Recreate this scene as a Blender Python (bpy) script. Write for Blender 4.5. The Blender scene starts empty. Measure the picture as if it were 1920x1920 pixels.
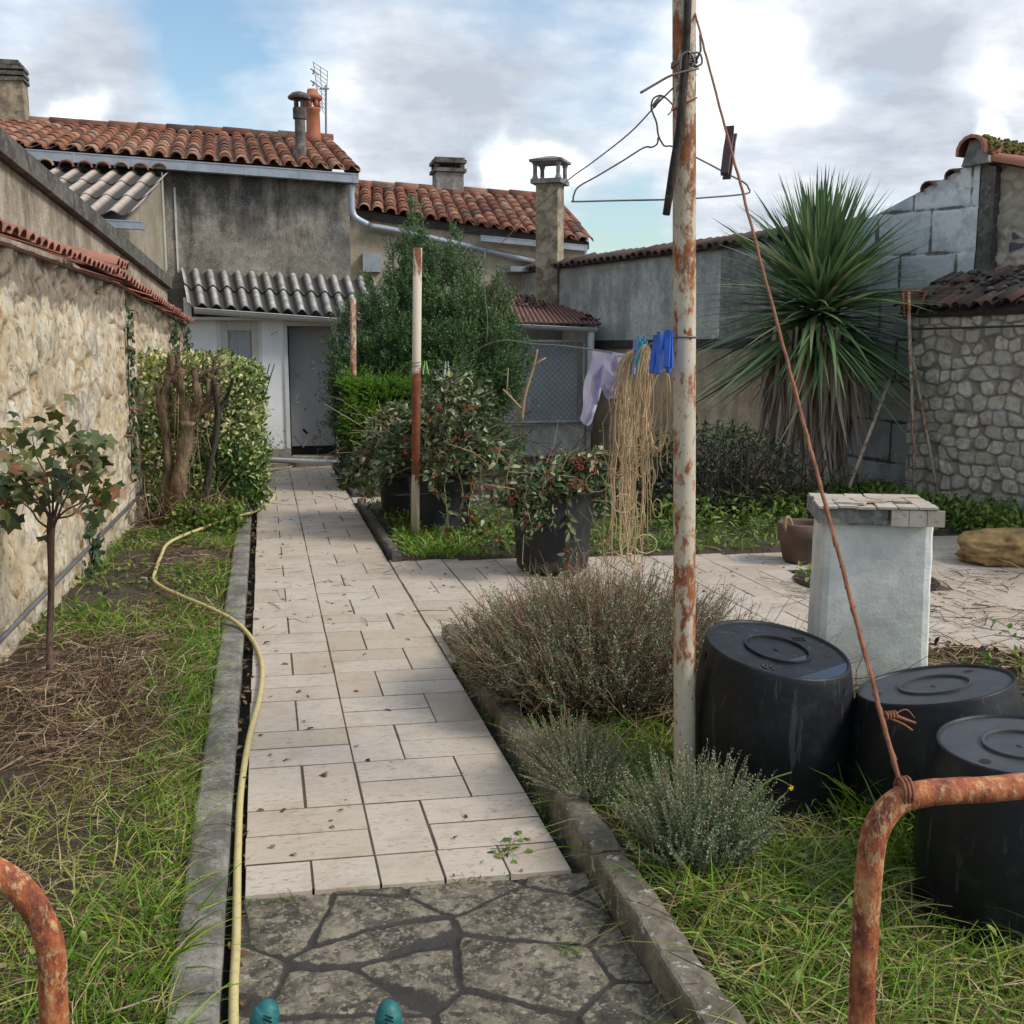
import bpy, math, random
import numpy as np
from mathutils import Vector, Matrix
random.seed(7); RNG = np.random.default_rng(11)
S = bpy.context.scene
R = math.radians

# ------------------------------------------------------------------ camera
CAM_H, FPX = 1.6, 2000.0
PITCH = math.atan2(304, FPX); YAW = math.atan2(468, math.hypot(FPX, 304))
cam = bpy.data.cameras.new("camera"); cam.sensor_width = 36; cam.lens = 36 * FPX / 1920
cam.clip_start = 0.05; cam.clip_end = 2000
camo = bpy.data.objects.new("camera", cam); S.collection.objects.link(camo)
camo.location = (0, 0, CAM_H); camo.rotation_euler = (R(90) - PITCH, 0, -YAW)
S.camera = camo
# ------------------------------------------------------------------ light
SUN_AZ, SUN_EL = R(118), R(42)
SUN_DIR = Vector((math.sin(SUN_AZ) * math.cos(SUN_EL), math.cos(SUN_AZ) * math.cos(SUN_EL), math.sin(SUN_EL)))
sl = bpy.data.lights.new("sun", "SUN"); sl.energy = 2.0; sl.angle = R(16); sl.color = (1.0, 0.93, 0.84)
so = bpy.data.objects.new("sun", sl); S.collection.objects.link(so)
so.rotation_euler = SUN_DIR.to_track_quat('Z', 'Y').to_euler(); so.location = (6, -4, 12)
S.view_settings.view_transform = 'Standard'; S.view_settings.look = 'None'
S.view_settings.exposure = 0.55; S.view_settings.gamma = 1.0
S.cycles.max_bounces = 6; S.cycles.transparent_max_bounces = 12
S.cycles.use_denoising = True

# measuring helper: the world point seen at photo pixel (px, py) for a known x, y or z
_ct, _st, _cy, _sy = math.cos(PITCH), math.sin(PITCH), math.cos(YAW), math.sin(YAW)
_fw = np.array((_sy * _ct, _cy * _ct, -_st)); _rt = np.array((_cy, -_sy, 0.0)); _up = np.array((_sy * _st, _cy * _st, _ct))
def W(px, py, x=None, y=None, z=None):
    r = _fw + (px - 960) / FPX * _rt - (py - 960) / FPX * _up
    t = (z - CAM_H) / r[2] if z is not None else (y / r[1] if y is not None else x / r[0])
    return np.array((r[0] * t, r[1] * t, CAM_H + r[2] * t))
def WL(pts, **k): return [W(a, b, **k) for a, b in pts]

# ------------------------------------------------------------------ numpy noise
def _hash(ix, iy, iz, s=0):
    h = (ix.astype(np.int64) * 374761393 + iy.astype(np.int64) * 668265263 + iz.astype(np.int64) * 2147483647 + s * 974634777) & 0xFFFFFFFF
    h = ((h ^ (h >> 13)) * 1274126177) & 0xFFFFFFFF
    h = h ^ (h >> 16)
    return (h & 0xFFFFFF) / float(0xFFFFFF)
def vnoise(p, s=0):
    p = np.asarray(p, float); i = np.floor(p); f = p - i; u = f * f * (3 - 2 * f); i = i.astype(np.int64)
    r = 0
    for dx in (0, 1):
        for dy in (0, 1):
            for dz in (0, 1):
                w = (u[..., 0] if dx else 1 - u[..., 0]) * (u[..., 1] if dy else 1 - u[..., 1]) * (u[..., 2] if dz else 1 - u[..., 2])
                r = r + w * _hash(i[..., 0] + dx, i[..., 1] + dy, i[..., 2] + dz, s)
    return r
def fbm(p, oct=4, s=0):
    p = np.asarray(p, float); a, t, n = 0.5, 0, 0
    for o in range(oct):
        t = t + a * vnoise(p * 2 ** o + 17.3 * o, s + o); n += a; a *= .5
    return t / n
def worley(u, v, s=0, jit=.85, stag=0):
    iu, iv = np.floor(u).astype(np.int64), np.floor(v).astype(np.int64)
    f1 = np.full(u.shape, 9.0); f2 = np.full(u.shape, 9.0); idn = np.zeros(u.shape)
    z = np.zeros_like(iu)
    for a in (-1, 0, 1):
        for b in (-1, 0, 1):
            cx = iu + a; cv = iv + b
            hx = _hash(cx, cv, z, s); hy = _hash(cx, cv, z, s + 5)
            dx_ = np.abs(cx + .5 + (hx - .5) * jit + stag * (cv % 2) - u); dy_ = np.abs(cv + .5 + (hy - .5) * jit * (.55 if stag else 1) - v)
            d = (dx_ ** 3.2 + dy_ ** 3.2) ** (1 / 3.2) if stag else np.hypot(dx_, dy_)
            new = d < f1
            f2 = np.where(new, f1, np.minimum(f2, d)); idn = np.where(new, _hash(cx, cv, z, s + 9), idn); f1 = np.where(new, d, f1)
    return f1, f2, idn

# ------------------------------------------------------------------ mesh builder
class MB:
    def __init__(s): s.v = []; s.f = []; s.n = 0; s.at = {}
    def add(s, v, faces, **attrs):
        v = np.asarray(v, float).reshape(-1, 3); s.v.append(v)
        if isinstance(faces, np.ndarray): s.f.append(faces.astype(np.int64) + s.n)
        else:
            by = {}
            for f in faces: by.setdefault(len(f), []).append(f)
            for k, l in by.items(): s.f.append(np.array(l, np.int64) + s.n)
        for k, a in attrs.items(): s.at.setdefault(k, []).append((s.n, np.asarray(a, float)))
        s.n += len(v)
    def box(s, c, size, rot=None):
        x, y, z = np.array(size) / 2
        v = np.array([(-x, -y, -z), (x, -y, -z), (x, y, -z), (-x, y, -z), (-x, -y, z), (x, -y, z), (x, y, z), (-x, y, z)])
        if rot is not None: v = v @ np.array(rot).T
        s.add(v + np.array(c), [(0, 3, 2, 1), (4, 5, 6, 7), (0, 1, 5, 4), (1, 2, 6, 5), (2, 3, 7, 6), (3, 0, 4, 7)])
    def bx(s, x0, x1, y0, y1, z0, z1): s.box(((x0 + x1) / 2, (y0 + y1) / 2, (z0 + z1) / 2), (x1 - x0, y1 - y0, z1 - z0))
    def tube(s, pts, r, n=8, caps=True, wob=0):
        pts = np.asarray(pts, float); m = len(pts)
        r = np.full(m, r) if np.isscalar(r) else np.interp(np.linspace(0, 1, m), np.linspace(0, 1, len(r)), r)
        t = np.gradient(pts, axis=0); t /= np.linalg.norm(t, axis=1)[:, None] + 1e-12
        a = np.array((0, 0, 1.0)) if abs(t[0][2]) < .9 else np.array((1.0, 0, 0))
        nn = np.cross(t[0], a); nn /= np.linalg.norm(nn); rings = []
        for i in range(m):
            nn = nn - t[i] * np.dot(nn, t[i]); nn /= np.linalg.norm(nn) + 1e-12
            b = np.cross(t[i], nn); an = np.arange(n) * 2 * math.pi / n
            rr = r[i] * (1 + wob * (RNG.random(n) - .5)) if wob else r[i]
            rings.append(pts[i] + (np.cos(an)[:, None] * nn + np.sin(an)[:, None] * b) * (rr[:, None] if wob else rr))
        f = []
        for i in range(m - 1):
            for j in range(n):
                k = (j + 1) % n; f.append((i * n + j, i * n + k, (i + 1) * n + k, (i + 1) * n + j))
        if caps: f += [tuple(range(n - 1, -1, -1)), tuple(range((m - 1) * n, m * n))]
        s.add(np.concatenate(rings), f)
    def lathe(s, prof, n=32, loc=(0, 0, 0), M=None, cap0=False, cap1=False):
        an = np.arange(n) * 2 * math.pi / n; v = []
        for r, z in prof: v.append(np.stack([r * np.cos(an), r * np.sin(an), np.full(n, z)], 1))
        v = np.concatenate(v); f = []
        for i in range(len(prof) - 1):
            for j in range(n):
                k = (j + 1) % n; f.append((i * n + j, i * n + k, (i + 1) * n + k, (i + 1) * n + j))
        if cap0: f.append(tuple(range(n - 1, -1, -1)))
        if cap1: f.append(tuple(range((len(prof) - 1) * n, len(prof) * n)))
        if M is not None: v = v @ np.array(M).T
        s.add(v + np.array(loc), f)
    def grid(s, P, flip=False, **attrs):
        a, b = P.shape[:2]; i = np.arange(a * b).reshape(a, b)
        q = np.stack([i[:-1, :-1], i[1:, :-1], i[1:, 1:], i[:-1, 1:]], -1).reshape(-1, 4)
        s.add(P.reshape(-1, 3), q[:, ::-1] if flip else q, **{k: np.asarray(v).reshape(-1) for k, v in attrs.items()})
    def prism(s, poly, d):
        poly = np.asarray(poly, float); d = np.asarray(d, float); n = len(poly)
        f = [tuple(range(n)), tuple(range(2 * n - 1, n - 1, -1))] + [(i, i + n, (i + 1) % n + n, (i + 1) % n) for i in range(n)]
        s.add(np.concatenate([poly, poly + d]), f)
    def ball(s, c, r, n=8, sc=(1, 1, 1)):
        s.lathe([(r * math.sin(t) * 1 + 1e-5, -r * math.cos(t)) for t in np.linspace(0.05, math.pi - .05, n // 2 + 2)], n, c, np.diag(sc), True, True)
    def build(s, name, m, parent=None, smooth=False):
        me = bpy.data.meshes.new(name)
        if s.n:
            v = np.concatenate(s.v)
            if parent is not None: v = v - np.array(parent_origin(parent))
            me.vertices.add(len(v)); me.vertices.foreach_set("co", v.ravel())
            lv = np.concatenate([f.ravel() for f in s.f]); tot = np.concatenate([np.full(len(f), f.shape[1]) for f in s.f])
            me.loops.add(len(lv)); me.loops.foreach_set("vertex_index", lv.astype(np.int32))
            me.polygons.add(len(tot)); me.polygons.foreach_set("loop_start", (np.cumsum(tot) - tot).astype(np.int32))
            me.polygons.foreach_set("loop_total", tot.astype(np.int32))
            me.polygons.foreach_set("use_smooth", np.full(len(tot), bool(smooth)))
            for k, parts in s.at.items():
                arr = np.zeros(s.n)
                for off, a in parts: arr[off:off + len(a)] = a
                me.attributes.new(k, 'FLOAT', 'POINT').data.foreach_set("value", arr)
            me.update(calc_edges=True); me.validate()
        o = bpy.data.objects.new(name, me); S.collection.objects.link(o)
        if m: me.materials.append(m)
        if parent is not None: o.parent = parent
        return o
def parent_origin(p):
    t = np.zeros(3)
    while p is not None: t = t + np.array(p.location); p = p.parent
    return t
def tag(o, label, cat, group=None, kind=None):
    if label: o["label"] = label
    if cat: o["category"] = cat
    if group: o["group"] = group
    if kind: o["kind"] = kind
    return o
def thing(name, label, cat, loc, group=None):
    o = bpy.data.objects.new(name, None); S.collection.objects.link(o); o.location = loc; o.empty_display_size = .1
    return tag(o, label, cat, group)
def cat_rom(pts, k=8):
    P = np.asarray(pts, float); P = np.concatenate([[2 * P[0] - P[1]], P, [2 * P[-1] - P[-2]]]); out = []
    for i in range(1, len(P) - 2):
        for t in np.linspace(0, 1, k, endpoint=False):
            out.append(.5 * (2 * P[i] + (P[i + 1] - P[i - 1]) * t + (2 * P[i - 1] - 5 * P[i] + 4 * P[i + 1] - P[i + 2]) * t * t + (3 * P[i] - P[i - 1] - 3 * P[i + 1] + P[i + 2]) * t ** 3))
    out.append(P[-2]); return np.array(out)
def unit(a): return a / (np.linalg.norm(a, axis=-1, keepdims=True) + 1e-12)
def rdir(n, up=0.0):
    d = RNG.normal(size=(n, 3)); d = unit(d); d[:, 2] += up; return unit(d)

# blades: bent tapering strips, all at once
def blades(mb, base, d, L, w, bend, seg=3, flat=None):
    n = len(base); L = np.broadcast_to(L, n); w = np.broadcast_to(w, n); bend = np.broadcast_to(bend, n)
    d = unit(d); side = flat if flat is not None else unit(np.cross(d, RNG.normal(size=(n, 3))))
    hor = d * np.array((1, 1, 0)) + RNG.normal(size=(n, 3)) * np.array((.25, .25, 0)); hor = unit(hor)
    V = []; rows = seg + 1
    for i in range(rows):
        t = i / seg
        c = base + d * (L * t)[:, None] + hor * (L * bend * t * t)[:, None] - np.array((0, 0, 1.0)) * (L * bend * .75 * t ** 2.2)[:, None]
        ww = (w * .5 * (1 - t ** 1.6) * (1 if i else .7))[:, None]
        if i < seg: V += [c - side * ww, c + side * ww]
        else: V += [c]
    V = np.stack(V, 1); k = V.shape[1]; off = np.arange(n)[:, None] * k; F4 = []
    for i in range(seg - 1): F4.append(np.stack([off[:, 0] + 2 * i, off[:, 0] + 2 * i + 1, off[:, 0] + 2 * i + 3, off[:, 0] + 2 * i + 2], 1))
    F3 = np.stack([off[:, 0] + 2 * seg - 2, off[:, 0] + 2 * seg - 1, off[:, 0] + 2 * seg], 1)
    n0 = mb.n; mb.v.append(V.reshape(-1, 3)); mb.n += n * k
    for F in F4: mb.f.append(F + n0)
    mb.f.append(F3 + n0)
# oval leaves folded along the midrib
def leaves(mb, base, d, nrm, L, w, fold=.25, curl=.15):
    n = len(base); L = np.broadcast_to(L, n)[:, None]; w = np.broadcast_to(w, n)[:, None]
    d = unit(d); s = unit(np.cross(d, nrm)); u = np.cross(s, d)
    P = lambda t, a, h: base + d * (L * t) + s * (w * a) + u * (L * h)
    V = np.stack([P(0, 0, 0), P(.35, -.46, fold * .3), P(.35, 0, 0.02), P(.35, .46, fold * .3), P(.72, -.36, fold * .2 - curl * .4), P(.72, 0, -curl * .5), P(.72, .36, fold * .2 - curl * .4), P(1, 0, -curl)], 1)
    o = (np.arange(n) * 8)[:, None]; n0 = mb.n
    mb.v.append(V.reshape(-1, 3)); mb.n += n * 8
    mb.f.append(np.concatenate([o + np.array(t) for t in ((0, 1, 2), (0, 2, 3), (4, 7, 5), (5, 7, 6))]) + n0)
    mb.f.append(np.concatenate([o + np.array(t) for t in ((1, 4, 5, 2), (2, 5, 6, 3))]) + n0)
# needles: thin two-triangle slivers
def needles(mb, base, d, L, w):
    n = len(base); d = unit(d); s = unit(np.cross(d, RNG.normal(size=(n, 3))))
    L = np.broadcast_to(L, n)[:, None]; w = np.broadcast_to(w, n)[:, None]
    V = np.stack([base, base + d * L * .5 + s * w * .5, base + d * L, base + d * L * .5 - s * w * .5], 1)
    n0 = mb.n; mb.v.append(V.reshape(-1, 3)); mb.n += 4 * n; mb.f.append((np.arange(n) * 4)[:, None] + np.arange(4) + n0)
def sprigs(mb, base, d, L, k, nl, nw, spread=.8, droop=0.0, taper=.5):
    """shoots of length L along d, each with k needles set round it"""
    n = len(base); L = np.broadcast_to(L, n); d = unit(d)
    t = (np.arange(k) + RNG.random((n, k))) / k
    c = base[:, None] + d[:, None] * (L[:, None] * t)[..., None]; c[..., 2] -= droop * (L[:, None] * t ** 2)
    nd = unit(d[:, None] * .75 + unit(RNG.normal(size=(n, k, 3))) * spread)
    ll = nl * (1 - taper * t) * (.7 + .6 * RNG.random((n, k)))
    needles(mb, c.reshape(-1, 3), nd.reshape(-1, 3), ll.reshape(-1), nw)
def sticks(mb, base, d, L, r, bend=.2):
    """three-sided thin twigs with one bend"""
    n = len(base); d = unit(d); L = np.broadcast_to(L, n)[:, None]; r = np.broadcast_to(r, n)[:, None]
    a = unit(np.cross(d, RNG.normal(size=(n, 3)))); b = np.cross(d, a); off = RNG.normal(size=(n, 3)) * L * bend
    V = []
    for t, q, o in ((0, 1, 0), (.5, .8, .5), (1, .45, 0)):
        c = base + d * L * t + off * o
        for k in range(3):
            an = k * 2.094; V.append(c + (a * math.cos(an) + b * math.sin(an)) * r * q)
    V = np.stack(V, 1); n0 = mb.n; mb.v.append(V.reshape(-1, 3)); mb.n += 9 * n; o = (np.arange(n) * 9)[:, None]
    mb.f.append(np.concatenate([o + np.array((i * 3 + k, i * 3 + (k + 1) % 3, i * 3 + 3 + (k + 1) % 3, i * 3 + 3 + k)) for i in (0, 1) for k in range(3)]) + n0)

# ------------------------------------------------------------------ material builder
class NT:
    def __init__(s, name):
        s.m = bpy.data.materials.new(name); s.m.use_nodes = True; s.t = s.m.node_tree; s.t.nodes.clear()
        s.out = s.t.nodes.new('ShaderNodeOutputMaterial')
    def N(s, typ, ins=None, **props):
        n = s.t.nodes.new('ShaderNode' + typ)
        for k, v in props.items(): setattr(n, k, v)
        for k, v in (ins or {}).items():
            if isinstance(v, bpy.types.NodeSocket): s.t.links.new(v, n.inputs[k])
            else: n.inputs[k].default_value = v
        return n
    def co(s, scale=(1, 1, 1), rot=(0, 0, 0), kind='Object'):
        c = s.N('TexCoord').outputs[kind]
        return s.N('Mapping', {'Vector': c, 'Scale': scale, 'Rotation': rot}).outputs[0]
    def noise(s, scale, detail=5, rough=.6, vec=None, dist=0):
        return s.N('TexNoise', {'Vector': vec or s.co(), 'Scale': scale, 'Detail': detail, 'Roughness': rough, 'Distortion': dist}).outputs['Fac']
    def voro(s, scale, vec=None, feature='F1', out='Distance', rand=1):
        return s.N('TexVoronoi', {'Vector': vec or s.co(), 'Scale': scale, 'Randomness': rand}, feature=feature).outputs[out]
    def ramp(s, fac, stops, interp='LINEAR'):
        n = s.N('ValToRGB', {'Fac': fac}); e = n.color_ramp.elements; n.color_ramp.interpolation = interp
        while len(e) < len(stops): e.new(.5)
        for i, (p, c) in enumerate(stops):
            e[i].position = p; e[i].color = (c, c, c, 1) if np.isscalar(c) else (*c, 1)
        return n.outputs[0]
    def mix(s, fac, a, b, mode='MIX'):
        n = s.t.nodes.new('ShaderNodeMix'); n.data_type = 'RGBA'; n.blend_type = mode
        for i, v in ((0, fac), (6, a), (7, b)):
            if isinstance(v, bpy.types.NodeSocket): s.t.links.new(v, n.inputs[i])
            else: n.inputs[i].default_value = v if i == 0 else (*v, 1)
        return n.outputs[2]
    def math(s, op, a, b=0.0, clamp=False):
        n = s.N('Math', {0: a, 1: b}, operation=op); n.use_clamp = clamp; return n.outputs[0]
    def rnd(s): return s.N('NewGeometry').outputs['Random Per Island']
    def attr(s, name): return s.N('Attribute', attribute_name=name).outputs['Fac']
    def sep(s, kind='Object'): return s.N('SeparateXYZ', {0: s.N('TexCoord').outputs[kind]}).outputs
    def bump(s, h, st=.5, dist=.01, normal=None):
        n = s.N('Bump', {'Height': h, 'Strength': st, 'Distance': dist})
        if normal: s.t.links.new(normal, n.inputs['Normal'])
        return n.outputs[0]
    def done(s, col, rough=.8, normal=None, metal=0, spec=.5, transl=0):
        p = s.N('BsdfPrincipled', {'Base Color': col if isinstance(col, bpy.types.NodeSocket) else (*col, 1), 'Roughness': rough, 'Metallic': metal, 'Specular IOR Level': spec})
        if normal: s.t.links.new(normal, p.inputs['Normal'])
        sh = p.outputs[0]
        if transl:
            tr = s.N('BsdfTranslucent', {'Color': col if isinstance(col, bpy.types.NodeSocket) else (*col, 1)})
            sh = s.N('MixShader', {0: transl, 1: sh, 2: tr.outputs[0]}).outputs[0]
        s.t.links.new(sh, s.out.inputs[0]); return s.m

# ------------------------------------------------------------------ sky with broken cloud
def make_world():
    w = bpy.data.worlds.new("World"); S.world = w; w.use_nodes = True; t = w.node_tree; t.nodes.clear()
    x = NT.__new__(NT); x.t = t
    sky = x.N('TexSky', sky_type='NISHITA'); sky.sun_disc = False; sky.sun_elevation = SUN_EL; sky.sun_rotation = SUN_AZ
    sky.dust_density = 1.5; sky.altitude = 50; sky.air_density = 1.2; sky.ozone_density = 1.4
    g = x.N('TexCoord').outputs['Generated']
    sp = x.N('SeparateXYZ', {0: g}).outputs
    den = x.math('ADD', x.math('MAXIMUM', sp[2], 0.0), 0.16)
    fl = x.N('CombineXYZ', {0: x.math('DIVIDE', sp[0], den), 1: x.math('DIVIDE', sp[1], den), 2: 0.0}).outputs[0]
    n1 = x.N('TexNoise', {'Vector': fl, 'Scale': 1.15, 'Detail': 8, 'Roughness': .55, 'Distortion': .25}).outputs['Fac']
    n2 = x.N('TexNoise', {'Vector': fl, 'Scale': 2.6, 'Detail': 6, 'Roughness': .6}).outputs['Fac']
    n3 = x.N('TexNoise', {'Vector': g, 'Scale': 9.0, 'Detail': 6, 'Roughness': .6}).outputs['Fac']
    def blob(px, py, r0, soft):
        d = _fw + (px - 960) / FPX * _rt - (py - 960) / FPX * _up; d = d / np.linalg.norm(d)
        wob = x.N('VectorMath', {0: g, 1: x.N('TexNoise', {'Vector': g, 'Scale': 7.0, 'Detail': 4}).outputs['Color']}, operation='MULTIPLY_ADD')
        wob.inputs[1].default_value = (1, 1, 1)
        nz = x.N('VectorMath', {0: x.N('TexNoise', {'Vector': g, 'Scale': 8.0, 'Detail': 5}).outputs['Color'], 1: (.5, .5, .5)}, operation='SUBTRACT').outputs[0]
        q = x.N('VectorMath', {0: x.N('VectorMath', {0: nz, 'Scale': .12}, operation='SCALE').outputs[0], 1: g}, operation='ADD').outputs[0]
        t.nodes.remove(wob)
        dist = x.N('VectorMath', {0: q, 1: tuple(d)}, operation='DISTANCE').outputs['Value']
        mr = x.N('MapRange', {'Value': dist, 'From Min': r0 / FPX, 'From Max': (r0 + soft) / FPX, 'To Min': 1.0, 'To Max': 0.0}); mr.interpolation_type = 'SMOOTHSTEP'
        return mr.outputs[0]
    dens = n1
    for px, py, r0, so_, a in BLOBS: dens = x.math('ADD', dens, x.math('MULTIPLY', blob(px, py, r0, so_), a))
    mask = x.ramp(x.math('ADD', dens, x.math('MULTIPLY', x.math('SUBTRACT', n3, .5), .18)), [(.36, 0.0), (.50, .55), (.64, 1.0)])
    shade = x.math('ADD', x.math('MULTIPLY', n2, .7), x.math('MULTIPLY', n3, .35))
    for px, py, r0, so_, a in BRIGHT: shade = x.math('ADD', shade, x.math('MULTIPLY', blob(px, py, r0, so_), a))
    ccol = x.ramp(shade, [(.36, (.40, .44, .51)), (.52, (.57, .61, .67)), (.66, (.80, .82, .85)), (.95, (1.0, 1.0, .99))])
    skyc = x.mix(1.0, sky.outputs[0], (SKYK * .92, SKYK, SKYK * 1.0), 'MULTIPLY')
    cl = x.mix(1.0, ccol, (CLK, CLK, CLK), 'MULTIPLY')
    b = x.N('Background', {'Color': x.mix(mask, skyc, cl), 'Strength': .116})
    o = x.N('OutputWorld'); t.links.new(b.outputs[0], o.inputs[0])
SKYK, CLK = 1.05, 8.1
BLOBS = [(470, 30, 40, 260, -.15), (900, 10, 60, 160, -.12), (330, 60, 20, 150, -.05), (520, 190, 20, 150, -.07), (1190, 430, 30, 130, -.28), (1530, 110, 10, 120, -.25), (1600, 160, 5, 90, -.15),
         (800, 200, 120, 260, .2), (1750, 180, 150, 250, .2), (40, 120, 30, 160, .05), (1400, 260, 80, 200, .18), (200, 170, 40, 100, .16), (1800, 30, 60, 200, .15)]
BRIGHT = [(1010, 310, 30, 60, .5), (1868, 262, 10, 50, .5), (175, 222, 10, 45, .4), (1370, 150, 60, 120, .2), (1830, 110, 40, 70, .16), (60, 100, 60, 140, .06), (560, 130, 40, 130, .15),
          (760, 170, 120, 220, -.1), (200, 150, 40, 90, -.22), (1720, 40, 60, 160, -.14), (1700, 230, 60, 130, -.06)]
make_world()

# ------------------------------------------------------------------ materials
def m_tile():
    t = NT('travertine_tile'); v = t.co((3.5, 16, 1)); n = t.noise(2.4, 8, .72, v); f = t.noise(9, 4, .6)
    base = t.ramp(t.rnd(), [(0, (.46, .385, .295)), (.35, (.52, .45, .37)), (.7, (.545, .485, .41)), (1, (.48, .405, .315))])
    col = t.mix(t.ramp(n, [(.5, 0), (.66, .55)]), base, (.42, .31, .21))
    col = t.mix(t.math('MULTIPLY', t.ramp(t.noise(120, 3, .7), [(.5, 0), (.6, 1)]), .16), col, (.30, .23, .17))
    pit = t.ramp(t.noise(38, 3, .6, t.co((.7, 1.6, 1))), [(.57, 0), (.63, 1)])
    pm = t.math('MULTIPLY', pit, t.ramp(t.noise(5, 3), [(.40, .25), (.56, 1)]))
    col = t.mix(t.math('MULTIPLY', pm, .5), col, (.20, .145, .10))
    col = t.mix(t.math('MULTIPLY', t.ramp(t.noise(2.6, 8, .75), [(.50, 0), (.60, 1)]), .38), col, (.34, .25, .165))
    return t.done(col, t_rough(t, f), t.bump(t.math('SUBTRACT', n, pm), .25, .004))
def t_rough(t, f): return t.ramp(f, [(.3, .35), (.7, .7)])
def m_crazy():
    t = NT('lichened_stone_paving'); v = t.co()
    e = t.attr('edge')
    sp = t.voro(34, t.N('VectorMath', {0: v, 1: t.N('VectorMath', {0: t.N('TexNoise', {'Vector': v, 'Scale': 30, 'Detail': 3}).outputs['Color'], 'Scale': .05}, operation='SCALE').outputs[0]}, operation='ADD').outputs[0])
    spot = t.math('MULTIPLY', t.ramp(sp, [(.30, 1), (.42, 0)]), t.ramp(t.voro(34, v, out='Color'), [(.45, 0), (.5, 1)]))
    base = t.ramp(t.noise(5, 9, .75), [(.40, (.07, .06, .044)), (.5, (.165, .14, .10)), (.60, (.31, .265, .19))])
    base = t.mix(t.math('MULTIPLY', t.ramp(t.noise(34, 6, .78), [(.50, 0), (.56, 1)]), .75), base, (.032, .027, .021))
    base = t.mix(t.math('MULTIPLY', t.ramp(t.noise(17, 6, .75), [(.55, 0), (.61, 1)]), .6), base, (.42, .38, .27))
    base = t.mix(t.math('MULTIPLY', spot, .8), base, t.ramp(t.voro(34, v, out='Color'), [(.45, (.20, .172, .12)), (.8, (.36, .32, .235)), (1, (.46, .42, .32))]))
    dv = t.N('VectorMath', {0: v, 1: t.N('VectorMath', {0: t.N('TexNoise', {'Vector': v, 'Scale': 45, 'Detail': 3}).outputs['Color'], 'Scale': .03}, operation='SCALE').outputs[0]}, operation='ADD').outputs[0]
    base = t.mix(t.math('MULTIPLY', t.math('MULTIPLY', t.ramp(t.voro(75, dv), [(.30, 1), (.40, 0)]), t.ramp(t.voro(75, dv, out='Color'), [(.5, 0), (.53, 1)])), .75), base, (.34, .30, .215))
    base = t.mix(t.math('MULTIPLY', t.ramp(t.voro(50, dv, out='Color'), [(.80, 0), (.82, 1)]), .7), base, (.03, .026, .02))
    base = t.mix(t.math('MULTIPLY', t.ramp(t.voro(9, t.co((1, 1.2, 1))), [(.16, 1), (.3, 0)]), t.ramp(t.noise(3), [(.5, 0), (.56, .6)])), base, (.34, .29, .23))
    col = t.mix(t.ramp(t.math('ADD', e, t.math('MULTIPLY', t.math('SUBTRACT', t.noise(25, 4), .5), .12)), [(.055, 1), (.075, 0)]), base, t.mix(t.noise(20), (.028, .024, .02), (.06, .051, .042)))
    return t.done(col, t.ramp(t.noise(2.5, 4), [(.35, .25), (.65, .75)]), t.bump(t.math('ADD', t.noise(34, 7, .78), t.math('MULTIPLY', e, 1.0)), .9, .012))
def m_soil(name='soil', a=(.028, .02, .014), b=(.085, .06, .04), c=(.14, .105, .07)):
    t = NT(name); n = t.noise(7, 9, .75); f = t.noise(60, 4, .7)
    return t.done(t.ramp(t.math('ADD', t.math('MULTIPLY', n, .6), t.math('MULTIPLY', f, .4)), [(.36, a), (.5, b), (.66, c)]), .95, t.bump(t.math('ADD', n, f), 1, .03))
def m_concrete(name='concrete', a=(.12, .11, .095), b=(.26, .24, .205), white=.25):
    t = NT(name); n = t.noise(5, 8, .7); f = t.noise(70, 4, .7)
    col = t.ramp(n, [(.42, a), (.58, b)])
    col = t.mix(t.math('MULTIPLY', t.ramp(t.noise(14, 6, .75), [(.55, 0), (.60, 1)]), white), col, (.52, .50, .46))
    col = t.mix(t.math('MULTIPLY', t.ramp(f, [(.53, 0), (.60, 1)]), .45), col, (.06, .054, .045))
    col = t.mix(t.math('MULTIPLY', t.ramp(t.noise(2.2, 7, .75), [(.52, 0), (.60, 1)]), .45), col, (.07, .072, .045))
    return t.done(col, .9, t.bump(t.math('ADD', n, f), .6, .008))
def m_lichenstone():
    t = NT('lichen_kerb_stone'); n = t.noise(6, 8, .7)
    col = t.ramp(n, [(.3, (.055, .05, .035)), (.5, (.15, .125, .09)), (.7, (.29, .25, .19))])
    col = t.mix(t.ramp(t.noise(22, 6, .7), [(.58, 0), (.63, .85)]), col, (.50, .48, .43))
    col = t.mix(t.ramp(t.noise(9, 5, .7, t.co((1, 1, .6))), [(.55, 0), (.68, .7)]), col, (.05, .06, .025))
    return t.done(col, .9, t.bump(t.math('ADD', n, t.noise(55, 5, .7)), .7, .012))
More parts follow.
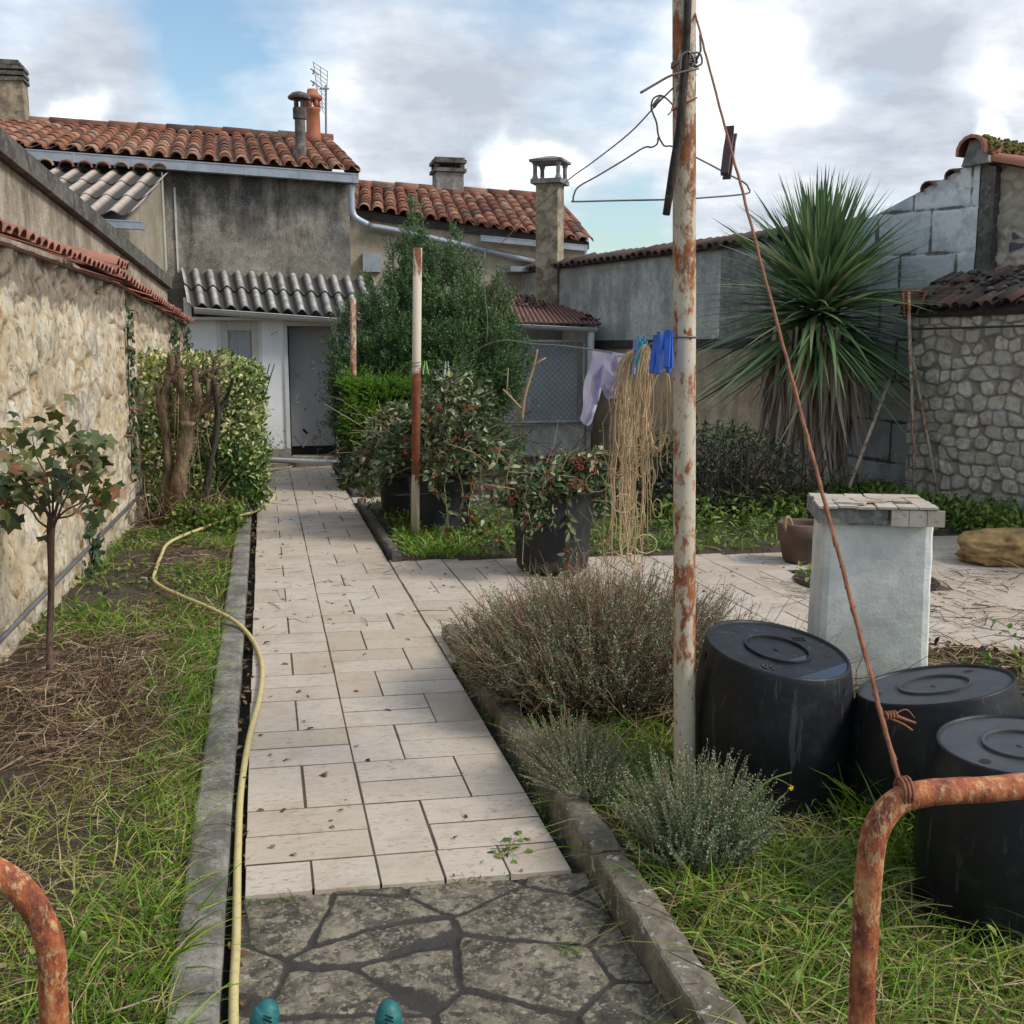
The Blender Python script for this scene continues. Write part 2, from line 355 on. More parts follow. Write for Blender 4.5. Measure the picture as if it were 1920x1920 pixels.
def m_limestone():
    t = NT('weathered_limestone'); e = t.attr('edge'); i = t.attr('idn'); n = t.noise(9, 8, .7, t.co((1, 1, .55)))
    st = t.ramp(i, [(0, (.56, .48, .345)), (.3, (.66, .59, .46)), (.55, (.47, .395, .285)), (.8, (.60, .51, .36)), (1, (.42, .385, .32))])
    st = t.mix(t.ramp(n, [(.46, 0), (.58, .85)]), st, (.72, .655, .53))
    st = t.mix(t.ramp(t.noise(16, 6, .75, t.co((1, 1, .45))), [(.55, 0), (.61, .65)]), st, (.50, .36, .18))
    bigp = t.noise(1.7, 6, .7, t.co((1, 1, .7)))
    st = t.mix(t.ramp(bigp, [(.48, 0), (.58, .7)]), st, t.mix(t.noise(18, 7, .75), (.46, .345, .19), (.63, .52, .345)))
    col = t.mix(t.math('MULTIPLY', t.ramp(e, [(.03, 1), (.14, 0)]), t.ramp(t.noise(2.6, 5), [(.38, .5), (.55, 1)])), st, t.mix(t.noise(7, 7, .7), (.33, .215, .095), (.55, .41, .23)))
    pit = t.ramp(t.noise(24, 8, .82, t.co((1, 1, .55))), [(.555, 0), (.61, 1)])
    col = t.mix(t.math('MULTIPLY', pit, .42), col, (.34, .23, .115))
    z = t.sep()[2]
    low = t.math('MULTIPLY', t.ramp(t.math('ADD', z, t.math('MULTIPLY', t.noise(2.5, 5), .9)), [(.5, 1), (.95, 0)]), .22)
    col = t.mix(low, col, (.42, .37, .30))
    stn = t.math('MULTIPLY', t.ramp(t.noise(3.5, 6, .7, t.co((1, 2.2, .35))), [(.54, 0), (.62, 1)]), .22)
    col = t.mix(stn, col, (.34, .28, .21))
    top = t.math('MULTIPLY', t.ramp(t.math('ADD', t.attr('hh'), t.math('MULTIPLY', t.noise(6, 5), .22)), [(.98, 0), (1.10, 1)]), .7)  # overhang shade put into the colour just below the coping
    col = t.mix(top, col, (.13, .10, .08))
    return t.done(col, .93, t.bump(t.math('SUBTRACT', t.math('ADD', n, t.math('MULTIPLY', t.noise(40, 8, .8), .6)), t.math('MULTIPLY', pit, .7)), .8, .022))
def m_rubble(name='rubble_stone', dark=1.0):
    t = NT(name); e = t.attr('edge'); i = t.attr('idn'); n = t.noise(14, 7, .7)
    st = t.ramp(i, [(0, (.54, .46, .355)), (.25, (.74, .66, .54)), (.5, (.46, .40, .32)), (.7, (.68, .61, .50)), (.85, (.44, .41, .38)), (1, (.82, .74, .61))])
    st = t.mix(t.ramp(n, [(.48, 0), (.60, .7)]), st, (.30, .265, .22))
    st = t.mix(t.ramp(t.noise(5, 6, .7), [(.52, 0), (.6, .6)]), st, (.56, .52, .45))
    col = t.mix(t.ramp(e, [(.08, 1), (.2, 0)]), st, t.mix(t.noise(6, 6), (.24, .205, .165), (.40, .35, .285)))
    return t.done(col, .93, t.bump(t.math('ADD', n, t.noise(60, 6, .7)), .9, .02))
def m_flintwall():
    t = NT('flint_rubble'); e = t.attr('edge'); i = t.attr('idn'); n = t.noise(8, 7, .7)
    mortar = t.ramp(n, [(.3, (.27, .23, .18)), (.7, (.46, .40, .32))])
    st = t.ramp(i, [(0, (.09, .085, .09)), (.14, (.20, .175, .15)), (.26, (.38, .33, .26)), (.6, (.46, .40, .32)), (1, (.40, .34, .27))], 'CONSTANT')
    return t.done(t.mix(t.ramp(e, [(.22, 0), (.3, 1)]), mortar, st), .92, t.bump(t.math('ADD', n, t.noise(40, 6)), .7, .015))
def m_ashlar():
    t = NT('limewashed_ashlar'); n = t.noise(3.5, 8, .7); f = t.noise(24, 6, .7)
    e = t.attr('edge'); i = t.attr('idn')
    col = t.ramp(i, [(0, (.56, .58, .60)), (.5, (.70, .71, .72)), (1, (.50, .52, .54))])
    col = t.mix(t.ramp(n, [(.50, 0), (.60, .6)]), col, (.34, .35, .37))
    col = t.mix(t.ramp(t.noise(2.2, 7, .7, t.co((1, 1, 1.2))), [(.6, 0), (.68, .8)]), col, (.30, .23, .15))
    jw = t.math('ADD', e, t.math('MULTIPLY', t.math('SUBTRACT', t.noise(3.3, 6, .7), .5), .09))
    col = t.mix(t.math('MULTIPLY', t.ramp(jw, [(.008, 1), (.02, 0)]), .9), col, (.09, .07, .055))
    pl = t.ramp(t.noise(1.4, 7, .72, t.co((1, 1, 1.1), (0, 0, .7))), [(.54, 0), (.57, 1)])
    col = t.mix(t.math('MULTIPLY', pl, .85), col, t.mix(t.noise(6, 7, .7), (.40, .41, .42), (.58, .60, .61)))
    col = t.mix(t.math('MULTIPLY', t.ramp(f, [(.6, 0), (.7, 1)]), .5), col, (.66, .68, .69))
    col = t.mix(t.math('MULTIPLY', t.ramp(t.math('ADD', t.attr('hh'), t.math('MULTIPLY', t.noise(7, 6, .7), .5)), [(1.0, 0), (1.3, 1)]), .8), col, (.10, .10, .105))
    return t.done(col, .9, t.bump(t.math('ADD', n, f), .5, .012))
def m_render(name, a, b, streak, sx=1.0, top=.6, pit=0.0, hz=(2.6, 4.1)):
    t = NT(name); n = t.noise(1.6, 8, .68); f = t.noise(55, 5, .7); z = t.sep()[2]
    s = t.noise(2.6, 6, .7, t.co((1.6 * sx, 1.6 * sx, .22)))
    h = t.N('MapRange', {'Value': z, 'From Min': hz[0], 'From Max': hz[1]}).outputs[0]
    col = t.ramp(n, [(.40, a), (.60, b)])
    col = t.mix(t.math('MULTIPLY', t.ramp(t.noise(11, 8, .78), [(.52, 0), (.60, 1)]), .35), col, streak)
    st = t.ramp(t.math('ADD', t.math('ADD', t.math('MULTIPLY', s, .55), t.math('MULTIPLY', t.noise(2.3, 7, .72), .45)), t.math('MULTIPLY', h, .16)), [(.52, 0), (.66, top)])
    col = t.mix(st, col, streak)
    if pit: col = t.mix(t.math('MULTIPLY', t.ramp(t.voro(60), [(.22, 1), (.34, 0)]), t.ramp(t.noise(.9, 4, .6), [(.44, 0), (.56, pit)])), col, (.46, .45, .43))
    col = t.mix(t.math('MULTIPLY', t.ramp(f, [(.53, 0), (.60, 1)]), .4), col, streak)
    return t.done(col, .92, t.bump(t.math('ADD', f, n), .9, .018))
def m_whitepaint(name='white_paint', base=(.86, .88, .90), flake=1.0):
    t = NT(name); z = t.sep()[2]; n = t.noise(26, 7, .72)
    k = t.N('MapRange', {'Value': z, 'From Min': .15, 'From Max': 1.0, 'To Min': .13, 'To Max': -.12}).outputs[0]
    fl = t.ramp(t.math('ADD', n, k), [(.60, 0), (.64, flake)])
    col = t.mix(t.ramp(t.noise(2, 6), [(.4, 0), (.75, .35)]), base, (.42, .43, .43))
    return t.done(t.mix(fl, col, t.mix(t.noise(8), (.20, .16, .13), (.34, .30, .26))), .7, t.bump(t.noise(30, 5), .2, .004))
def m_pillar():
    t = NT('old_whitewash'); n = t.noise(4, 8, .7); f = t.noise(60, 6, .7); z = t.sep()[2]
    col = t.ramp(n, [(.40, (.60, .60, .55)), (.60, (.76, .76, .71))])
    low = t.ramp(t.math('ADD', z, t.math('MULTIPLY', n, .5)), [(.35, .55), (.7, 0)])
    col = t.mix(low, col, (.42, .45, .38))
    cr = t.ramp(t.N('TexVoronoi', {'Vector': t.co((1, 1, .8)), 'Scale': 2.3, 'Randomness': 1}, feature='DISTANCE_TO_EDGE').outputs['Distance'], [(.003, 1), (.007, 0)])
    col = t.mix(t.math('MULTIPLY', cr, t.ramp(t.noise(2.2), [(.52, 0), (.58, .6)])), col, (.12, .11, .09))
    col = t.mix(t.math('MULTIPLY', t.ramp(f, [(.6, 0), (.7, 1)]), .3), col, (.26, .26, .24))
    return t.done(col, .88, t.bump(t.math('ADD', n, f), .5, .006))
def m_rooftile(name='terracotta_tile', dark=.5, cols=((.13, .047, .028), (.22, .08, .045), (.30, .125, .07), (.37, .215, .14), (.08, .05, .04))):
    t = NT(name); n = t.noise(6, 7, .7)
    base = t.ramp(t.rnd(), [(0, cols[0]), (.25, cols[1]), (.6, cols[2]), (.85, cols[3]), (1, cols[4])])
    col = t.mix(t.ramp(n, [(.48, 0), (.66, dark)]), base, (.06, .05, .042))
    col = t.mix(t.math('MULTIPLY', t.ramp(t.noise(30, 5, .7), [(.6, 0), (.7, 1)]), .4), col, (.38, .33, .26))
    return t.done(col, .85, t.bump(t.noise(40, 5), .4, .006))
def m_plain(name, col, rough=.6, var=.25, scale=6, metal=0, bump=.2, spec=.5):
    t = NT(name); n = t.noise(scale, 6, .65); c = np.array(col)
    return t.done(t.ramp(n, [(.3, tuple(c * (1 - var))), (.7, tuple(np.minimum(c * (1 + var), .95)))]), rough, t.bump(t.noise(scale * 8, 4), bump, .003), metal, spec)
def m_fibrecement(name='mossy_fibre_cement', a=(.22, .205, .19), b=(.55, .525, .49), moss=.75):
    t = NT(name); n = t.noise(7, 8, .7); v = t.attr('wave')
    col = t.ramp(n, [(.35, a), (.65, b)])
    col = t.mix(t.ramp(v, [(.35, .95), (.93, 0)]), col, (.030, .028, .025))
    col = t.mix(t.math('MULTIPLY', t.ramp(t.noise(3, 6), [(.55, 0), (.66, moss)]), t.ramp(v, [(.3, 1), (.9, .2)])), col, (.07, .075, .025))
    return t.done(col, .93, t.bump(t.noise(35, 6, .7), .6, .012))
def m_rustpaint(name='flaking_cream_paint_on_rust', low=.5, paint=(.60, .55, .46), wt=1.0):
    t = NT(name); v = t.co((1, 1, .45)); n = t.noise(26, 8, .75, v); b = t.noise(5.5, 6, .7, t.co((1, 1, .6)))
    k = t.math('ADD', t.math('MULTIPLY', n, .66), t.math('MULTIPLY', b, .46))
    rust = t.ramp(t.noise(20, 6, .7), [(.3, (.13, .04, .018)), (.55, (.30, .105, .035)), (.75, (.42, .19, .07))])
    pc = t.mix(t.ramp(t.noise(8, 6), [(.4, 0), (.7, .7)]), paint, (.46, .37, .26))
    z = t.sep()[2]
    zz = t.N('MapRange', {'Value': z, 'From Min': 0, 'From Max': 2.6, 'To Min': -.025 * wt, 'To Max': .015 * wt}).outputs[0]
    col = t.mix(t.ramp(t.math('ADD', k, zz), [(low, 0), (low + .06, 1)]), pc, rust)
    col = t.mix(t.math('MULTIPLY', t.ramp(t.noise(70, 3, .6, v), [(.63, 0), (.68, 1)]), .7), col, (.03, .022, .02))
    return t.done(col, .8, t.bump(k, .7, .004))
def m_postrust():
    t = NT('half_rusted_post'); z = t.sep()[2]; n = t.noise(12, 8, .7, t.co((1, 1, .25)))
    rust = t.ramp(t.noise(16, 6, .7), [(.3, (.10, .03, .016)), (.6, (.24, .07, .03)), (.8, (.36, .15, .07))])
    band = t.math('ADD', t.N('MapRange', {'Value': z, 'From Min': 0, 'From Max': 2.4}).outputs[0], t.math('MULTIPLY', t.math('SUBTRACT', n, .5), .35))
    k = t.ramp(band, [(.02, .6), (.10, .12), (.2, .2), (.27, 1), (.52, 1), (.62, .22), (.78, .26), (.92, .40), (1, .55)])
    k2 = t.ramp(t.math('ADD', k, t.math('MULTIPLY', t.math('SUBTRACT', n, .5), 1.6)), [(.4, 0), (.55, 1)])
    return t.done(t.mix(k2, (.56, .47, .38), rust), .85, t.bump(n, .6, .004))
def m_orangerust():
    t = NT('orange_rust'); n = t.noise(26, 8, .75, t.co((1, 1, .5))); b = t.noise(5, 5)
    vr = t.noise(95, 4, .7, t.co((1, 1, .55)))
    col = t.ramp(n, [(.38, (.09, .025, .014)), (.48, (.28, .07, .025)), (.56, (.40, .125, .04)), (.66, (.48, .24, .10))])
    col = t.mix(t.math('MULTIPLY', t.ramp(vr, [(.50, 0), (.58, .85)]), t.ramp(t.noise(11, 6, .7), [(.47, 0), (.56, .9)])), col, (.56, .36, .18))
    col = t.mix(t.ramp(t.noise(9, 6, .7), [(.62, 0), (.7, .8)]), col, (.05, .02, .014))
    return t.done(col, .75, t.bump(t.math('ADD', n, vr), .8, .004))
def m_blackplastic(name, a=(.010, .011, .013), b=(.026, .028, .032), rough=.42):
    t = NT(name); n = t.noise(3, 7, .7, t.co((1, 1, .4))); d = t.noise(9, 6, .75)
    col = t.ramp(n, [(.35, a), (.7, b)])
    col = t.mix(t.math('MULTIPLY', t.ramp(d, [(.52, 0), (.66, 1)]), .16), col, (.085, .082, .075))
    z = t.sep()[2]; col = t.mix(t.ramp(t.math('ADD', z, t.math('MULTIPLY', t.noise(7, 6, .75), .7)), [(.36, .7), (.46, 0)]), col, (.09, .072, .05))
    sc = t.ramp(t.noise(30, 4, .7, t.co((1, 1, .12))), [(.60, 0), (.66, .5)]); col = t.mix(sc, col, (.07, .072, .078))
    return t.done(col, t.ramp(t.noise(5, 5), [(.3, rough - .1), (.7, rough + .2)]), t.bump(t.noise(120, 3), .12, .002), 0, .3)
def m_leaf(name, stops, rough=.5, transl=.18, spec=.4):
    t = NT(name); return t.done(t.ramp(t.rnd(), stops), rough, None, 0, spec, transl)
def m_bark(name, a, b, sc=18):
    t = NT(name); n = t.noise(sc, 7, .7, t.co((1, 1, .3)))
    return t.done(t.mix(t.math('MULTIPLY', t.ramp(t.noise(sc * 3, 5, .75, t.co((1, 1, .5))), [(.52, 0), (.6, 1)]), .6), t.ramp(n, [(.40, a), (.60, b)]), tuple(.35 * np.array(a))), .9, t.bump(n, 1.0, .02))
def m_hose():
    t = NT('dirty_yellow_hose'); n = t.noise(30, 6, .7)
    return t.done(t.mix(t.ramp(n, [(.5, 0), (.7, .6)]), (.56, .47, .21), (.30, .24, .10)), .55)
def m_fabric(name, a, b):
    t = NT(name); n = t.noise(12, 6, .7)
    return t.done(t.ramp(n, [(.3, a), (.7, b)]), .95, t.bump(t.noise(160, 3), .4, .002), 0, .1, .25)

M = dict(
    tile=m_tile(), crazy=m_crazy(), soil=m_soil(), soil2=m_soil('damp_leaf_mould', (.018, .012, .009), (.05, .033, .023), (.10, .07, .048)),
    ground=m_soil('bare_ground', (.03, .027, .018), (.07, .065, .035), (.11, .10, .06)), joint=m_plain('dark_joint', (.075, .06, .046), .95),
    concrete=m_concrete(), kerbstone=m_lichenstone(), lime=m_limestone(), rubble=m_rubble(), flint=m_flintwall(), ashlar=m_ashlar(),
    housewall=m_render('stained_grey_render', (.19, .172, .145), (.40, .36, .295), (.040, .038, .035), .8, .9, .6, (3.0, 4.2)),
    beige=m_render('beige_render', (.42, .36, .26), (.54, .47, .35), (.20, .17, .13), 1, .35, 0, (2.4, 4.2)),
    beige2=m_render('lean_to_render', (.30, .26, .195), (.40, .35, .265), (.12, .10, .08), 1, .3, 0, (2.4, 4.2)),
    parapet=m_render('weathered_parapet_render', (.32, .265, .195), (.56, .48, .365), (.10, .085, .068), .9, .75, 0, (2.3, 3.1)),
    darkcap=m_concrete('dark_parapet_concrete', (.05, .046, .042), (.13, .118, .10), .2),
    greywall=m_render('grey_green_render', (.54, .54, .48), (.70, .69, .61), (.14, .145, .15), .7, .55, 0, (1.4, 2.9)),
    ochre=m_render('ochre_render', (.68, .46, .26), (.84, .66, .44), (.22, .18, .15), .8, .6, 0, (.2, 1.9)),
    white=m_whitepaint(), whiteframe=m_plain('white_frame_paint', (.62, .62, .61), .6, .1), creamframe=m_plain('cream_frame_paint', (.50, .48, .44), .6, .12),
    tileroof=m_rooftile(), tileroof2=m_rooftile('weathered_terracotta', .8), salmon=m_rooftile('salmon_coping_tile', .45, ((.22, .085, .06), (.33, .13, .09), (.38, .16, .115), (.30, .14, .10), (.16, .08, .06))),
    darktile=m_rooftile('blackened_tile', .9, ((.05, .035, .03), (.09, .05, .04), (.16, .07, .045), (.12, .09, .075), (.04, .034, .03))),
    redtile=m_rooftile('smooth_red_tile', .25, ((.30, .11, .07), (.33, .13, .085), (.36, .14, .09), (.34, .13, .09), (.28, .10, .07))),
    fibre=m_fibrecement(), pinkfibre=m_fibrecement('pinkish_fibre_cement', (.40, .32, .26), (.56, .47, .40), .08),
    redsheet=m_fibrecement('faded_red_sheet', (.20, .075, .05), (.34, .135, .09), .35),
    zinc=m_plain('zinc', (.34, .37, .41), .5, .2, 5, .35), greypvc=m_plain('grey_plastic_gutter', (.42, .43, .42), .5, .15), whitepvc=m_plain('white_plastic_pipe', (.56, .57, .57), .5, .12),
    chim=m_concrete('chimney_render', (.16, .13, .085), (.40, .33, .22), .15), chimdark=m_concrete('sooty_concrete', (.05, .047, .042), (.15, .135, .115), .3), chimgrey=m_concrete('grey_chimney', (.15, .145, .14), (.30, .285, .27), .3),
    terracotta=m_plain('terracotta', (.36, .125, .065), .8, .3), darkwood=m_plain('dark_timber', (.05, .045, .04), .9, .4), black=m_plain('black_gap', (.012, .012, .013), .9, .2),
    antenna=m_plain('aluminium_aerial', (.22, .23, .25), .5, .2, 6, .4), greydoor=m_plain('grey_door_paint', (.36, .36, .375), .6, .12, 1.5), innerwall=m_plain('inner_wall', (.34, .34, .36), .8, .1),
    glass=m_plain('dark_window_glass', (.10, .12, .14), .1, .1), curtain=m_fabric('net_curtain', (.44, .47, .52), (.56, .59, .64)), step=m_concrete('step_concrete', (.20, .18, .15), (.34, .31, .26), .2),
    steel=m_plain('dull_steel', (.22, .22, .21), .5, .3, 10, .5), wire=m_plain('grey_wire', (.16, .15, .14), .5, .3, 10, .3), rustwire=m_plain('rusty_wire', (.22, .085, .04), .8, .4, 40), fence=m_plain('galvanised_mesh', (.33, .34, .33), .6, .2, 6, .2),
    pale=m_plain('pale_backing_sheet', (.60, .62, .65), .8, .2, 2), pole=m_rustpaint(low=.549, paint=(.56, .49, .38)), midpost=m_postrust(), thinpole=m_rustpaint('rust_spotted_pole', .54, (.42, .36, .29)), orust=m_orangerust(),
    bin=m_blackplastic('dark_bin_plastic', (.014, .015, .018), (.026, .028, .032), .5), tub=m_blackplastic('tub_plastic', (.006, .0065, .008), (.016, .017, .02)), tubdust=m_blackplastic('dusty_tub_base', (.04, .042, .047), (.085, .085, .09), .4),
    pillar=m_pillar(), hose=m_hose(), bark=m_bark('grey_brown_bark', (.05, .037, .026), (.17, .13, .09)), pollard=m_bark('pollard_bark', (.10, .065, .037), (.27, .19, .115)), darkbark=m_bark('dark_bark', (.025, .018, .014), (.075, .055, .042)), maplebark=m_bark('red_brown_bark', (.06, .033, .024), (.13, .08, .06)),
    cutwood=m_plain('pale_cut_wood', (.34, .22, .13), .85, .2),
    grass=m_leaf('grass_blades', [(0, (.06, .14, .011)), (.4, (.12, .26, .018)), (.68, (.21, .37, .028)), (.85, (.33, .42, .055)), (.94, (.46, .42, .12)), (1, (.50, .38, .20))], .45, .3),
    drygrass=m_leaf('yellowing_grass', [(0, (.17, .16, .04)), (.35, (.34, .34, .09)), (.65, (.24, .33, .05)), (.85, (.46, .40, .15)), (1, (.58, .47, .24))], .6, .2),
    weed=m_leaf('weed_leaves', [(0, (.05, .10, .014)), (.4, (.11, .19, .025)), (.75, (.17, .26, .04)), (1, (.28, .30, .07))], .45, .25),
    twig=m_leaf('dry_twigs', [(0, (.05, .030, .02)), (.3, (.12, .075, .045)), (.6, (.22, .145, .085)), (.85, (.34, .24, .145)), (1, (.48, .37, .25))], .9, 0),
    deadleaf=m_leaf('dead_leaves', [(0, (.035, .02, .012)), (.4, (.09, .045, .022)), (.75, (.18, .10, .045)), (1, (.30, .19, .09))], .8, .1),
    conifertip=m_leaf('conifer_new_growth', [(0, (.09, .15, .06)), (.5, (.16, .24, .09)), (1, (.24, .33, .13))], .5, .2), conifer=m_leaf('conifer_needles', [(0, (.035, .078, .032)), (.4, (.072, .142, .052)), (.75, (.12, .21, .072)), (1, (.20, .30, .10))], .5, .12),
    thuja=m_leaf('thuja_scale_leaves', [(0, (.07, .16, .018)), (.5, (.14, .29, .03)), (.85, (.22, .40, .05)), (1, (.30, .45, .08))], .5, .35),
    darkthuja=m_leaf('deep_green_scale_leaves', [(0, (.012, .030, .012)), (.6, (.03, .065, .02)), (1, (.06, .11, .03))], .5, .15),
    euon=m_leaf('variegated_leaves', [(0, (.06, .12, .02)), (.25, (.14, .22, .035)), (.45, (.28, .34, .07)), (.6, (.56, .55, .22)), (.85, (.70, .66, .36)), (1, (.78, .74, .50))], .4, .25),
    euondark=m_leaf('glossy_green_leaves', [(0, (.022, .060, .014)), (.5, (.055, .13, .024)), (.85, (.12, .22, .04)), (1, (.40, .44, .17))], .4, .2),
    coton=m_leaf('wilting_leaves', [(0, (.025, .05, .018)), (.35, (.065, .115, .04)), (.6, (.13, .18, .075)), (.8, (.24, .26, .14)), (.92, (.38, .37, .22)), (1, (.50, .47, .31))], .5, .15),
    berry=m_plain('red_berry', (.40, .04, .02), .4, .3, 30), palm=m_leaf('sword_leaves', [(0, (.05, .105, .045)), (.5, (.11, .20, .08)), (.85, (.20, .29, .13)), (.96, (.26, .31, .13)), (1, (.34, .26, .13))], .38, .28),
    palmdead=m_leaf('dead_sword_leaves', [(0, (.22, .16, .125)), (.4, (.40, .31, .24)), (.75, (.54, .44, .35)), (1, (.68, .58, .48))], .85, .12),
    thyme=m_leaf('thyme_tips', [(0, (.10, .15, .075)), (.5, (.20, .26, .14)), (1, (.34, .40, .24))], .7, .15), thymestem=m_leaf('brown_stems', [(0, (.12, .075, .05)), (.5, (.25, .155, .10)), (1, (.38, .26, .175))], .9, .05),
    maple=m_leaf('maple_leaves', [(0, (.03, .048, .014)), (.45, (.065, .095, .026)), (.75, (.12, .125, .035)), (.9, (.17, .095, .035)), (1, (.20, .075, .03))], .42, .15),
    ivy=m_leaf('ivy_leaves', [(0, (.014, .035, .012)), (.6, (.03, .065, .02)), (1, (.07, .11, .04))], .4, .12),
    darkleaf=m_leaf('dark_bush_leaves', [(0, (.018, .032, .016)), (.6, (.045, .075, .032)), (1, (.11, .14, .06))], .5, .12),
    lilac=m_fabric('lilac_cloth', (.40, .37, .52), (.54, .52, .66)), raffia=m_leaf('raffia', [(0, (.46, .31, .16)), (.5, (.62, .46, .27)), (1, (.76, .62, .42))], .8, .2),
    rock=m_plain('ochre_rock', (.30, .19, .075), .95, .55, 9, 0, .9), pot=m_plain('brown_pot', (.11, .07, .048), .85, .35), teal=m_plain('teal_grip', (.012, .13, .13), .55, .15), insul=m_plain('grey_pipe', (.12, .125, .13), .7, .3),
    water=m_plain('rain_water', (.02, .022, .026), .04, .1), moss=m_plain('moss', (.10, .10, .02), .95, .5, 20, 0, .8), flower=m_plain('yellow_petal', (.80, .60, .02), .6, .1))
for nm, c in (('peg_blue', (.02, .12, .56)), ('peg_teal', (.01, .30, .32)), ('peg_lilac', (.20, .26, .52)), ('peg_green', (.30, .58, .12)), ('peg_yellow', (.62, .50, .03)), ('peg_grey', (.38, .42, .45)), ('peg_brown', (.055, .025, .028)), ('peg_sky', (.03, .25, .55))):
    M[nm] = m_plain(nm + '_plastic', c, .45, .12)

# ================================================================== SETTING: ground, paths, kerbs
mb = MB(); mb.add([(-150, -60, -.09), (150, -60, -.09), (150, 240, -.09), (-150, 240, -.09)], [(0, 1, 2, 3)])
tag(mb.build('ground', M['ground']), 'bare earth the whole garden lies on', None, None, 'structure')
SHX = -.06
def tile(mb, x0, x1, y0, y1, g=.0045, z=0.0, sh=SHX):
    dz = abs(RNG.normal()) * .0008; e = abs(RNG.normal(size=4)) * .0009; g = g * (.7 + .5 * RNG.random()); x0 += RNG.normal() * .0015; y0 += RNG.normal() * .0015
    h = g * 1.35; g = g * .85; P = [(x0 + g, y0 + h), (x1 - g, y0 + h), (x1 - g, y1 - h), (x0 + g, y1 - h)]
    c = .0015
    Q = [(x0 + g + c, y0 + h + c), (x1 - g - c, y0 + h + c), (x1 - g - c, y1 - h - c), (x0 + g + c, y1 - h - c)]
    v = [(x, y + x * sh, -.02) for x, y in P] + [(x, y + x * sh, z + dz - .0012) for x, y in P] + [(x, y + x * sh, z + dz + e[i]) for i, (x, y) in enumerate(Q)]
    mb.add(v, [(0, 1, 5, 4), (1, 2, 6, 5), (2, 3, 7, 6), (3, 0, 4, 7), (4, 5, 9, 8), (5, 6, 10, 9), (6, 7, 11, 10), (7, 4, 8, 11), (8, 9, 10, 11)])
def blockA(mb, x, y, w=.2, h=.4, **k): tile(mb, x, x + w, y, y + h, **k)
def blockB(mb, x, y, w=.4, h=.4, **k): tile(mb, x, x + w, y, y + h / 2, **k); tile(mb, x, x + w, y + h / 2, y + h, **k)
mb = MB(); X0, X1, X2 = -.11, .295, .885; y = 3.045
for x0, x1 in ((X0, .095), (.095, X1), (X1, .49), (.49, .69), (.69, X2)): tile(mb, x0, x1, y, y + .2)
y += .2; k = 0
while y < 15.05:
    if k % 2 == 0: blockB(mb, X0, y, X1 - X0, min(.4, 15.1 - y))
    else:
        blockA(mb, X0, y, (X1 - X0) / 2, min(.4, 15.1 - y)); blockA(mb, (X0 + X1) / 2, y, (X1 - X0) / 2, min(.4, 15.1 - y))
    yy = y; h = min(.4, 15.1 - y)
    if k % 2 == 0: blockA(mb, X1, yy, .2, h); blockB(mb, X1 + .2, yy, X2 - X1 - .2, h)
    else: blockB(mb, X1, yy, X2 - X1 - .2, h); blockA(mb, X2 - .2, yy, .2, h)
    y += .4; k += 1
path = mb.build('path', M['tile']); tag(path, 'beige travertine tile garden path laid in a basket pattern', None, None, 'structure')
mb = MB(); mb.add([(X0 + .006, 3.07, -.0018), (X2 - .006, 3.01, -.0018), (X2 - .006, 15.1, -.0018), (X0 + .006, 15.1, -.0018)], [(0, 1, 2, 3)])
mb.add([(.87, 5.46, -.0022), (3.3, 5.2, -.0022), (7.4, 3.6, -.0022), (7.2, 9, -.0022), (.87, 8.02, -.0022)], [(0, 1, 2, 3, 4)])
mb.add([(.87, 11.2, -.0022), (6.3, 10.6, -.0022), (6.3, 11.6, -.0022), (.87, 12.0, -.0022)], [(0, 1, 2, 3)])
tag(mb.build('path_bed', M['joint']), 'dark joints under the tile paving', None, None, 'structure')
# terrace: basket weave to the right of the path
mb = MB(); SH2 = -.085
for i in range(16):
    for j in range(-6, 8):
        x = .89 + i * .4; yb = 5.75 + j * .4
        yc = yb + .2 + (x + .2) * SH2
        far = 7.97 - .115 * (x - .9) + (0 if x < 3.9 else (x - 3.9) * .35); near = 5.5 if x < 2.2 else 5.5 - (x - 2.2) * .42
        if yc - .2 > far or yc + .2 < near or x > 7: continue
        if math.hypot(x + .2 - 4.05, yc - 6.55) < .34: continue
        if (i + j) % 2: blockA(mb, x, yb, .2, .4, sh=SH2); blockA(mb, x + .2, yb, .2, .4, sh=SH2)
        else: blockB(mb, x, yb, .4, .4, sh=SH2)
for i in range(8):
    x = .89 + i * .4
    blockB(mb, x, 11.35, sh=SH2) if i % 2 else (blockA(mb, x, 11.35, sh=SH2), blockA(mb, x + .2, 11.35, sh=SH2))
tag(mb.build('terrace_paving', M['tile']), 'beige tile terrace branching off the path to the right', None, None, 'structure')
# crazy paving in the foreground
ys, xs = np.meshgrid(np.arange(.3, 3.06, .010), np.arange(-.125, .93, .010), indexing='ij')
wu = xs / .27 + .35 * fbm(np.stack([xs * 3, ys * 3, 0 * xs], -1), 3); wv = ys / .27 + .35 * fbm(np.stack([xs * 3, ys * 3, 0 * xs + 9], -1), 3)
f1, f2, idn = worley(wu, wv, 21, .95); e = f2 - f1
zz = -.013 - .010 * (1 - np.clip(e / .07, 0, 1)) + .011 * (fbm(np.stack([xs * 22, ys * 22, 0 * xs], -1), 4) - .5) + (idn - .5) * .006
mb = MB(); mb.grid(np.stack([xs, ys - .06 * xs * np.clip((ys - 2) / 1, 0, 1), zz], -1), flip=True, edge=e, idn=idn)
tag(mb.build('stone_pavement', M['crazy'], smooth=True), 'dark lichen covered crazy paving in front of the tiles', None, None, 'structure')
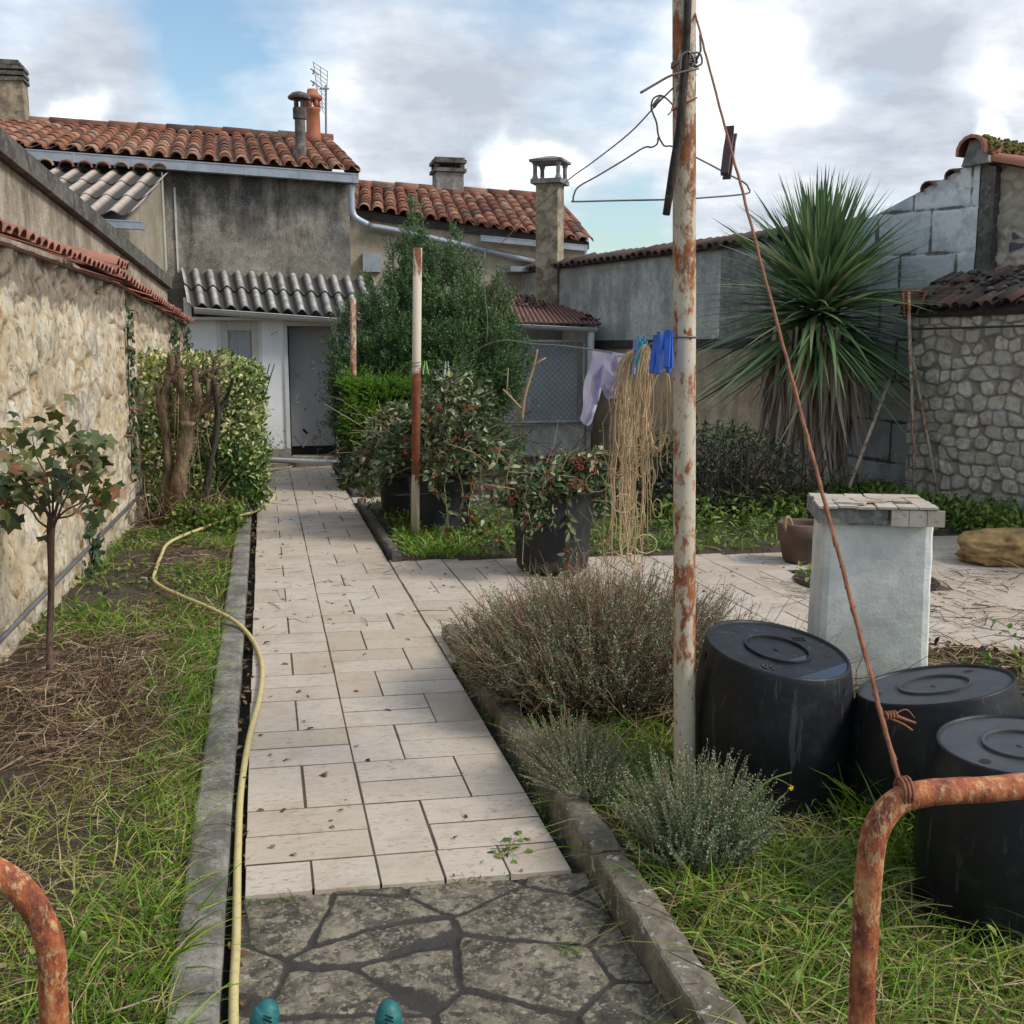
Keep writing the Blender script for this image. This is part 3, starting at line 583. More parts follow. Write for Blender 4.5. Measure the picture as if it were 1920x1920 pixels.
# left concrete kerb and right stone kerb, cut in lengths
def rough_block(mb, x0, x1, y0, y1, z0, z1, s=0, amp=.012, res=.035, lean=0):
    """a worn block: a rounded-edge profile swept along y and roughened"""
    c = .014; prof = [(x0, z0), (x0, z1 - c), (x0 + c * .4, z1 - c * .3), (x0 + c, z1), (x0 + (x1 - x0) * .35, z1 + .002), (x0 + (x1 - x0) * .65, z1 + .002), (x1 - c, z1), (x1 - c * .4, z1 - c * .3), (x1, z1 - c), (x1, z0)]
    n = max(3, int((y1 - y0) / res)); yy = np.linspace(y0, y1, n); P = np.zeros((n, len(prof), 3))
    for i, (a, b) in enumerate(prof): P[:, i, 0] = a; P[:, i, 2] = b
    P[:, :, 1] = yy[:, None]; P[:, :, 0] += lean * (yy - y0)[:, None]
    w = fbm(P * 9 + s, 4, s); w2 = fbm(P * 30 + s, 3, s + 3)
    P[:, :, 0] += (w - .5) * amp * 2; P[:, 1:-1, 2] += (w2[:, 1:-1] - .5) * amp * 1.4
    endd = np.minimum(yy - y0, y1 - yy); P[:, 2:-2, 2] -= (np.clip(1 - endd / .03, 0, 1) * amp * .9)[:, None]
    mb.grid(P)
    for k, fl in ((0, 1), (n - 1, 0)):
        idx = list(range(len(prof))); mb.add(P[k], [tuple(idx if fl else idx[::-1])])
mb = MB(); y = .6; s = 0
while y < 14.9:
    L = .98 + random.uniform(-.03, .03); rough_block(mb, -.285, -.158, y, min(y + L - .006, 15), -.08, .022 + random.uniform(-.004, .004), s, .006); y += L; s += 1
tag(mb.build('kerb', M['concrete'], smooth=False), 'narrow grey concrete kerb between the left bed and the path', None, None, 'structure')
mb = MB(); y = .9; s = 50
for y0, y1 in ((.7, 1.75), (1.76, 2.94), (2.95, 3.95), (3.96, 5.0), (5.01, 5.78)):
    rough_block(mb, .93, 1.03, y0, y1, -.1, .088 + random.uniform(-.012, .012), s, .018); s += 1
tag(mb.build('kerb', M['kerbstone']), 'thick lichen spotted stone kerb along the right of the path', None, None, 'structure')
mb = MB(); rough_block(mb, .915, .985, 7.98, 11.2, -.05, .06, 80, .012)
rough_block(mb, .915, .985, 11.75, 15.1, -.05, .05, 81, .012)
tag(mb.build('kerb', M['darkcap']), 'dark mossy edging beside the bins on the right of the path', None, None, 'structure')
# planted soil
def soil_bed(name, x0, x1, y0, y1, zf, m, label, res=.06, inside=None):
    xs, ys = np.meshgrid(np.arange(x0, x1 + res, res), np.arange(y0, y1 + res, res), indexing='ij')
    z = zf(xs, ys) + .05 * (fbm(np.stack([xs * 2.2, ys * 2.2, xs * 0], -1), 4) - .5) + .025 * (fbm(np.stack([xs * 9, ys * 9, xs * 0], -1), 3) - .5)
    mb = MB(); mb.grid(np.stack([xs, ys, z], -1)); return tag(mb.build(name, m, smooth=True), label, None, None, 'structure')
zl = lambda x, y: -.012 + .05 * np.clip((-.30 - x) / .4, 0, 1)
zr = lambda x, y: .05 * np.clip((5.5 - y) / .5, 0, 1) * np.clip((x - 1.0) / .2, .6, 1) - .05 * np.clip((x - 1.0), 0, 1) * .4
zm = lambda x, y: .03 + 0 * x
soil_bed('flower_bed', -1.5, -.27, .3, 15.2, zl, M['soil'], 'narrow soil bed between the stone wall and the path')
def zr2(x, y):
    edge = 5.42 - np.clip(x - 2.2, 0, 9) * .42
    return np.where(y < edge, .03, -.06)
soil_bed('flower_bed', 1.06, 6.6, .3, 5.7, zr2, M['soil'], 'weedy soil bed around the upturned tubs')
def zm2(x, y):
    far = 7.95 - .115 * (x - .9) + np.where(x < 3.9, 0, (x - 3.9) * .35)
    return np.where((y > far + .05) & ((y < 11.2 - .085 * x) | (y > 11.85 - .085 * x)), .03, -.07)
soil_bed('flower_bed', .96, 7.4, 7.3, 19, zm2, M['soil'], 'overgrown bed beyond the terrace', .08)
mb = MB(); an = np.linspace(0, 2 * math.pi, 40, endpoint=False); rr = np.linspace(0, .5, 9)
P = np.array([[(4.05 + r * math.cos(a) * 1.0, 6.55 + r * math.sin(a) * .92, .012 + .03 * (1 - (r / .5) ** 2) * (fbm(np.array([[r * 9 * math.cos(a) + 5, r * 9 * math.sin(a), 1]]))[0] + .2) - .0 * r) for a in np.append(an, an[0])] for r in rr])
mb.grid(P, flip=True); tag(mb.build('planting_hole', M['soil2'], smooth=True), 'round bare soil hole in the terrace tiles', None, None, 'structure')

# ================================================================== helpers for buildings
def roof_tiles(mb, RL, RR, ER, EL, ncol, ncr, r, jit=.5, lift=.02, hk=.9):
    RL, RR, ER, EL = map(lambda p: np.array(p, float), (RL, RR, ER, EL)); n = unit(np.cross(RR - RL, RL - EL)); n = n if n[2] > 0 else -n
    aa = np.linspace(0, math.pi, 7)
    for i in range(ncol):
        u = (i + .5) / ncol; top = RL + (RR - RL) * u; bot = EL + (ER - EL) * u; d = top - bot; s = unit(np.cross(d, n))
        for j in range(ncr):
            v0, v1 = j / ncr - .03, (j + 1.12) / ncr
            o = s * RNG.normal() * .006 * jit + n * abs(RNG.normal()) * .006 * jit
            a = bot + d * v0 + n * lift + o; b = bot + d * min(v1, 1) + o
            ra = r * (1.06 + RNG.normal() * .03); rb = r * .86
            ring = lambda c, q, h=hk: np.array([c + s * q * math.cos(t) + n * q * h * math.sin(t) for t in aa])
            V = np.concatenate([ring(a, ra), ring(b, rb), ring(a, ra * .80)])
            F = [(k, k + 1, k + 8, k + 7) for k in range(6)] + [(k, k + 14, k + 15, k + 1) for k in range(6)]
            mb.add(V, F)
def ridge(mb, a, b, n, r, up=(0, 0, 1)):
    a, b = np.array(a, float), np.array(b, float); d = (b - a) / n; s = unit(np.cross(d, up)); u = np.cross(s, unit(d)); aa = np.linspace(-.2, math.pi + .2, 9)
    for i in range(n):
        p = a + d * i - d * .06; q = a + d * (i + 1); dz = RNG.normal() * .006
        ring = lambda c, k: np.array([c + s * k * math.cos(t) + u * (k * math.sin(t) + dz) for t in aa])
        V = np.concatenate([ring(p, r * 1.06), ring(q, r * .94), ring(p, r * .84)])
        mb.add(V, [(k, k + 1, k + 10, k + 9) for k in range(8)] + [(k, k + 18, k + 19, k + 1) for k in range(8)])
def sheet(mb, TL, TR, BR, BL, waves, amp, courses=1, gap=.012, sharp=1.0):
    TL, TR, BR, BL = map(lambda p: np.array(p, float), (TL, TR, BR, BL)); n = unit(np.cross(TR - TL, TL - BL)); n = n if n[2] > 0 else -n
    U = np.linspace(0, 1, waves * 10 + 1); w = (np.cos(U * waves * 2 * math.pi) + 1) / 2; ws = w ** sharp
    for c in range(courses):
        v0, v1 = c / courses, min(1, (c + 1.06) / courses); V = np.linspace(v0, v1, 5)
        P = np.zeros((len(V), len(U), 3))
        for a, v in enumerate(V): P[a] = (BL + (TL - BL) * v) + (BR - BL + (TR - TL - BR + BL) * v) * U[:, None] + n * (ws * amp + (gap * (1 - (v - v0) / (v1 - v0))) + .003 * RNG.normal())[:, None]
        mb.grid(P, wave=np.tile(w, (len(V), 1)))
        mb.grid(np.stack([P[0], P[0] - n * .012]), wave=np.tile(w, (2, 1)))
def quad(mb, a, b, c, d): mb.add([a, b, c, d], [(0, 1, 2, 3)])
def half_gutter(mb, a, b, r, flat=False):
    a, b = np.array(a, float), np.array(b, float); d = unit(b - a); s = unit(np.cross(d, (0, 0, 1)));
    if flat:
        Rm = np.stack([d, s, np.cross(d, s)], 1); mb.box((a + b) / 2, (np.linalg.norm(b - a), r * 1.6, r * 1.5), Rm); L = np.linalg.norm(b - a); m = (a + b) / 2
        for t in np.arange(-.5, .51, .166): mb.box(m + d * L * t * .98, (.03, r * 1.72, r * 1.62), Rm)
        mb.box(m + np.array((0, 0, r * .72)), (L, r * 1.8, .016), Rm); return
    aa = np.linspace(math.pi, 2 * math.pi, 9); ring = lambda c, q: np.array([c + s * q * math.cos(t) + np.array((0, 0, q * math.sin(t))) for t in aa])
    V = np.concatenate([ring(a, r), ring(b, r), ring(a, r * .9), ring(b, r * .9)])
    mb.add(V, [(k, k + 1, k + 10, k + 9) for k in range(8)] + [(k + 18, k + 27, k + 28, k + 19) for k in range(8)] + [tuple(range(9)), tuple(range(17, 8, -1))])
    for sg in (-1, 1): mb.tube([a + s * sg * r, b + s * sg * r], r * .13, 6)
    L = np.linalg.norm(b - a)
    for k in range(1, int(L / .8) + 1):
        c = a + d * min(k * .8 - .2, L); V = np.concatenate([ring(c - d * .012, r * 1.06), ring(c + d * .012, r * 1.06)]); mb.add(V, [(i, i + 1, i + 10, i + 9) for i in range(8)])
def stone_face(A, B, z0, ztop, cell, res, nrm, depth, s, jit=.85, warp=.5, thr=.2, rough=1.0, rnd=None, stag=0):
    """a displaced wall face from A to B (xy); returns points and attributes"""
    A, B = np.array(A, float), np.array(B, float); L = np.linalg.norm(B - A); u = np.arange(0, L + res, res); k = np.arange(0, 1.0001, res / (max(ztop(0), ztop(L)) - z0))
    U, K = np.meshgrid(u, k, indexing='ij'); T = np.array([ztop(x) for x in u])[:, None]; Z = z0 + (T - z0) * K
    wp = np.stack([U * 3, Z * 3, 0 * U], -1); wu = U / cell[0] + warp * (fbm(wp, 3, s) - .5) * 1.6; wv = Z / cell[1] + warp * (fbm(wp + 7, 3, s) - .5) * 1.6
    if stag: wu = wu * (1 + .0 * wv)
    f1, f2, idn = worley(wu, wv, s, jit, stag); e = f2 - f1
    if rnd: e = np.minimum(e, np.clip(rnd - f1, -.05, 1) * 1.1)
    e = np.maximum(e + .10 * (fbm(np.stack([U * 14, Z * 14, 0 * U + s], -1), 3, s + 2) - .5), 0)
    bulge = np.clip(e / thr, 0, 1) ** .6
    h = depth * rough * (bulge - .5) + depth * (1.1 + 1.6 * (1 - rough)) * (fbm(np.stack([U * 8, Z * 8, 0 * U + s], -1), 4, s) - .5) + depth * (idn - .5) * .6
    P = np.stack([A[0] + (B - A)[0] * U / L + nrm[0] * h, A[1] + (B - A)[1] * U / L + nrm[1] * h, Z], -1)
    return P, dict(edge=e, idn=idn, hh=K), U, Z

# ================================================================== left garden wall
wl = lambda y: -1.36 + .04 * (y - 5.5)
def wtop(y): return 2.16 if y < 9.7 else 2.16 - (y - 9.7) * .045
root = thing('garden_wall', 'cream weathered limestone wall with red tile coping left of the path', 'wall', (wl(8), 8, 0))
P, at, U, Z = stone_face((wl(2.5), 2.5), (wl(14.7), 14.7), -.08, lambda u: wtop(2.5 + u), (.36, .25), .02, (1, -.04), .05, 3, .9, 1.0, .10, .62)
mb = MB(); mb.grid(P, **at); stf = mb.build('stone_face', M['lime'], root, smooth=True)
mb = MB(); quad(mb, (wl(14.7) - .3, 14.7, -.08), (wl(14.7) + .02, 14.7, -.08), (wl(14.7) + .02, 14.7, wtop(14.7)), (wl(14.7) - .3, 14.7, wtop(14.7))); quad(mb, (wl(2.5) - .3, 2.5, 2.16), (wl(14.7) - .3, 14.7, 1.93), (wl(14.7), 14.7, 1.93), (wl(2.5), 2.5, 2.16)); quad(mb, (wl(2.5) - .3, 2.5, -.08), (wl(14.7) - .3, 14.7, -.08), (wl(14.7) - .3, 14.7, 1.93), (wl(2.5) - .3, 2.5, 2.16)); quad(mb, (wl(2.5) - .3, 2.5, -.08), (wl(2.5), 2.5, -.08), (wl(2.5), 2.5, 2.16), (wl(2.5) - .3, 2.5, 2.16))
mb.build('wall_core', M['parapet'], root)
def wall_coping(mb, ya, yb, dz):
    roof_tiles(mb, (wl(ya) - .32, ya, wtop(ya) + .15 + dz), (wl(yb) - .32, yb, wtop(yb) + .15 + dz), (wl(yb) + .11, yb, wtop(yb) - .0 + dz), (wl(ya) + .11, ya, wtop(ya) - .0 + dz), int((yb - ya) / .155), 1, .080, 1.6, .012, .62)
mb = MB(); wall_coping(mb, 2.5, 9.55, .005); wall_coping(mb, 9.6, 14.7, -.01)
for ya, yb in ((2.5, 9.6), (9.6, 14.7)): mb.prism([(wl(ya) - .3, ya, wtop(ya) + .10), (wl(ya) + .05, ya, wtop(ya) - .005), (wl(yb) + .05, yb, wtop(yb) - .01), (wl(yb) - .3, yb, wtop(yb) + .10)], (0, 0, -.02))
roof_tiles(mb, (wl(9.4) - .3, 9.3, 2.36), (wl(9.9) - .3, 9.9, 2.36), (wl(9.9) + .06, 9.9, 2.25), (wl(9.4) + .06, 9.3, 2.25), 4, 1, .075, 2)
mb.build('tile_coping', M['salmon'], root, smooth=True)
# taller neighbour wall behind
up = lambda y: -1.65 + .0533 * (y - 8)
root = thing('parapet_wall', 'stained rendered outbuilding wall with dark sloping concrete cap behind the limestone wall', 'wall', (up(9), 9, 0))
uz = lambda y: 3.0 - (y - 8) * .056
mb = MB(); mb.prism([(up(1), 1, 0), (up(15.6), 15.6, 0), (up(15.6), 15.6, uz(15.6) - .16), (up(1), 1, uz(1) - .16)], (-.25, 0, 0)); mb.build('wall', M['parapet'], root)
mb = MB(); mb.prism([(up(1) + .07, 1, uz(1)), (up(15.6) + .07, 15.6, uz(15.6)), (up(15.6) + .07, 15.6, uz(15.6) - .15), (up(1) + .07, 1, uz(1) - .15)], (-.42, 0, 0)); mb.build('coping', M['darkcap'], root)

# ================================================================== main house
root = thing('stone_house', 'house with stained grey rendered wall, long zinc gutter and tiled roof beyond the shed', 'house', (-1.5, 17, 0))
mb = MB(); HX = 1.335
mb.prism([(-6, 16.5, 0), (HX, 16.5, 0), (HX, 16.5, 4.08), (-6, 16.5, 4.33)], (0, 5.5, 0)); mb.build('wall', M['housewall'], root)
RLc, RRc, ERc, ELc = (-6, 19.6, 5.30), (1.30, 19.6, 5.20), (1.50, 16.36, 4.20), (-6.2, 16.36, 4.46)
mb = MB(); roof_tiles(mb, RLc, RRc, ERc, ELc, 34, 9, .088); quad(mb, RLc, ELc, ERc, RRc)
quad(mb, RLc, RRc, (1.5, 22.5, 4.3), (-6, 22.5, 4.3)); quad(mb, RRc, ERc, (HX, 16.5, 4.05), (HX, 19.6, 5.1)); quad(mb, RRc, (HX, 19.6, 5.1), (HX, 22, 4.2), (1.5, 22.5, 4.3)); rf = mb.build('roof', M['tileroof'], root, smooth=True)
mb = MB(); ridge(mb, (-6, 19.6, 5.32), (1.33, 19.6, 5.22), 16, .11); mb.build('ridge_tile_row', M['tileroof2'], rf, smooth=True)
mb = MB(); half_gutter(mb, W(20, 288, y=16.33), W(672, 336, y=16.33), .085, True); mb.build('gutter', M['zinc'], root)
mb = MB(); mb.tube(cat_rom(WL([(660, 345), (659, 375), (664, 405), (690, 422)], y=16.36), 5), .05, 10); mb.build('downpipe', M['zinc'], root, smooth=True)
# its chimneys and pots
def box_rot(mb, c, sz, a): mb.box(c, sz, Matrix.Rotation(a, 3, 'Z'))
def chimney_stone():
    mb = MB(); p = W(28, 243, y=19.4); mb.box((p[0], 19.4, 5.35), (.40, .40, 1.1)); mb.box((p[0] + .02, 19.4, 4.95), (.52, .5, .42)); o = mb.build('chimney', M['chim'], rf)
    mb = MB(); mb.box((p[0], 19.4, 5.98), (.30, .34, .3)); mb.box((p[0] - .02, 19.4, 6.14), (.34, .36, .07))
    for z in (5.875, 5.965, 6.055): mb.box((p[0], 19.4, z), (.45, .46, .055), np.array(Matrix.Rotation(RNG.normal() * .04, 3, 'Y')))
    mb.build('chimney_cap', M['chimdark'], o)
chimney_stone()
p = W(565, 322, y=16.9)
mb = MB(); mb.lathe([(.095, 4.2), (.085, 4.3), (.078, 4.9), (.078, 5.0), (.10, 5.005), (.10, 5.16), (.078, 5.165)], 20, (p[0], 16.9, 0), None, True, True); o = mb.build('flue_pipe', M['chimdark'], rf, smooth=False)
mb = MB()
for a in range(4): mb.box((p[0] + .07 * math.cos(a * 1.57 + .4), 16.9 + .07 * math.sin(a * 1.57 + .4), 5.22), (.035, .035, .16))
mb.lathe([(.05, 5.30), (.165, 5.29), (.17, 5.32), (.11, 5.37), (.02, 5.40)], 16, (p[0], 16.9, 0), None, True, True); mb.build('flue_cap', M['chimdark'], o)
p = W(588, 258, y=19.3)
mb = MB(); mb.lathe([(.135, 5.05), (.135, 5.2), (.12, 5.25), (.115, 5.62), (.13, 5.64), (.13, 5.68)], 20, (p[0], 19.3, 0), None, True, True)
for a in range(6): mb.box((p[0] + .105 * math.cos(a * 1.047), 19.3 + .105 * math.sin(a * 1.047), 5.74), (.05, .05, .13), Matrix.Rotation(a * 1.047, 3, 'Z'))
mb.lathe([(.11, 5.79), (.165, 5.82), (.165, 5.87), (.10, 5.90), (.085, 5.98)], 20, (p[0], 19.3, 0), None, True, True); mb.build('chimney_pot', M['terracotta'], rf, smooth=True)
# roof aerial
pa = W(611, 260, y=19.7); root2 = thing('aerial', 'grey television aerial on a thin mast behind the terracotta chimney pot', 'aerial', tuple(pa))
mb = MB(); mb.tube([pa - (0, 0, .15), W(611, 160, y=19.7)], .018, 8); mb.build('mast', M['antenna'], root2)
mb = MB(); a0, a1 = W(587, 112, y=19.6), W(607, 215, y=19.6)
for k in range(11):
    t = k / 10; l = W(586 + 4 * t * 3, 116 + t * 78, y=19.6); r_ = W(615 - t * 4, 135 + t * 82, y=19.6); mb.tube([l, r_], .006, 5)
for q in (.05, .5, .97): mb.tube([W(586 + 29 * q, 115 + 19 * q, y=19.6), W(598 + 13 * q, 196 + 20 * q, y=19.6)], .007, 5)
mb.tube([W(600, 166, y=19.62), W(616, 166, y=19.7)], .02, 6); mb.build('grid', M['antenna'], root2)
for q in (133, 155, 175, 190):
    mb = MB(); mb.tube([W(582, q - 4, y=19.5), W(590, q, y=19.5), W(586, q + 6, y=19.5)], .014, 5); mb.tube([W(586, q, y=19.5), W(598, q + 8, y=19.6)], .008, 5)
    mb.build('dipole', M['antenna'], root2)

# low lean-to against the house, roof of pinkish sheets
root = thing('lean_to', 'small lean-to with pinkish corrugated roof below the long zinc gutter', 'lean-to', (-2, 14, 0))
mb = MB(); zt, ze = 4.06, 3.14; ye = 13.7
mb.prism([(-1.50, ye + .1, 0), (-1.31, 16.49, 0), (-1.31, 16.49, zt - .06), (-1.50, ye + .1, ze - .03)], (-2.5, 0, 0)); mb.build('wall', M['beige2'], root)
mb = MB(); sheet(mb, (-3.9, 16.45, zt + .03), (-1.2, 16.45, zt), (-1.42, ye - .1, ze), (-4.1, ye - .1, ze + .03), 11, .06, 3, .02); rf2 = mb.build('roof', M['pinkfibre'], root, smooth=True)
mb = MB(); roof_tiles(mb, (-3.9, 16.48, zt + .12), (-1.2, 16.48, zt + .09), (-1.2, 16.2, zt + .0), (-3.9, 16.2, zt + .03), 11, 1, .10, 1.0); mb.build('ridge_tile_row', M['tileroof'], rf2, smooth=True)
mb = MB(); half_gutter(mb, (-2.8, ye - .16, ze - .06), (-1.30, ye - .16, ze - .10), .06, True); mb.build('gutter', M['zinc'], root)
mb = MB(); mb.box((-1.295, 16.3, 3.4), (.02, .03, 1.35)); mb.box((-1.15, 16.49, 3.3), (.025, .02, 1.2)); mb.build('flashing', M['whitepvc'], root)

# ================================================================== white shed at the end of the path
SY = 15.2; root = thing('garden_shed', 'white painted shed with mossy corrugated roof and dark doorway at the path end', 'shed', (.2, SY, 0))
A = lambda px, py: W(px, py, y=SY)
xl, xr = -1.02, A(705, 700)[0] + .2; dx0, dx1, dt = A(541, 700)[0], A(628, 700)[0], A(580, 611)[2]
wx0, wx1, wt, wb = A(415, 640)[0], A(484, 640)[0], A(450, 603)[2], .95
zt = 2.02
mb = MB()
for x0, x1, z0, z1 in ((xl, wx0, 0, zt), (wx0, wx1, wt, zt), (wx0, wx1, 0, wb), (wx1, dx0, 0, zt), (dx0, dx1, dt, zt), (dx1, xr, 0, zt)): mb.bx(x0, x1, SY, SY + .12, z0, z1)
mb.bx(xl, xl + .1, SY + .12, 16.5, 0, 2.3); mb.bx(xr - .1, xr, SY + .12, 16.5, 0, 2.3); mb.build('wall', M['white'], root)
for a_, b_ in ((wx1 - .3, dx0 - .002), (dx1 + .06, xr)): mb = MB(); mb.bx(a_, b_, SY - .03, SY - .001, 0, .235); mb.build('plinth', M['step'], root)
mb = MB(); mb.bx(dx0 - .055, dx0 - .003, SY - .022, SY - .002, .24, dt + .05); mb.bx(dx0 - .003, dx1 + .05, SY - .022, SY - .002, dt + .004, dt + .055); mb.bx(dx1, dx1 + .05, SY - .022, SY - .002, .24, dt)
mb.build('door_frame', M['whiteframe'], root)
mb = MB(); mb.bx(dx0 + .002, dx1 - .002, SY + .32, SY + .36, .24, dt + .06); dr = mb.build('door', M['greydoor'], root); a_ = A(574, 812); mb = MB(); mb.box((a_[0], SY + .319, a_[2] + .0), (.035, .003, .09), np.array(Matrix.Rotation(-.8, 3, 'Y'))); mb.build('scuff_mark', M['black'], dr)
mb = MB(); hx = dx1 - .05; mb.tube(cat_rom([(hx, SY + .32, 1.0), (hx - .02, SY + .27, .99), (hx - .02, SY + .27, 1.16), (hx, SY + .32, 1.15)], 4), .009, 6); mb.build('handle', M['black'], dr)
mb = MB(); mb.bx(dx0 + .0, dx1, SY + .34, SY + .5, .09, .235); mb.bx(dx0, dx0 + .02, SY + .12, SY + .32, .09, dt); mb.build('recess_shade', M['black'], root)  # black boxes painted in as the shade under and beside the door
mb = MB(); mb.bx(dx0 + .002, dx1 - .002, SY + .0, SY + .34, .03, .115); mb.build('threshold', M['step'], root)
mb = MB()
for x0, x1, z0, z1 in ((wx0, wx0 + .09, wb, wt), (wx1 - .09, wx1, wb, wt), (wx0 + .09, wx1 - .09, wt - .12, wt), (wx0 + .09, wx1 - .09, wb, wb + .1)): mb.bx(x0 + .002, x1 - .002, SY - .015, SY + .05, z0, z1)
wn = mb.build('window', M['creamframe'], root)
mb = MB(); mb.bx(wx0 - .06, wx0 - .001, SY - .01, SY - .001, wb, wt + .05); mb.bx(wx1 + .001, wx1 + .05, SY - .01, SY - .001, wb, wt + .05); mb.bx(wx0, wx1, SY - .01, SY - .001, wt + .002, wt + .05); mb.build('window_trim', M['whiteframe'], wn)
mb = MB(); U = np.linspace(0, 1, 60); P = np.array([[(wx0 + .092 + (wx1 - wx0 - .184) * u, SY + .03 + .008 * math.sin(u * 38) + .006 * math.sin(u * 17 + 1), z) for u in U] for z in (wb + .1, wt - .12)]); mb.grid(P); mb.build('curtain', M['curtain'], wn, smooth=True)
mb = MB(); EL_, ER_ = W(352, 582, y=14.98), W(720, 604, y=14.98); TL_, TR_ = W(340, 512, y=16.5), W(700, 528, y=16.5)
sheet(mb, TL_, TR_, ER_, EL_, 14, .085, 2, .03, .8); mb.build('roof', M['fibre'], root, smooth=True)
mb = MB(); half_gutter(mb, W(364, 578, y=14.92), W(680, 601, y=14.92), .07); mb.build('gutter', M['greypvc'], root, smooth=False)
mb = MB(); mb.bx(xl, xr, SY - .2, SY - .02, zt - .02, zt + .015); mb.build('soffit', M['whiteframe'], root)
mb = MB(); mb.bx(-.25, 1.25, 14.93, SY + .01, -.05, .055); tag(mb.build('step', M['step']), 'low concrete step at the foot of the shed doorway', 'step')
mb = MB(); a, b = W(506, 862, z=.09), W(640, 868, z=.09); mb.tube([a + (-.1, .1, .1), a, b, b + (.5, -.05, 0)], .033, 12); tag(mb.build('drain_pipe', M['whitepvc'], smooth=True), 'white plastic pipe lying along the step below the doorway', 'pipe')

# ================================================================== second house
root = thing('stone_house', 'lower tiled house with beige wall and a sloping zinc pipe under its roof', 'house', (3.5, 18.2, 0))
mb = MB(); mb.prism([(1.345, 18, 0), (5.42, 18, 0), (5.42, 18, 3.38), (1.345, 18, 3.82)], (0, 5, 0)); mb.build('wall', M['beige'], root)
RL2, RR2, ER2, EL2 = W(655, 350, y=20.6), W(1040, 377, y=20.6), W(1098, 462, y=17.9), W(640, 390, y=17.9)
EL2 = np.array((1.36, 17.9, 3.88)); ER2 = np.array((5.47, 17.9, 3.46)); MID = W(1000, 442, y=17.9); ER2 = np.array((ER2[0], 17.9, 3.42))
mb = MB(); roof_tiles(mb, RL2, RR2, ER2, EL2, 19, 8, .095); quad(mb, RL2, EL2, ER2, RR2); quad(mb, RL2, RR2, (5.5, 23, 3.6), (1.4, 23, 3.6)); quad(mb, RR2, ER2, (5.42, 18, 3.3), (5.5, 23, 3.6)); rf = mb.build('roof', M['tileroof'], root, smooth=True)
mb = MB(); ridge(mb, RL2 + (0, 0, .03), RR2 + (0, 0, .03), 9, .11); ridge(mb, ER2 + (.02, 0, .02), RR2 + (.02, 0, .02), 6, .07); mb.build('ridge_tile_row', M['tileroof2'], rf, smooth=True)
mb = MB(); p = W(839, 340, y=20.8); mb.bx(p[0] - .26, p[0] + .26, 20.5, 21, 4.2, 4.90); ch = mb.build('chimney', M['chimgrey'], rf)
mb = MB(); mb.bx(p[0] - .31, p[0] + .31, 20.45, 21.05, 4.91, 4.97); mb.bx(p[0] - .31, p[0] + .31, 20.45, 21.05, 5.07, 5.13); mb.bx(p[0] - .28, p[0] + .28, 20.48, 21.02, 5.135, 5.17)
for sx in (-.24, .24):
    for sy in (20.55, 20.95): mb.bx(p[0] + sx - .04, p[0] + sx + .04, sy - .04, sy + .04, 4.97, 5.07)
mb.build('chimney_cap', M['chimdark'], ch)
mb = MB(); mb.tube(cat_rom(WL([(690, 424), (740, 432), (850, 456), (1002, 490)], y=17.9), 4), .055, 10); mb.build('sloping_pipe', M['zinc'], root, smooth=True)
mb = MB(); mb.prism([(1.4, 17.93, 3.86), (5.5, 17.93, 3.42), (5.5, 17.93, 3.30), (1.4, 17.93, 3.74)], (0, .06, 0)); mb.build('fascia', M['darkwood'], root)
mb = MB(); half_gutter(mb, W(900, 447, y=17.8), W(1100, 466, y=17.8), .06, True); mb.tube(cat_rom(WL([(1096, 468), (1096, 482), (1082, 490), (1060, 488)], y=17.8), 4), .04, 8); mb.build('gutter', M['zinc'], root)
mb = MB(); a = W(696, 490, y=17.9); mb.bx(a[0] - .14, a[0] + .16, 17.85, 18.0, a[2] - .17, a[2] + .13); mb.build('meter_box', M['zinc'], root)
# chimney stack at the corner of the boundary wall
p = W(1031, 420, y=17.0); root = thing('chimney_stack', 'tall beige chimney with an open four legged concrete cap at the wall corner', 'chimney', (p[0], 17.0, 0))
mb = MB(); ang = R(-32); box_rot(mb, (p[0], 17.0, 2.1), (.36, .36, 4.2), ang); mb.build('shaft', M['chim'], root)
mb = MB(); box_rot(mb, (p[0], 17.0, 4.235), (.50, .50, .07), ang)
for sx in (-.19, .19):
    for sy in (-.19, .19):
        v = Matrix.Rotation(ang, 3, 'Z') @ Vector((sx, sy, 0)); mb.lathe([(.055, 4.27), (.035, 4.33), (.035, 4.46), (.055, 4.53)], 8, (p[0] + v.x, 17 + v.y, 0), None, True, True)
mb.lathe([(.38, 4.53), (.385, 4.565), (.1, 4.63), (.001, 4.635)], 4, (p[0], 17, 0), Matrix.Rotation(ang + R(45), 3, 'Z'), True); mb.build('chimney_cap', M['chimgrey'], root)

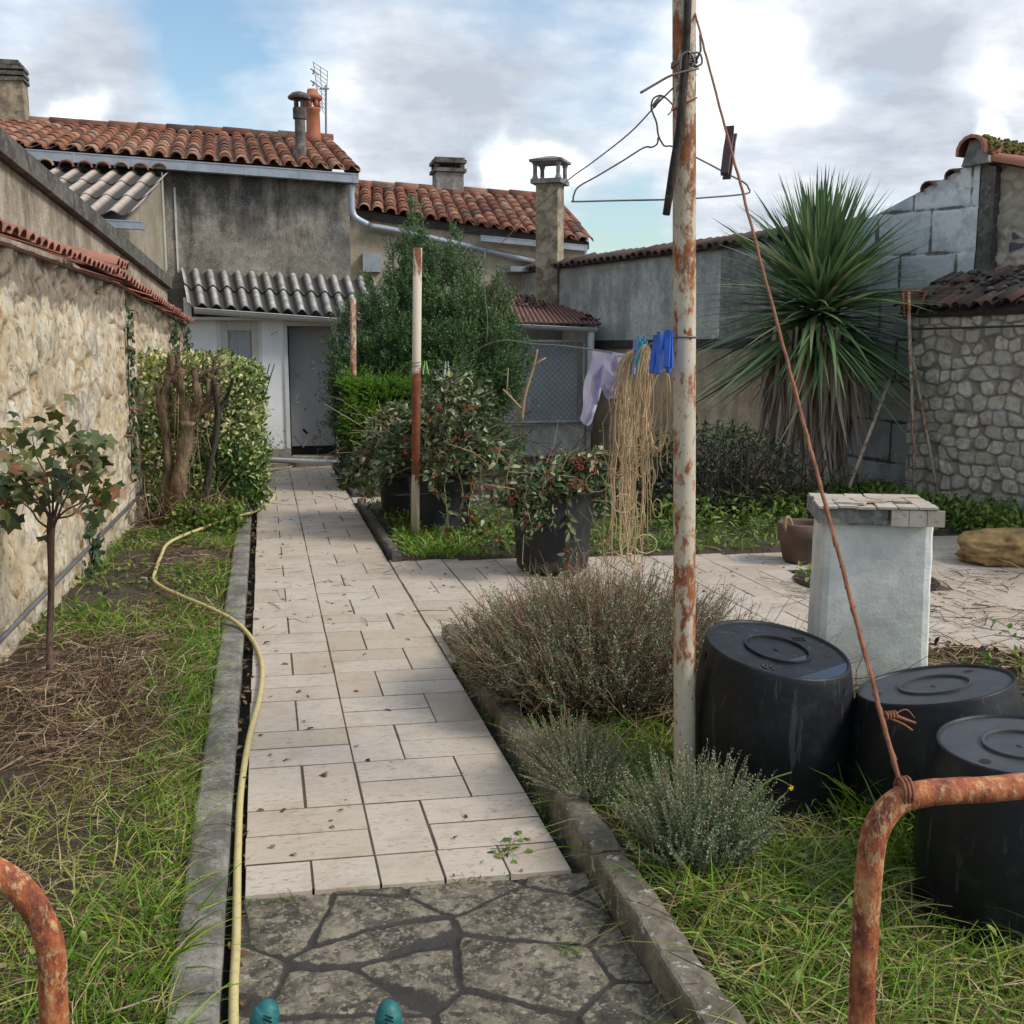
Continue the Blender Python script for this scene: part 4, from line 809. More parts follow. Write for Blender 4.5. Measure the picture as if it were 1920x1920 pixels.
# ================================================================== red-roofed store with the wire mesh panel
root = thing('store_shed', 'open store with faded red corrugated roof and wire mesh front behind the conifer', 'shed', (4, 15.5, 0))
mb = MB(); BL, BR = W(880, 604, y=15.0), W(1128, 610, y=15.0); TL, TR = W(880, 538, y=17.4), W(1075, 570, y=17.2); sheet(mb, TL, TR, BR, BL, 26, .022, 1, .01); mb.build('roof', M['redsheet'], root, smooth=True)
mb = MB(); half_gutter(mb, W(940, 607, y=14.93), W(1119, 616, y=14.93), .06); mb.build('gutter', M['greypvc'], root)
mb = MB(); mb.tube(cat_rom(WL([(1110, 618), (1108, 640), (1107, 720), (1105, 810)], y=14.95), 3), .05, 10); mb.build('downpipe', M['whitepvc'], root, smooth=True)
mb = MB(); a, b, c = W(930, 640, y=15.15), W(1097, 648, y=15.15), W(1097, 790, y=15.15); mb.bx(a[0], b[0], 15.15, 15.2, .05, c[2] - .02); mb.bx(3.0, b[0] + .02, 16.5, 16.6, 0, 2.2); mb.bx(b[0] + .03, b[0] + .1, 15.15, 17.6, 0, 1.95); mb.build('wall', M['greywall'], root)
mb = MB(); mb.bx(a[0], b[0] - .04, 15.4, 15.43, c[2], a[2]); mb.build('backing_sheet', M['pale'], root)
mb = MB(); x0, x1, z0, z1 = a[0], b[0] - .03, c[2], a[2]; yy = 15.12; st = .085; w = x1 - x0; h = z1 - z0
for k in range(-int(h / st) - 1, int(w / st) + 2):
    for sg in (1, -1):
        xa = x0 + k * st; pts = []
        t0, t1 = 0.0, h
        f = (lambda t: xa + t) if sg == 1 else (lambda t: xa + h - t)
        ts = [t for t in np.linspace(0, h, 60) if x0 <= f(t) <= x1]
        if len(ts) > 1: mb.tube([(f(ts[0]), yy + .004 * sg, z0 + ts[0]), (f(ts[-1]), yy + .004 * sg, z0 + ts[-1])], .0065, 4, False)
mb.build('wire_mesh', M['fence'], root)
mb = MB()
for (p0, p1) in (((x0, z1), (x1, z1)), ((x1, z1), (x1, z0)), ((x0, z0), (x1, z0))): mb.tube([(p0[0], yy - .02, p0[1]), (p1[0], yy - .02, p1[1])], .02, 8)
mb.build('mesh_frame', M['greypvc'], root, smooth=True)
mb = MB()
for px, py, s in ((990, 566, .16), (1098, 600, .14), (1020, 572, .07)):
    c = W(px, py, y=16.2 if px < 1050 else 15.3)
    for q in range(46): mb.ball(c + RNG.normal(size=3) * np.array((s * .55, .05, s * .25)), s * random.uniform(.08, .2), 6, (1, 1, .7))
mb.build('leaf_litter', M['darkbark'], root)['kind'] = 'stuff'

# ================================================================== boundary wall on the right
A_, B_ = np.array((4.20, 18.4)), np.array((6.29, 11.2)); dirw = unit(B_ - A_); nw = np.array((dirw[1], -dirw[0])); nw = nw if nw[0] < 0 else -nw
root = thing('boundary_wall', 'long grey rendered boundary wall with blackened tile coping behind the rusty pole', 'wall', (5.3, 14.5, 0))
def wq(mb, P0, P1, z0, z1, th, off=0, m=None):
    a = np.append(P0 + nw * off, 0); b = np.append(P1 + nw * off, 0)
    mb.prism([a + (0, 0, z0), b + (0, 0, z0), b + (0, 0, z1), a + (0, 0, z1)], np.append(-nw * th, 0))
mb = MB(); wq(mb, A_, B_ - dirw * 1.9, 1.6, 2.88, .3); mb.build('upper_wall', M['greywall'], root)
mb = MB(); wq(mb, B_ - dirw * 1.895, B_ + dirw * .1, 1.6, 2.88, .3, .004); mb.build('repaired_panel', M['chimgrey'], root)
mb = MB(); wq(mb, A_, B_ + dirw * .05, 0, 1.62, .4, .12); mb.build('lower_wall', M['ochre'], root)
mb = MB(); wq(mb, A_, B_ + dirw * .05, 1.625, 1.74, .3, .15); mb.build('ledge', M['darkwood'], root)
mb = MB(); a, b = A_ + dirw * .55, B_ + dirw * .2; n_ = 44
roof_tiles(mb, (*(a - nw * .3), 3.02), (*(b - nw * .3), 3.02), (*(b + nw * .1), 2.87), (*(a + nw * .1), 2.87), n_, 1, .08, 2.2, .015); quad(mb, (*(a - nw * .3), 3.0), (*(b - nw * .3), 3.0), (*(b + nw * .06), 2.87), (*(a + nw * .06), 2.87)); mb.build('tile_coping', M['darktile'], root, smooth=True)
mb = MB(); p = W(985, 512, y=18.1); mb.bx(4.05, 4.62, 17.6, 18.5, 2.885, 2.97); mb.build('flashing', M['zinc'], root)

# ================================================================== gabled neighbour on the right
B3 = np.array((6.29, 11.2)); dg = unit(np.array((.345, -.938))); ng = np.array((dg[1], -dg[0])); ng = ng if ng[0] < 0 else -ng
G = lambda s, z, off=0: np.array((*(B3 + dg * s + ng * off), z))
root = thing('gabled_barn', 'gabled barn with limewashed block gable and red tile roof behind the cordyline', 'barn', (6.8, 9.6, 0))
PK, PZ, SL = 1.80, 3.44, .33
ztop = lambda s: PZ - SL * (PK - s)
u = np.arange(-.4, PK + .001, .014); k = np.linspace(0, 1, 230); Uu, K = np.meshgrid(u, k, indexing='ij'); T = np.array([ztop(s) for s in u])[:, None]; Zz = T * K
row = np.floor((Zz + .08 * np.sin(Uu * .7)) / .44); vv = (Zz + .08 * np.sin(Uu * .7)) / .44 - row; off = (row * .47 + _hash(row, row * 0, row * 0, 3) * .3) % 1
wob = (fbm(np.stack([Uu * 5, Zz * 5, 0 * Uu], -1), 3) - .5) * .03
uu = Uu / .66 + off; col_ = np.floor(uu); fu = uu - col_
e = np.minimum(np.minimum(vv, 1 - vv) * .44, np.minimum(fu, 1 - fu) * .66) + wob * .5
idn = _hash(col_, row, row * 0, 4); h = .010 * np.clip(e / .03, 0, 1) + .012 * (fbm(np.stack([Uu * 6, Zz * 6, 0 * Uu], -1), 4) - .5) + .012 * (idn - .5)
P = np.stack([B3[0] + dg[0] * Uu + ng[0] * h, B3[1] + dg[1] * Uu + ng[1] * h, Zz], -1); mb = MB(); mb.grid(P, edge=e, idn=idn, hh=K); mb.build('block_gable', M['ashlar'], root, smooth=True)
mb = MB(); mb.prism([G(-.4, 0, -.04), G(PK, 0, -.04), G(PK, PZ - .02, -.04), G(-.4, ztop(-.4) - .02, -.04)], np.append(-ng * .3, 0)); mb.build('wall_core', M['chimgrey'], root)
P2 = []; zr_ = lambda u_: PZ + .03 - SL * u_
Pf, at, U2, Z2 = stone_face(G(PK + .03, 0)[:2], G(PK + 4.0, 0)[:2], 0, zr_, (.16, .12), .024, ng, .03, 31, .95, 1.0, .3)
Pf[..., 0] += -ng[0] * .10; Pf[..., 1] += -ng[1] * .10
mb = MB(); mb.grid(Pf, **at); mb.build('rubble_wall', M['flint'], root, smooth=True)
mb = MB(); mb.prism([G(PK + .002, 0, -.0), G(PK + .16, 0, -.0), G(PK + .16, PZ - .09, -.0), G(PK + .002, PZ - .03, -.0)], np.append(-ng * .2, 0)); mb.build('corner_shadow', M['darkcap'], root)  # dark-coloured strip standing in for the shadow of the recessed corner
back = np.append(-ng * 5, 0); mb = MB()
a, b = G(PK, PZ + .0, .06), G(PK, PZ + .0, .06) + back; c, d = G(PK + 2.6, PZ + .0 - SL * 2.6, .06) + back, G(PK + 2.6, PZ + .0 - SL * 2.6, .06)
roof_tiles(mb, a, b, c, d, 22, 6, .10, .8); quad(mb, a, b, c, d); c2, d2 = G(-.4, ztop(-.4) - .03, -.1) + back, G(-.4, ztop(-.4) - .03, -.1); quad(mb, G(PK, PZ - .03, -.1), d2, c2, b - (0, 0, .13)); quad(mb, d, c, c - (0, 0, .1), d - (0, 0, .1)); rf = mb.build('roof', M['redtile'], root, smooth=True)
mb = MB(); ridge(mb, G(PK - .02, PZ + .06, .14), G(PK, PZ + .06) + back, 11, .15); mb.build('ridge_tile_row', M['redtile'], rf, smooth=True)
mb = MB(); mb.prism([G(PK - .16, PZ - .06, .09), G(PK + .14, PZ - .05, .09), G(PK + .06, PZ + .18, .09), G(PK - .08, PZ + .18, .09)], np.append(-ng * .1, 0)); mb.build('ridge_plug', M['chimgrey'], rf)
mb = MB()
for q in range(130): a_ = random.uniform(-.1, 1.25); c = G(PK + .155 * math.cos(a_), PZ + .06 + .155 * math.sin(a_), -random.random() ** 1.6 * 1.0 + .1); mb.ball(c, random.uniform(.012, .03), 6, (1, 1, .8))
mb.build('moss', M['moss'], rf, smooth=True)['kind'] = 'stuff'
mb = MB(); roof_tiles(mb, G(PK - .7, ztop(PK - .7) + .0, -.25), G(PK - .15, ztop(PK - .15) + .0, -.25), G(PK - .15, ztop(PK - .15) - .05, .05), G(PK - .7, ztop(PK - .7) - .05, .05), 2, 1, .08, 2, .0); mb.build('verge_tile_row', M['darktile'], rf, smooth=True)

# rubble stone wall with tiled top in front of the barn
S0, S1 = np.array((6.27, 9.5)), np.array((7.35, 5.1)); ds = unit(S1 - S0); ns = np.array((ds[1], -ds[0])); ns = ns if ns[0] < 0 else -ns; LS = np.linalg.norm(S1 - S0)
root = thing('stone_wall', 'rounded rubble stone wall with mossy tile top on the right of the garden', 'wall', (6.6, 8.2, 0))
Pf, at, U2, Z2 = stone_face(S0, S1, -.05, lambda u_: 1.93, (.175, .13), .012, ns, .034, 41, .75, .65, .14, .85, .60, .5)
mb = MB(); mb.grid(Pf, **at); mb.build('stone_face', M['rubble'], root, smooth=True)
mb = MB(); mb.prism([(*(S0 - ns * .03), -.05), (*(S1 - ns * .03), -.05), (*(S1 - ns * .03), 1.92), (*(S0 - ns * .03), 1.92)], (*(-ns * .45), 0)); mb.build('wall_core', M['greywall'], root)
mb = MB(); o3 = lambda s, off, z: np.array((*(S0 + ds * s + ns * off), z))
roof_tiles(mb, o3(-.15, -.6, 2.33), o3(LS, -.6, 2.33), o3(LS, .12, 1.97), o3(-.15, .12, 1.97), 40, 3, .054, 3.0); quad(mb, o3(-.15, -.6, 2.3), o3(LS, -.6, 2.3), o3(LS, .08, 1.95), o3(-.15, .08, 1.95)); cp = mb.build('tile_coping', M['darktile'], root, smooth=True)
mb = MB(); mb.prism([o3(-.1, .09, 1.95), o3(LS, .09, 1.95), o3(LS, .04, 1.91), o3(-.1, .04, 1.91)], (*(-ns * .1), 0)); mb.tube([o3(0, .10, 1.80), o3(LS, .10, 1.82)], .012, 6); mb.build('eave_board', M['darkwood'], root)
mb = MB()
for q in range(260): s = RNG.random() * LS; o_ = RNG.random() * .5; c = o3(s, -.55 + o_, 2.32 - o_ * .48 + .05 + RNG.random() * .03); mb.ball(c, random.uniform(.012, .04), 6, (1, 1, .6))
mb.build('moss', M['darkcap'], cp)['kind'] = 'stuff'

# ================================================================== OBJECTS
def single(mb, name, m, label, cat, group=None, smooth=True): return tag(mb.build(name, M[m], smooth=smooth), label, cat, group)
# posts
PT, PB = W(1283, 0, y=3.35), np.array((1.405, 3.35, -.1)); PT = PB + (PT - PB) * (2.95 + .1) / (PT[2] + .1)
Pp = lambda z: PB + (PT - PB) * (z + .1) / (PT[2] + .1)
mb = MB(); mb.tube([Pp(z) for z in np.linspace(-.1, 2.95, 14)], .0375, 24, True, .02); single(mb, 'metal_post', 'pole', 'tall near post with flaking cream paint and rust, strings pegged beside it', 'post', 'rusty clothes line posts')
a, b = W(778, 1018, z=0), W(783, 465, y=8.75); mb = MB(); mb.tube([a - (0, 0, .05), a + (b - a) * .5, b], .036, 16); single(mb, 'metal_post', 'midpost', 'half rusted middle post standing in grass beside the black bins', 'post', 'rusty clothes line posts')
a, b = W(663, 880, y=12.42), W(662, 560, y=12.42); mb = MB(); mb.tube([a * (1, 1, 0), b], .034, 14); single(mb, 'metal_post', 'thinpole', 'thin short post rising from the bright green shrub by the doorway', 'post', 'rusty clothes line posts')
# dark strip tied to the near post, wire ties
Y0 = 3.30; mb = MB(); pts = WL([(1291, -40), (1288, 60), (1283, 140), (1275, 240), (1262, 320), (1249, 403)], y=Y0); mb.tube(pts, [.012, .012, .013, .014, .014, .012], 6); single(mb, 'wooden_batten', 'darkbark', 'dark narrow batten tied slantwise to the near post', 'batten')
def ringtie(z, k, r=.0035, tilt=.02):
    c = Pp(z); return [c + np.array((math.cos(t) * .040, math.sin(t) * .040, tilt * math.cos(t) + .003 * k * t)) for t in np.linspace(0, 2 * math.pi, 20)]
mb = MB(); zt_ = W(1280, 132, y=3.35)[2]
for k in range(3): mb.tube(ringtie(zt_ + .006 * k, 1, .003, .012 * (k - 1)), .0035, 5)
mb.tube(cat_rom(WL([(1275, 135), (1278, 105), (1292, 98), (1302, 115), (1296, 125)], y=3.29), 4), .0035, 5); mb.tube(cat_rom(WL([(1296, 100), (1312, 100), (1316, 118), (1306, 125)], y=3.29), 4), .0035, 5)
mb.tube(cat_rom(WL([(1310, 128), (1262, 140), (1230, 157), (1201, 174)], y=3.29), 4), .004, 5); mb.tube(WL([(1305, 115), (1314, 95), (1313, 65)], y=3.3), .004, 5)
single(mb, 'wire_tie', 'wire', 'twisted wire tie with a loose end round the top of the near post', 'wire')
mb = MB(); z_ = W(1280, 195, y=3.35)[2]; mb.tube(ringtie(z_, 0), .0025, 5); mb.tube(WL([(1262, 195), (1258, 210), (1252, 216)], y=3.3), .002, 4); single(mb, 'wire_tie', 'rustwire', 'rust red wire tie below the twisted loops on the near post', 'wire')
# clothes line: near post -> sagging to the middle post
def along(P0, P1, px):
    lo, hi = 0.0, 1.0
    for _ in range(40):
        m = (lo + hi) / 2; v = P0 + (P1 - P0) * m - np.array((0, 0, CAM_H)); x = 960 + FPX * (v @ _rt) / (v @ _fw)
        if (x > px) == (960 + FPX * ((P0 - (0, 0, CAM_H)) @ _rt) / ((P0 - (0, 0, CAM_H)) @ _fw) > px): lo = m
        else: hi = m
    return P0 + (P1 - P0) * m
Lp0, Lp1 = W(1262, 632, y=3.35), W(783, 690, y=8.72)
def on_line(px, py): return W(px, py, y=along(Lp0, Lp1, px)[1])
LP = [on_line(*q) for q in ((1261, 632), (1235, 640), (1205, 650), (1175, 664), (1140, 660), (1105, 655), (1050, 648), (1000, 645), (950, 638), (915, 645), (880, 665), (855, 684), (838, 690), (810, 695), (796, 692), (784, 690))]
mb = MB(); mb.tube(cat_rom(LP, 5), .0035, 5); c = Pp(W(1280, 632, y=3.35)[2]); mb.tube([c + np.array((math.cos(t) * .0395, math.sin(t) * .0395, 0)) for t in np.linspace(0, 6.283, 20)], .003, 5)
c = W(780, 690, y=8.75); mb.tube([c + np.array((math.cos(t) * .038, math.sin(t) * .038, .004 * t)) for t in np.linspace(0, 12, 30)], .003, 5)
single(mb, 'clothes_line', 'wire', 'thin grey clothes line strung from the near post to the middle post', 'clothes line')
mb = MB(); mb.tube(cat_rom([W(1262, 165, y=3.35), W(1232, 195, y=3.6), W(1180, 250, y=4.0), W(1110, 305, y=4.7), W(1066, 337, y=5.2), W(1000, 395, y=6.0), W(940, 455, y=7.0), W(909, 470, y=7.6), W(880, 482, y=8.2)], 5), .003, 5)
mb.tube(cat_rom([W(909, 470, y=7.6), W(908, 540, y=7.6), W(914, 600, y=7.6), W(912, 642, y=7.6)], 4), .0035, 5)
mb.tube(WL([(1225, 200), (1232, 190), (1240, 182)], y=3.55), .008, 5)
single(mb, 'tie_wire', 'wire', 'slack tie wire running down from the near post past the chimney to the conifer', 'wire')
g0, g1 = W(1303, 25, y=3.33), W(1690, 1482, y=1.25)
n_ = 60; pts = np.array([g0 + (g1 - g0) * t for t in np.linspace(0, 1, n_)]); pts += RNG.normal(size=pts.shape) * .0006
mb = MB(); mb.tube(pts, .0036, 6); mb.tube(np.array([p + .004 * np.array((math.cos(i * 1.3), 0, math.sin(i * 1.3))) for i, p in enumerate(np.repeat(pts, 4, 0))])[160:], .0016, 4)
q = g0 + (g1 - g0) * .955; mb.tube(cat_rom([q, q + (.012, 0, .002), q + (.03, -.01, -.004), q + (.05, -.01, -.012)], 4), [.003, .003, .0025, .002], 6)
for k in range(4): mb.tube([q + np.array((.006 + .005 * k, math.cos(t) * .0055 - .002, math.sin(t) * .0055)) for t in np.linspace(0, 6.283, 10)], .0018, 5)
mb.tube(cat_rom([q + (.01, -.004, -.003), q + (.03, -.012, -.012), q + (.044, -.012, -.022)], 4), .0018, 5); mb.tube(cat_rom([q + (.02, 0, 0), q + (.04, 0, .006), q + (.055, 0, -.008)], 4), .0012, 4)
for k in range(3): mb.tube([g1 + np.array((.006 * k + math.cos(t) * .004 - .002, math.cos(t) * .0195, math.sin(t) * .0195 - .002)) for t in np.linspace(0, 6.283, 16)], .0022, 5)
single(mb, 'guy_wire', 'rustwire', 'rusty twisted guy wire from the post top down to the right handrail', 'wire')
# coat hanger
mb = MB(); HY = 3.42
mb.tube(cat_rom(WL([(1234, 258), (1232, 270), (1222, 276), (1207, 277), (1170, 300), (1120, 330), (1085, 350), (1076, 366), (1075, 376), (1078, 378), (1160, 376), (1262, 374), (1330, 370), (1400, 363), (1403, 352), (1395, 342), (1370, 329), (1305, 295), (1262, 275), (1247, 274), (1240, 266), (1234, 252), (1231, 230), (1224, 212), (1221, 200), (1225, 185), (1238, 179), (1250, 185), (1262, 197)], y=HY), 4), .003, 6)
single(mb, 'coat_hanger', 'wire', 'bent wire coat hanger hanging on the tie wire behind the near post', 'coat hanger')
# pegs
def peg(p, m, label, L=.125, tilt=0.0, turn=0.0, spread=.10):
    root = thing('clothes_peg', label, 'clothes peg', tuple(p), 'clothes pegs on the lines'); k = L / .08
    Rm = np.array(Matrix.Rotation(turn, 3, 'Z') @ Matrix.Rotation(tilt, 3, 'Y'))
    for sg in (-1, 1):
        mb = MB(); q = MB(); x = sg * .0042 * k; prof = [(x, -.052 * k), (x + sg * .005 * k, -.050 * k), (x + sg * (.007) * k, -.01 * k), (x + sg * .0055 * k, .012 * k), (x + sg * .0085 * k, .028 * k), (x + sg * .0055 * k, .028 * k), (x + sg * .001 * k, .010 * k), (x + sg * .0, -.008 * k)]
        c, s_ = math.cos(sg * spread), math.sin(sg * spread); pr = [(a * c - b * s_, b * c + a * s_) for a, b in prof]
        poly = [np.array((a, -.006 * k, b)) @ Rm.T + p for a, b in pr]; d = np.array((0, .012 * k, 0)) @ Rm.T
        mb.prism(poly if sg > 0 else poly[::-1], d); mb.build('leg', M[m], root)
    mb = MB(); mb.tube([np.array((math.cos(t) * .005 * k, (-.004 + .0013 * t / 2) * k, math.sin(t) * .005 * k)) @ Rm.T + p for t in np.linspace(0, 12.5, 26)], .0009 * k, 4); mb.build('spring', M['steel'], root)
pl = lambda px, py: on_line(px, py)
peg(W(1232, 655, y=3.34), 'peg_blue', 'bright blue peg on the line, leftmost of the blue cluster touching the near post', .125, .10, .5)
peg(W(1243, 650, y=3.30), 'peg_blue', 'bright blue peg in the middle of the blue cluster at the near post', .135, -.06, .2)
peg(W(1254, 645, y=3.27), 'peg_blue', 'bright blue peg overlapped by the near post edge', .12, .05, .9)
peg(W(1194, 662, y=3.72), 'peg_lilac', 'pale lilac blue peg holding the straw strings', .125, .08, .6)
peg(W(1203, 652, y=3.66), 'peg_sky', 'light blue peg behind the teal one on the straw strings', .115, .0, .1)
peg(W(1206, 662, y=3.62), 'peg_teal', 'teal peg on the straw strings between the blue pegs', .115, -.04, .4)
peg(W(798, 686, y=8.55), 'peg_green', 'lime green peg on the line next to the middle post', .11, 0, 0, .2)
m1 = W(838, 688, y=8.05); peg(m1, 'peg_grey', 'grey and yellow peg alone on the line before the conifer', .12, 0, 0, .16)
mb = MB(); mb.box(m1 + np.array((.008, -.006, -.05)), (.012, .02, .035)); mb.build('tip', M['peg_yellow'], S.objects[[o.name for o in S.objects if o.get('label', '').startswith('grey and yellow')][0]])
t_ = (275 - 25) / (1482 - 25); gp = W(1368, 275, y=2.97); peg(gp, 'peg_brown', 'dark brown wooden peg clipped to the rusty guy wire against the sky', .15, R(22), .9, .015)
# lilac rag
U, V = np.meshgrid(np.linspace(0, 1, 34), np.linspace(0, 1, 34), indexing='ij'); P = np.zeros(U.shape + (3,))
top = [(1110, 657), (1184, 664)]; yl, yr = along(Lp0, Lp1, 1110)[1], along(Lp0, Lp1, 1184)[1]
for i in range(34):
    for j in range(34):
        u, v = U[i, j], V[i, j]
        fl = 1 + .25 * v; ln = 112 + 28 * math.sin(u * 6.0 + .6) * (1 if v > .5 else .3) - 45 * math.exp(-((u - .42) / .09) ** 2) - 20 * math.exp(-((u - .95) / .1) ** 2)
        px = 1110 + 74 * u - (24 * v) * (1 - u) + 3 * math.sin(v * 9 + u * 5); py = 657 + 7 * u + ln * v
        P[i, j] = W(px, py, y=yl + (yr - yl) * u + .035 * math.sin(u * 19 + v * 2.5) * (.3 + v) + .02 * math.sin(v * 11 + u * 7) + .09 * (float(fbm(np.array([[u * 4, v * 5, 2.0]]), 3)[0]) - .5))
mb = MB(); mb.grid(P); single(mb, 'cloth_rag', 'lilac', 'crumpled lilac cloth hanging over the clothes line', 'cloth')
# straw strings
mb = MB()
for k in range(92):
    g = RNG.random()
    if g < .42: x0, y0, xe = 1176 + RNG.random() * 14, 655 + RNG.random() * 10, 1168 + RNG.normal() * 14
    elif g < .85: x0, y0, xe = 1204 + RNG.random() * 16, 645 + RNG.random() * 8, 1196 + RNG.normal() * 13
    else: x0, y0, xe = 1246 + RNG.random() * 6, 690 + RNG.random() * 8, 1240 + RNG.normal() * 10
    yd = along(Lp0, Lp1, min(x0, 1258))[1] - .02 + RNG.normal() * .02; ln = (150 + RNG.random() * 260) if g < .85 else 120 + RNG.random() * 90
    bl = (-20 * RNG.random() if g < .42 else RNG.normal() * 8); ph = RNG.random() * 6; pts = []
    for t in np.linspace(0, 1, 12):
        px = x0 + (xe - x0) * min(1, t * 1.6) + bl * math.sin(min(t * 2, 1) * math.pi) + (3.5 * math.sin(t * 9 + ph) + 2.2 * math.sin(t * 23 + 2 * ph)) * t; pts.append(W(px, y0 - 6 * math.sin(min(t * 6, 1) * math.pi) + ln * t, y=yd + .02 * math.sin(ph + t * 5)))
    if RNG.random() < .28:
        w_ = 6 + RNG.random() * 16; pxl = px
        for t in np.linspace(0.3, math.pi * (1.2 + RNG.random()), 9): pts.append(W(pxl + w_ * (1 - math.cos(t)) * (1 if ph > 3 else -1), y0 + ln + 18 * math.sin(t), y=yd))
    mb.tube(np.array(pts), .0014 + .0011 * RNG.random(), 4, False)
for k in range(6):
    ph = RNG.random() * 4; mb.tube(cat_rom([W(1195 + ph, 1000 - 40 * (k % 3), y=3.7), W(1175 + ph * 3, 1040, y=3.7), W(1190, 1072 - k * 4, y=3.7), W(1203, 1050, y=3.7), W(1198, 990, y=3.7)], 5), .0022, 4, False)
    mb.tube(cat_rom([W(1215, 780 + 12 * k, y=3.6), W(1225 + k, 830 + 5 * k, y=3.55), W(1240, 845 - 6 * k, y=3.5), W(1250, 800, y=3.45), W(1249, 720, y=3.4)], 5), .002, 4, False)
single(mb, 'straw_string', 'raffia', 'bundle of straw coloured strings pegged on the line beside the near post', 'string')

# handrails
mb = MB(); mb.tube(cat_rom([W(1612, 1960, y=1.25) * (1, 1, 0) + (0, 0, -.05)] + WL([(1612, 1960), (1620, 1800), (1632, 1610), (1648, 1545), (1680, 1505), (1730, 1488), (1800, 1482), (1925, 1473)], y=1.25) + [np.array((1.6, 1.25, .985)), np.array((1.72, 1.25, .9)), np.array((1.74, 1.25, -.05))], 8), .0185, 18, True, .03); single(mb, 'handrail', 'orust', 'rusty orange bent tube handrail with the guy wire tied to it', 'handrail')
mb = MB(); mb.tube(cat_rom([np.array((-1.1, 1.42, -.05)), np.array((-1.1, 1.42, .5)), np.array((-1.1, 1.42, .85)), np.array((-1.04, 1.42, .945)), np.array((-.9, 1.42, .965)), np.array((-.65, 1.42, .965)), np.array((-.45, 1.42, .96)), np.array((-.40, 1.42, .95))] + WL([(0, 1640), (45, 1675), (80, 1730), (98, 1800), (105, 1960)], y=1.42) + [W(105, 1960, y=1.42) * (1, 1, 0) + (0, 0, -.05)], 8), .0185, 18, True, .03); single(mb, 'handrail', 'orust', 'rusty orange bent tube handrail over the grass beside the concrete kerb', 'handrail')
# loppers standing blades down
root = thing('lopper', 'garden lopper with two teal slotted grips at the bottom edge', 'lopper', (.05, 1.05, 0))
for px, sg in ((497, -1), (730, 1)):
    t0 = W(px + (16 if sg < 0 else -8), 1882, y=1.1); b0 = W(px - (12 if sg < 0 else -2), 2080, y=1.12); mb = MB(); pts = cat_rom([np.array((.045 + sg * .01, 1.10, .22)), np.array((.04 + sg * .05, 1.1, .5)), b0 + (0, 0, -.12)], 5); mb.tube(pts, .009, 10); h = mb.build('handle', M['steel'], root, smooth=True)
    mb = MB(); mb.tube(cat_rom([b0 + (0, 0, -.14), b0, W(px - (4 if sg < 0 else 1), 1930, y=1.1), W(px + (6 if sg < 0 else -3), 1896, y=1.1), t0], 5), [.0125, .0145, .0162, .0155, .0128, .0075], 16); g = mb.build('grip', M['teal'], h, smooth=True)
    mb = MB()
    for k in range(3): q = W(px + (4 if sg < 0 else -4), 1893 + k * 7, y=1.1); mb.tube([q + (-.004, -.0158, .004), q + (.005, -.0155, -.001)], .0009, 4); mb.build('grip_slot', M['black'], g)
mb = MB(); mb.prism([(.035, 1.095, .24), (.055, 1.095, .24), (.065, 1.095, .1), (.04, 1.095, .0), (.025, 1.095, .1)], (0, .006, 0)); mb.build('blade', M['steel'], root)
# hose
hp = [(470, 3600, 0), (455, 2400, 0), (438, 1920, .0), (443, 1760, 0), (446, 1600, 0), (452, 1480, .0), (468, 1380, .012), (488, 1300, .018), (490, 1240, .018), (470, 1195, .018), (440, 1165, .05), (400, 1143, .075), (350, 1122, .08), (310, 1104, .075), (289, 1088, .075), (292, 1068, .075), (303, 1040, .08), (312, 1022, .10), (335, 1008, .10), (380, 990, .10), (430, 972, .09), (478, 959, .06), (500, 945, .02), (513, 930, .02), (503, 916, .02), (499, 905, .02), (507, 896, .02), (488, 889, .02), (515, 881, .02), (545, 875, .02), (557, 866, .06), (553, 852, .10), (546, 838, .22)]
mb = MB(); mb.tube(cat_rom([W(a, b, z=max(c - .004, .012) if b < 1450 else c - .006) for a, b, c in hp], 7), .0125, 10); single(mb, 'garden_hose', 'hose', 'dirty yellow garden hose winding along the path to the shed door', 'hose')
# grey pipe along the left wall foot
mb = MB(); a, b = np.array((wl(4) + .06, 3.6, .06)), W(268, 922, y=10.3); a = W(0, 1200, y=5.55); d = b - a; mb.tube([a - d * .35, a, b], .014, 8); single(mb, 'metal_conduit', 'insul', 'thin dark grey pipe slanting along the foot of the limestone wall', 'pipe')
mb = MB()
for px, py, hk in ((238, 768, 'middle iron hook beside the ivy strip on the limestone wall'), (240, 655, 'upper iron hook level with the hedge top on the limestone wall'), (215, 812, 'iron hook sticking out under the middle one, clear of the ivy'), (245, 866, 'lowest iron hook at the bottom end of the ivy strip')):
    p = W(px, py, y=9.9); p = np.array((wl(9.9), 9.9 + (px - 235) * .016, p[2])); mb = MB(); mb.tube([p + (-.1, 0, 0), p + (.10, -.05, 0)], .012, 6)
    single(mb, 'wall_hook', 'rustwire', hk, 'hook', 'iron hooks in the limestone wall')

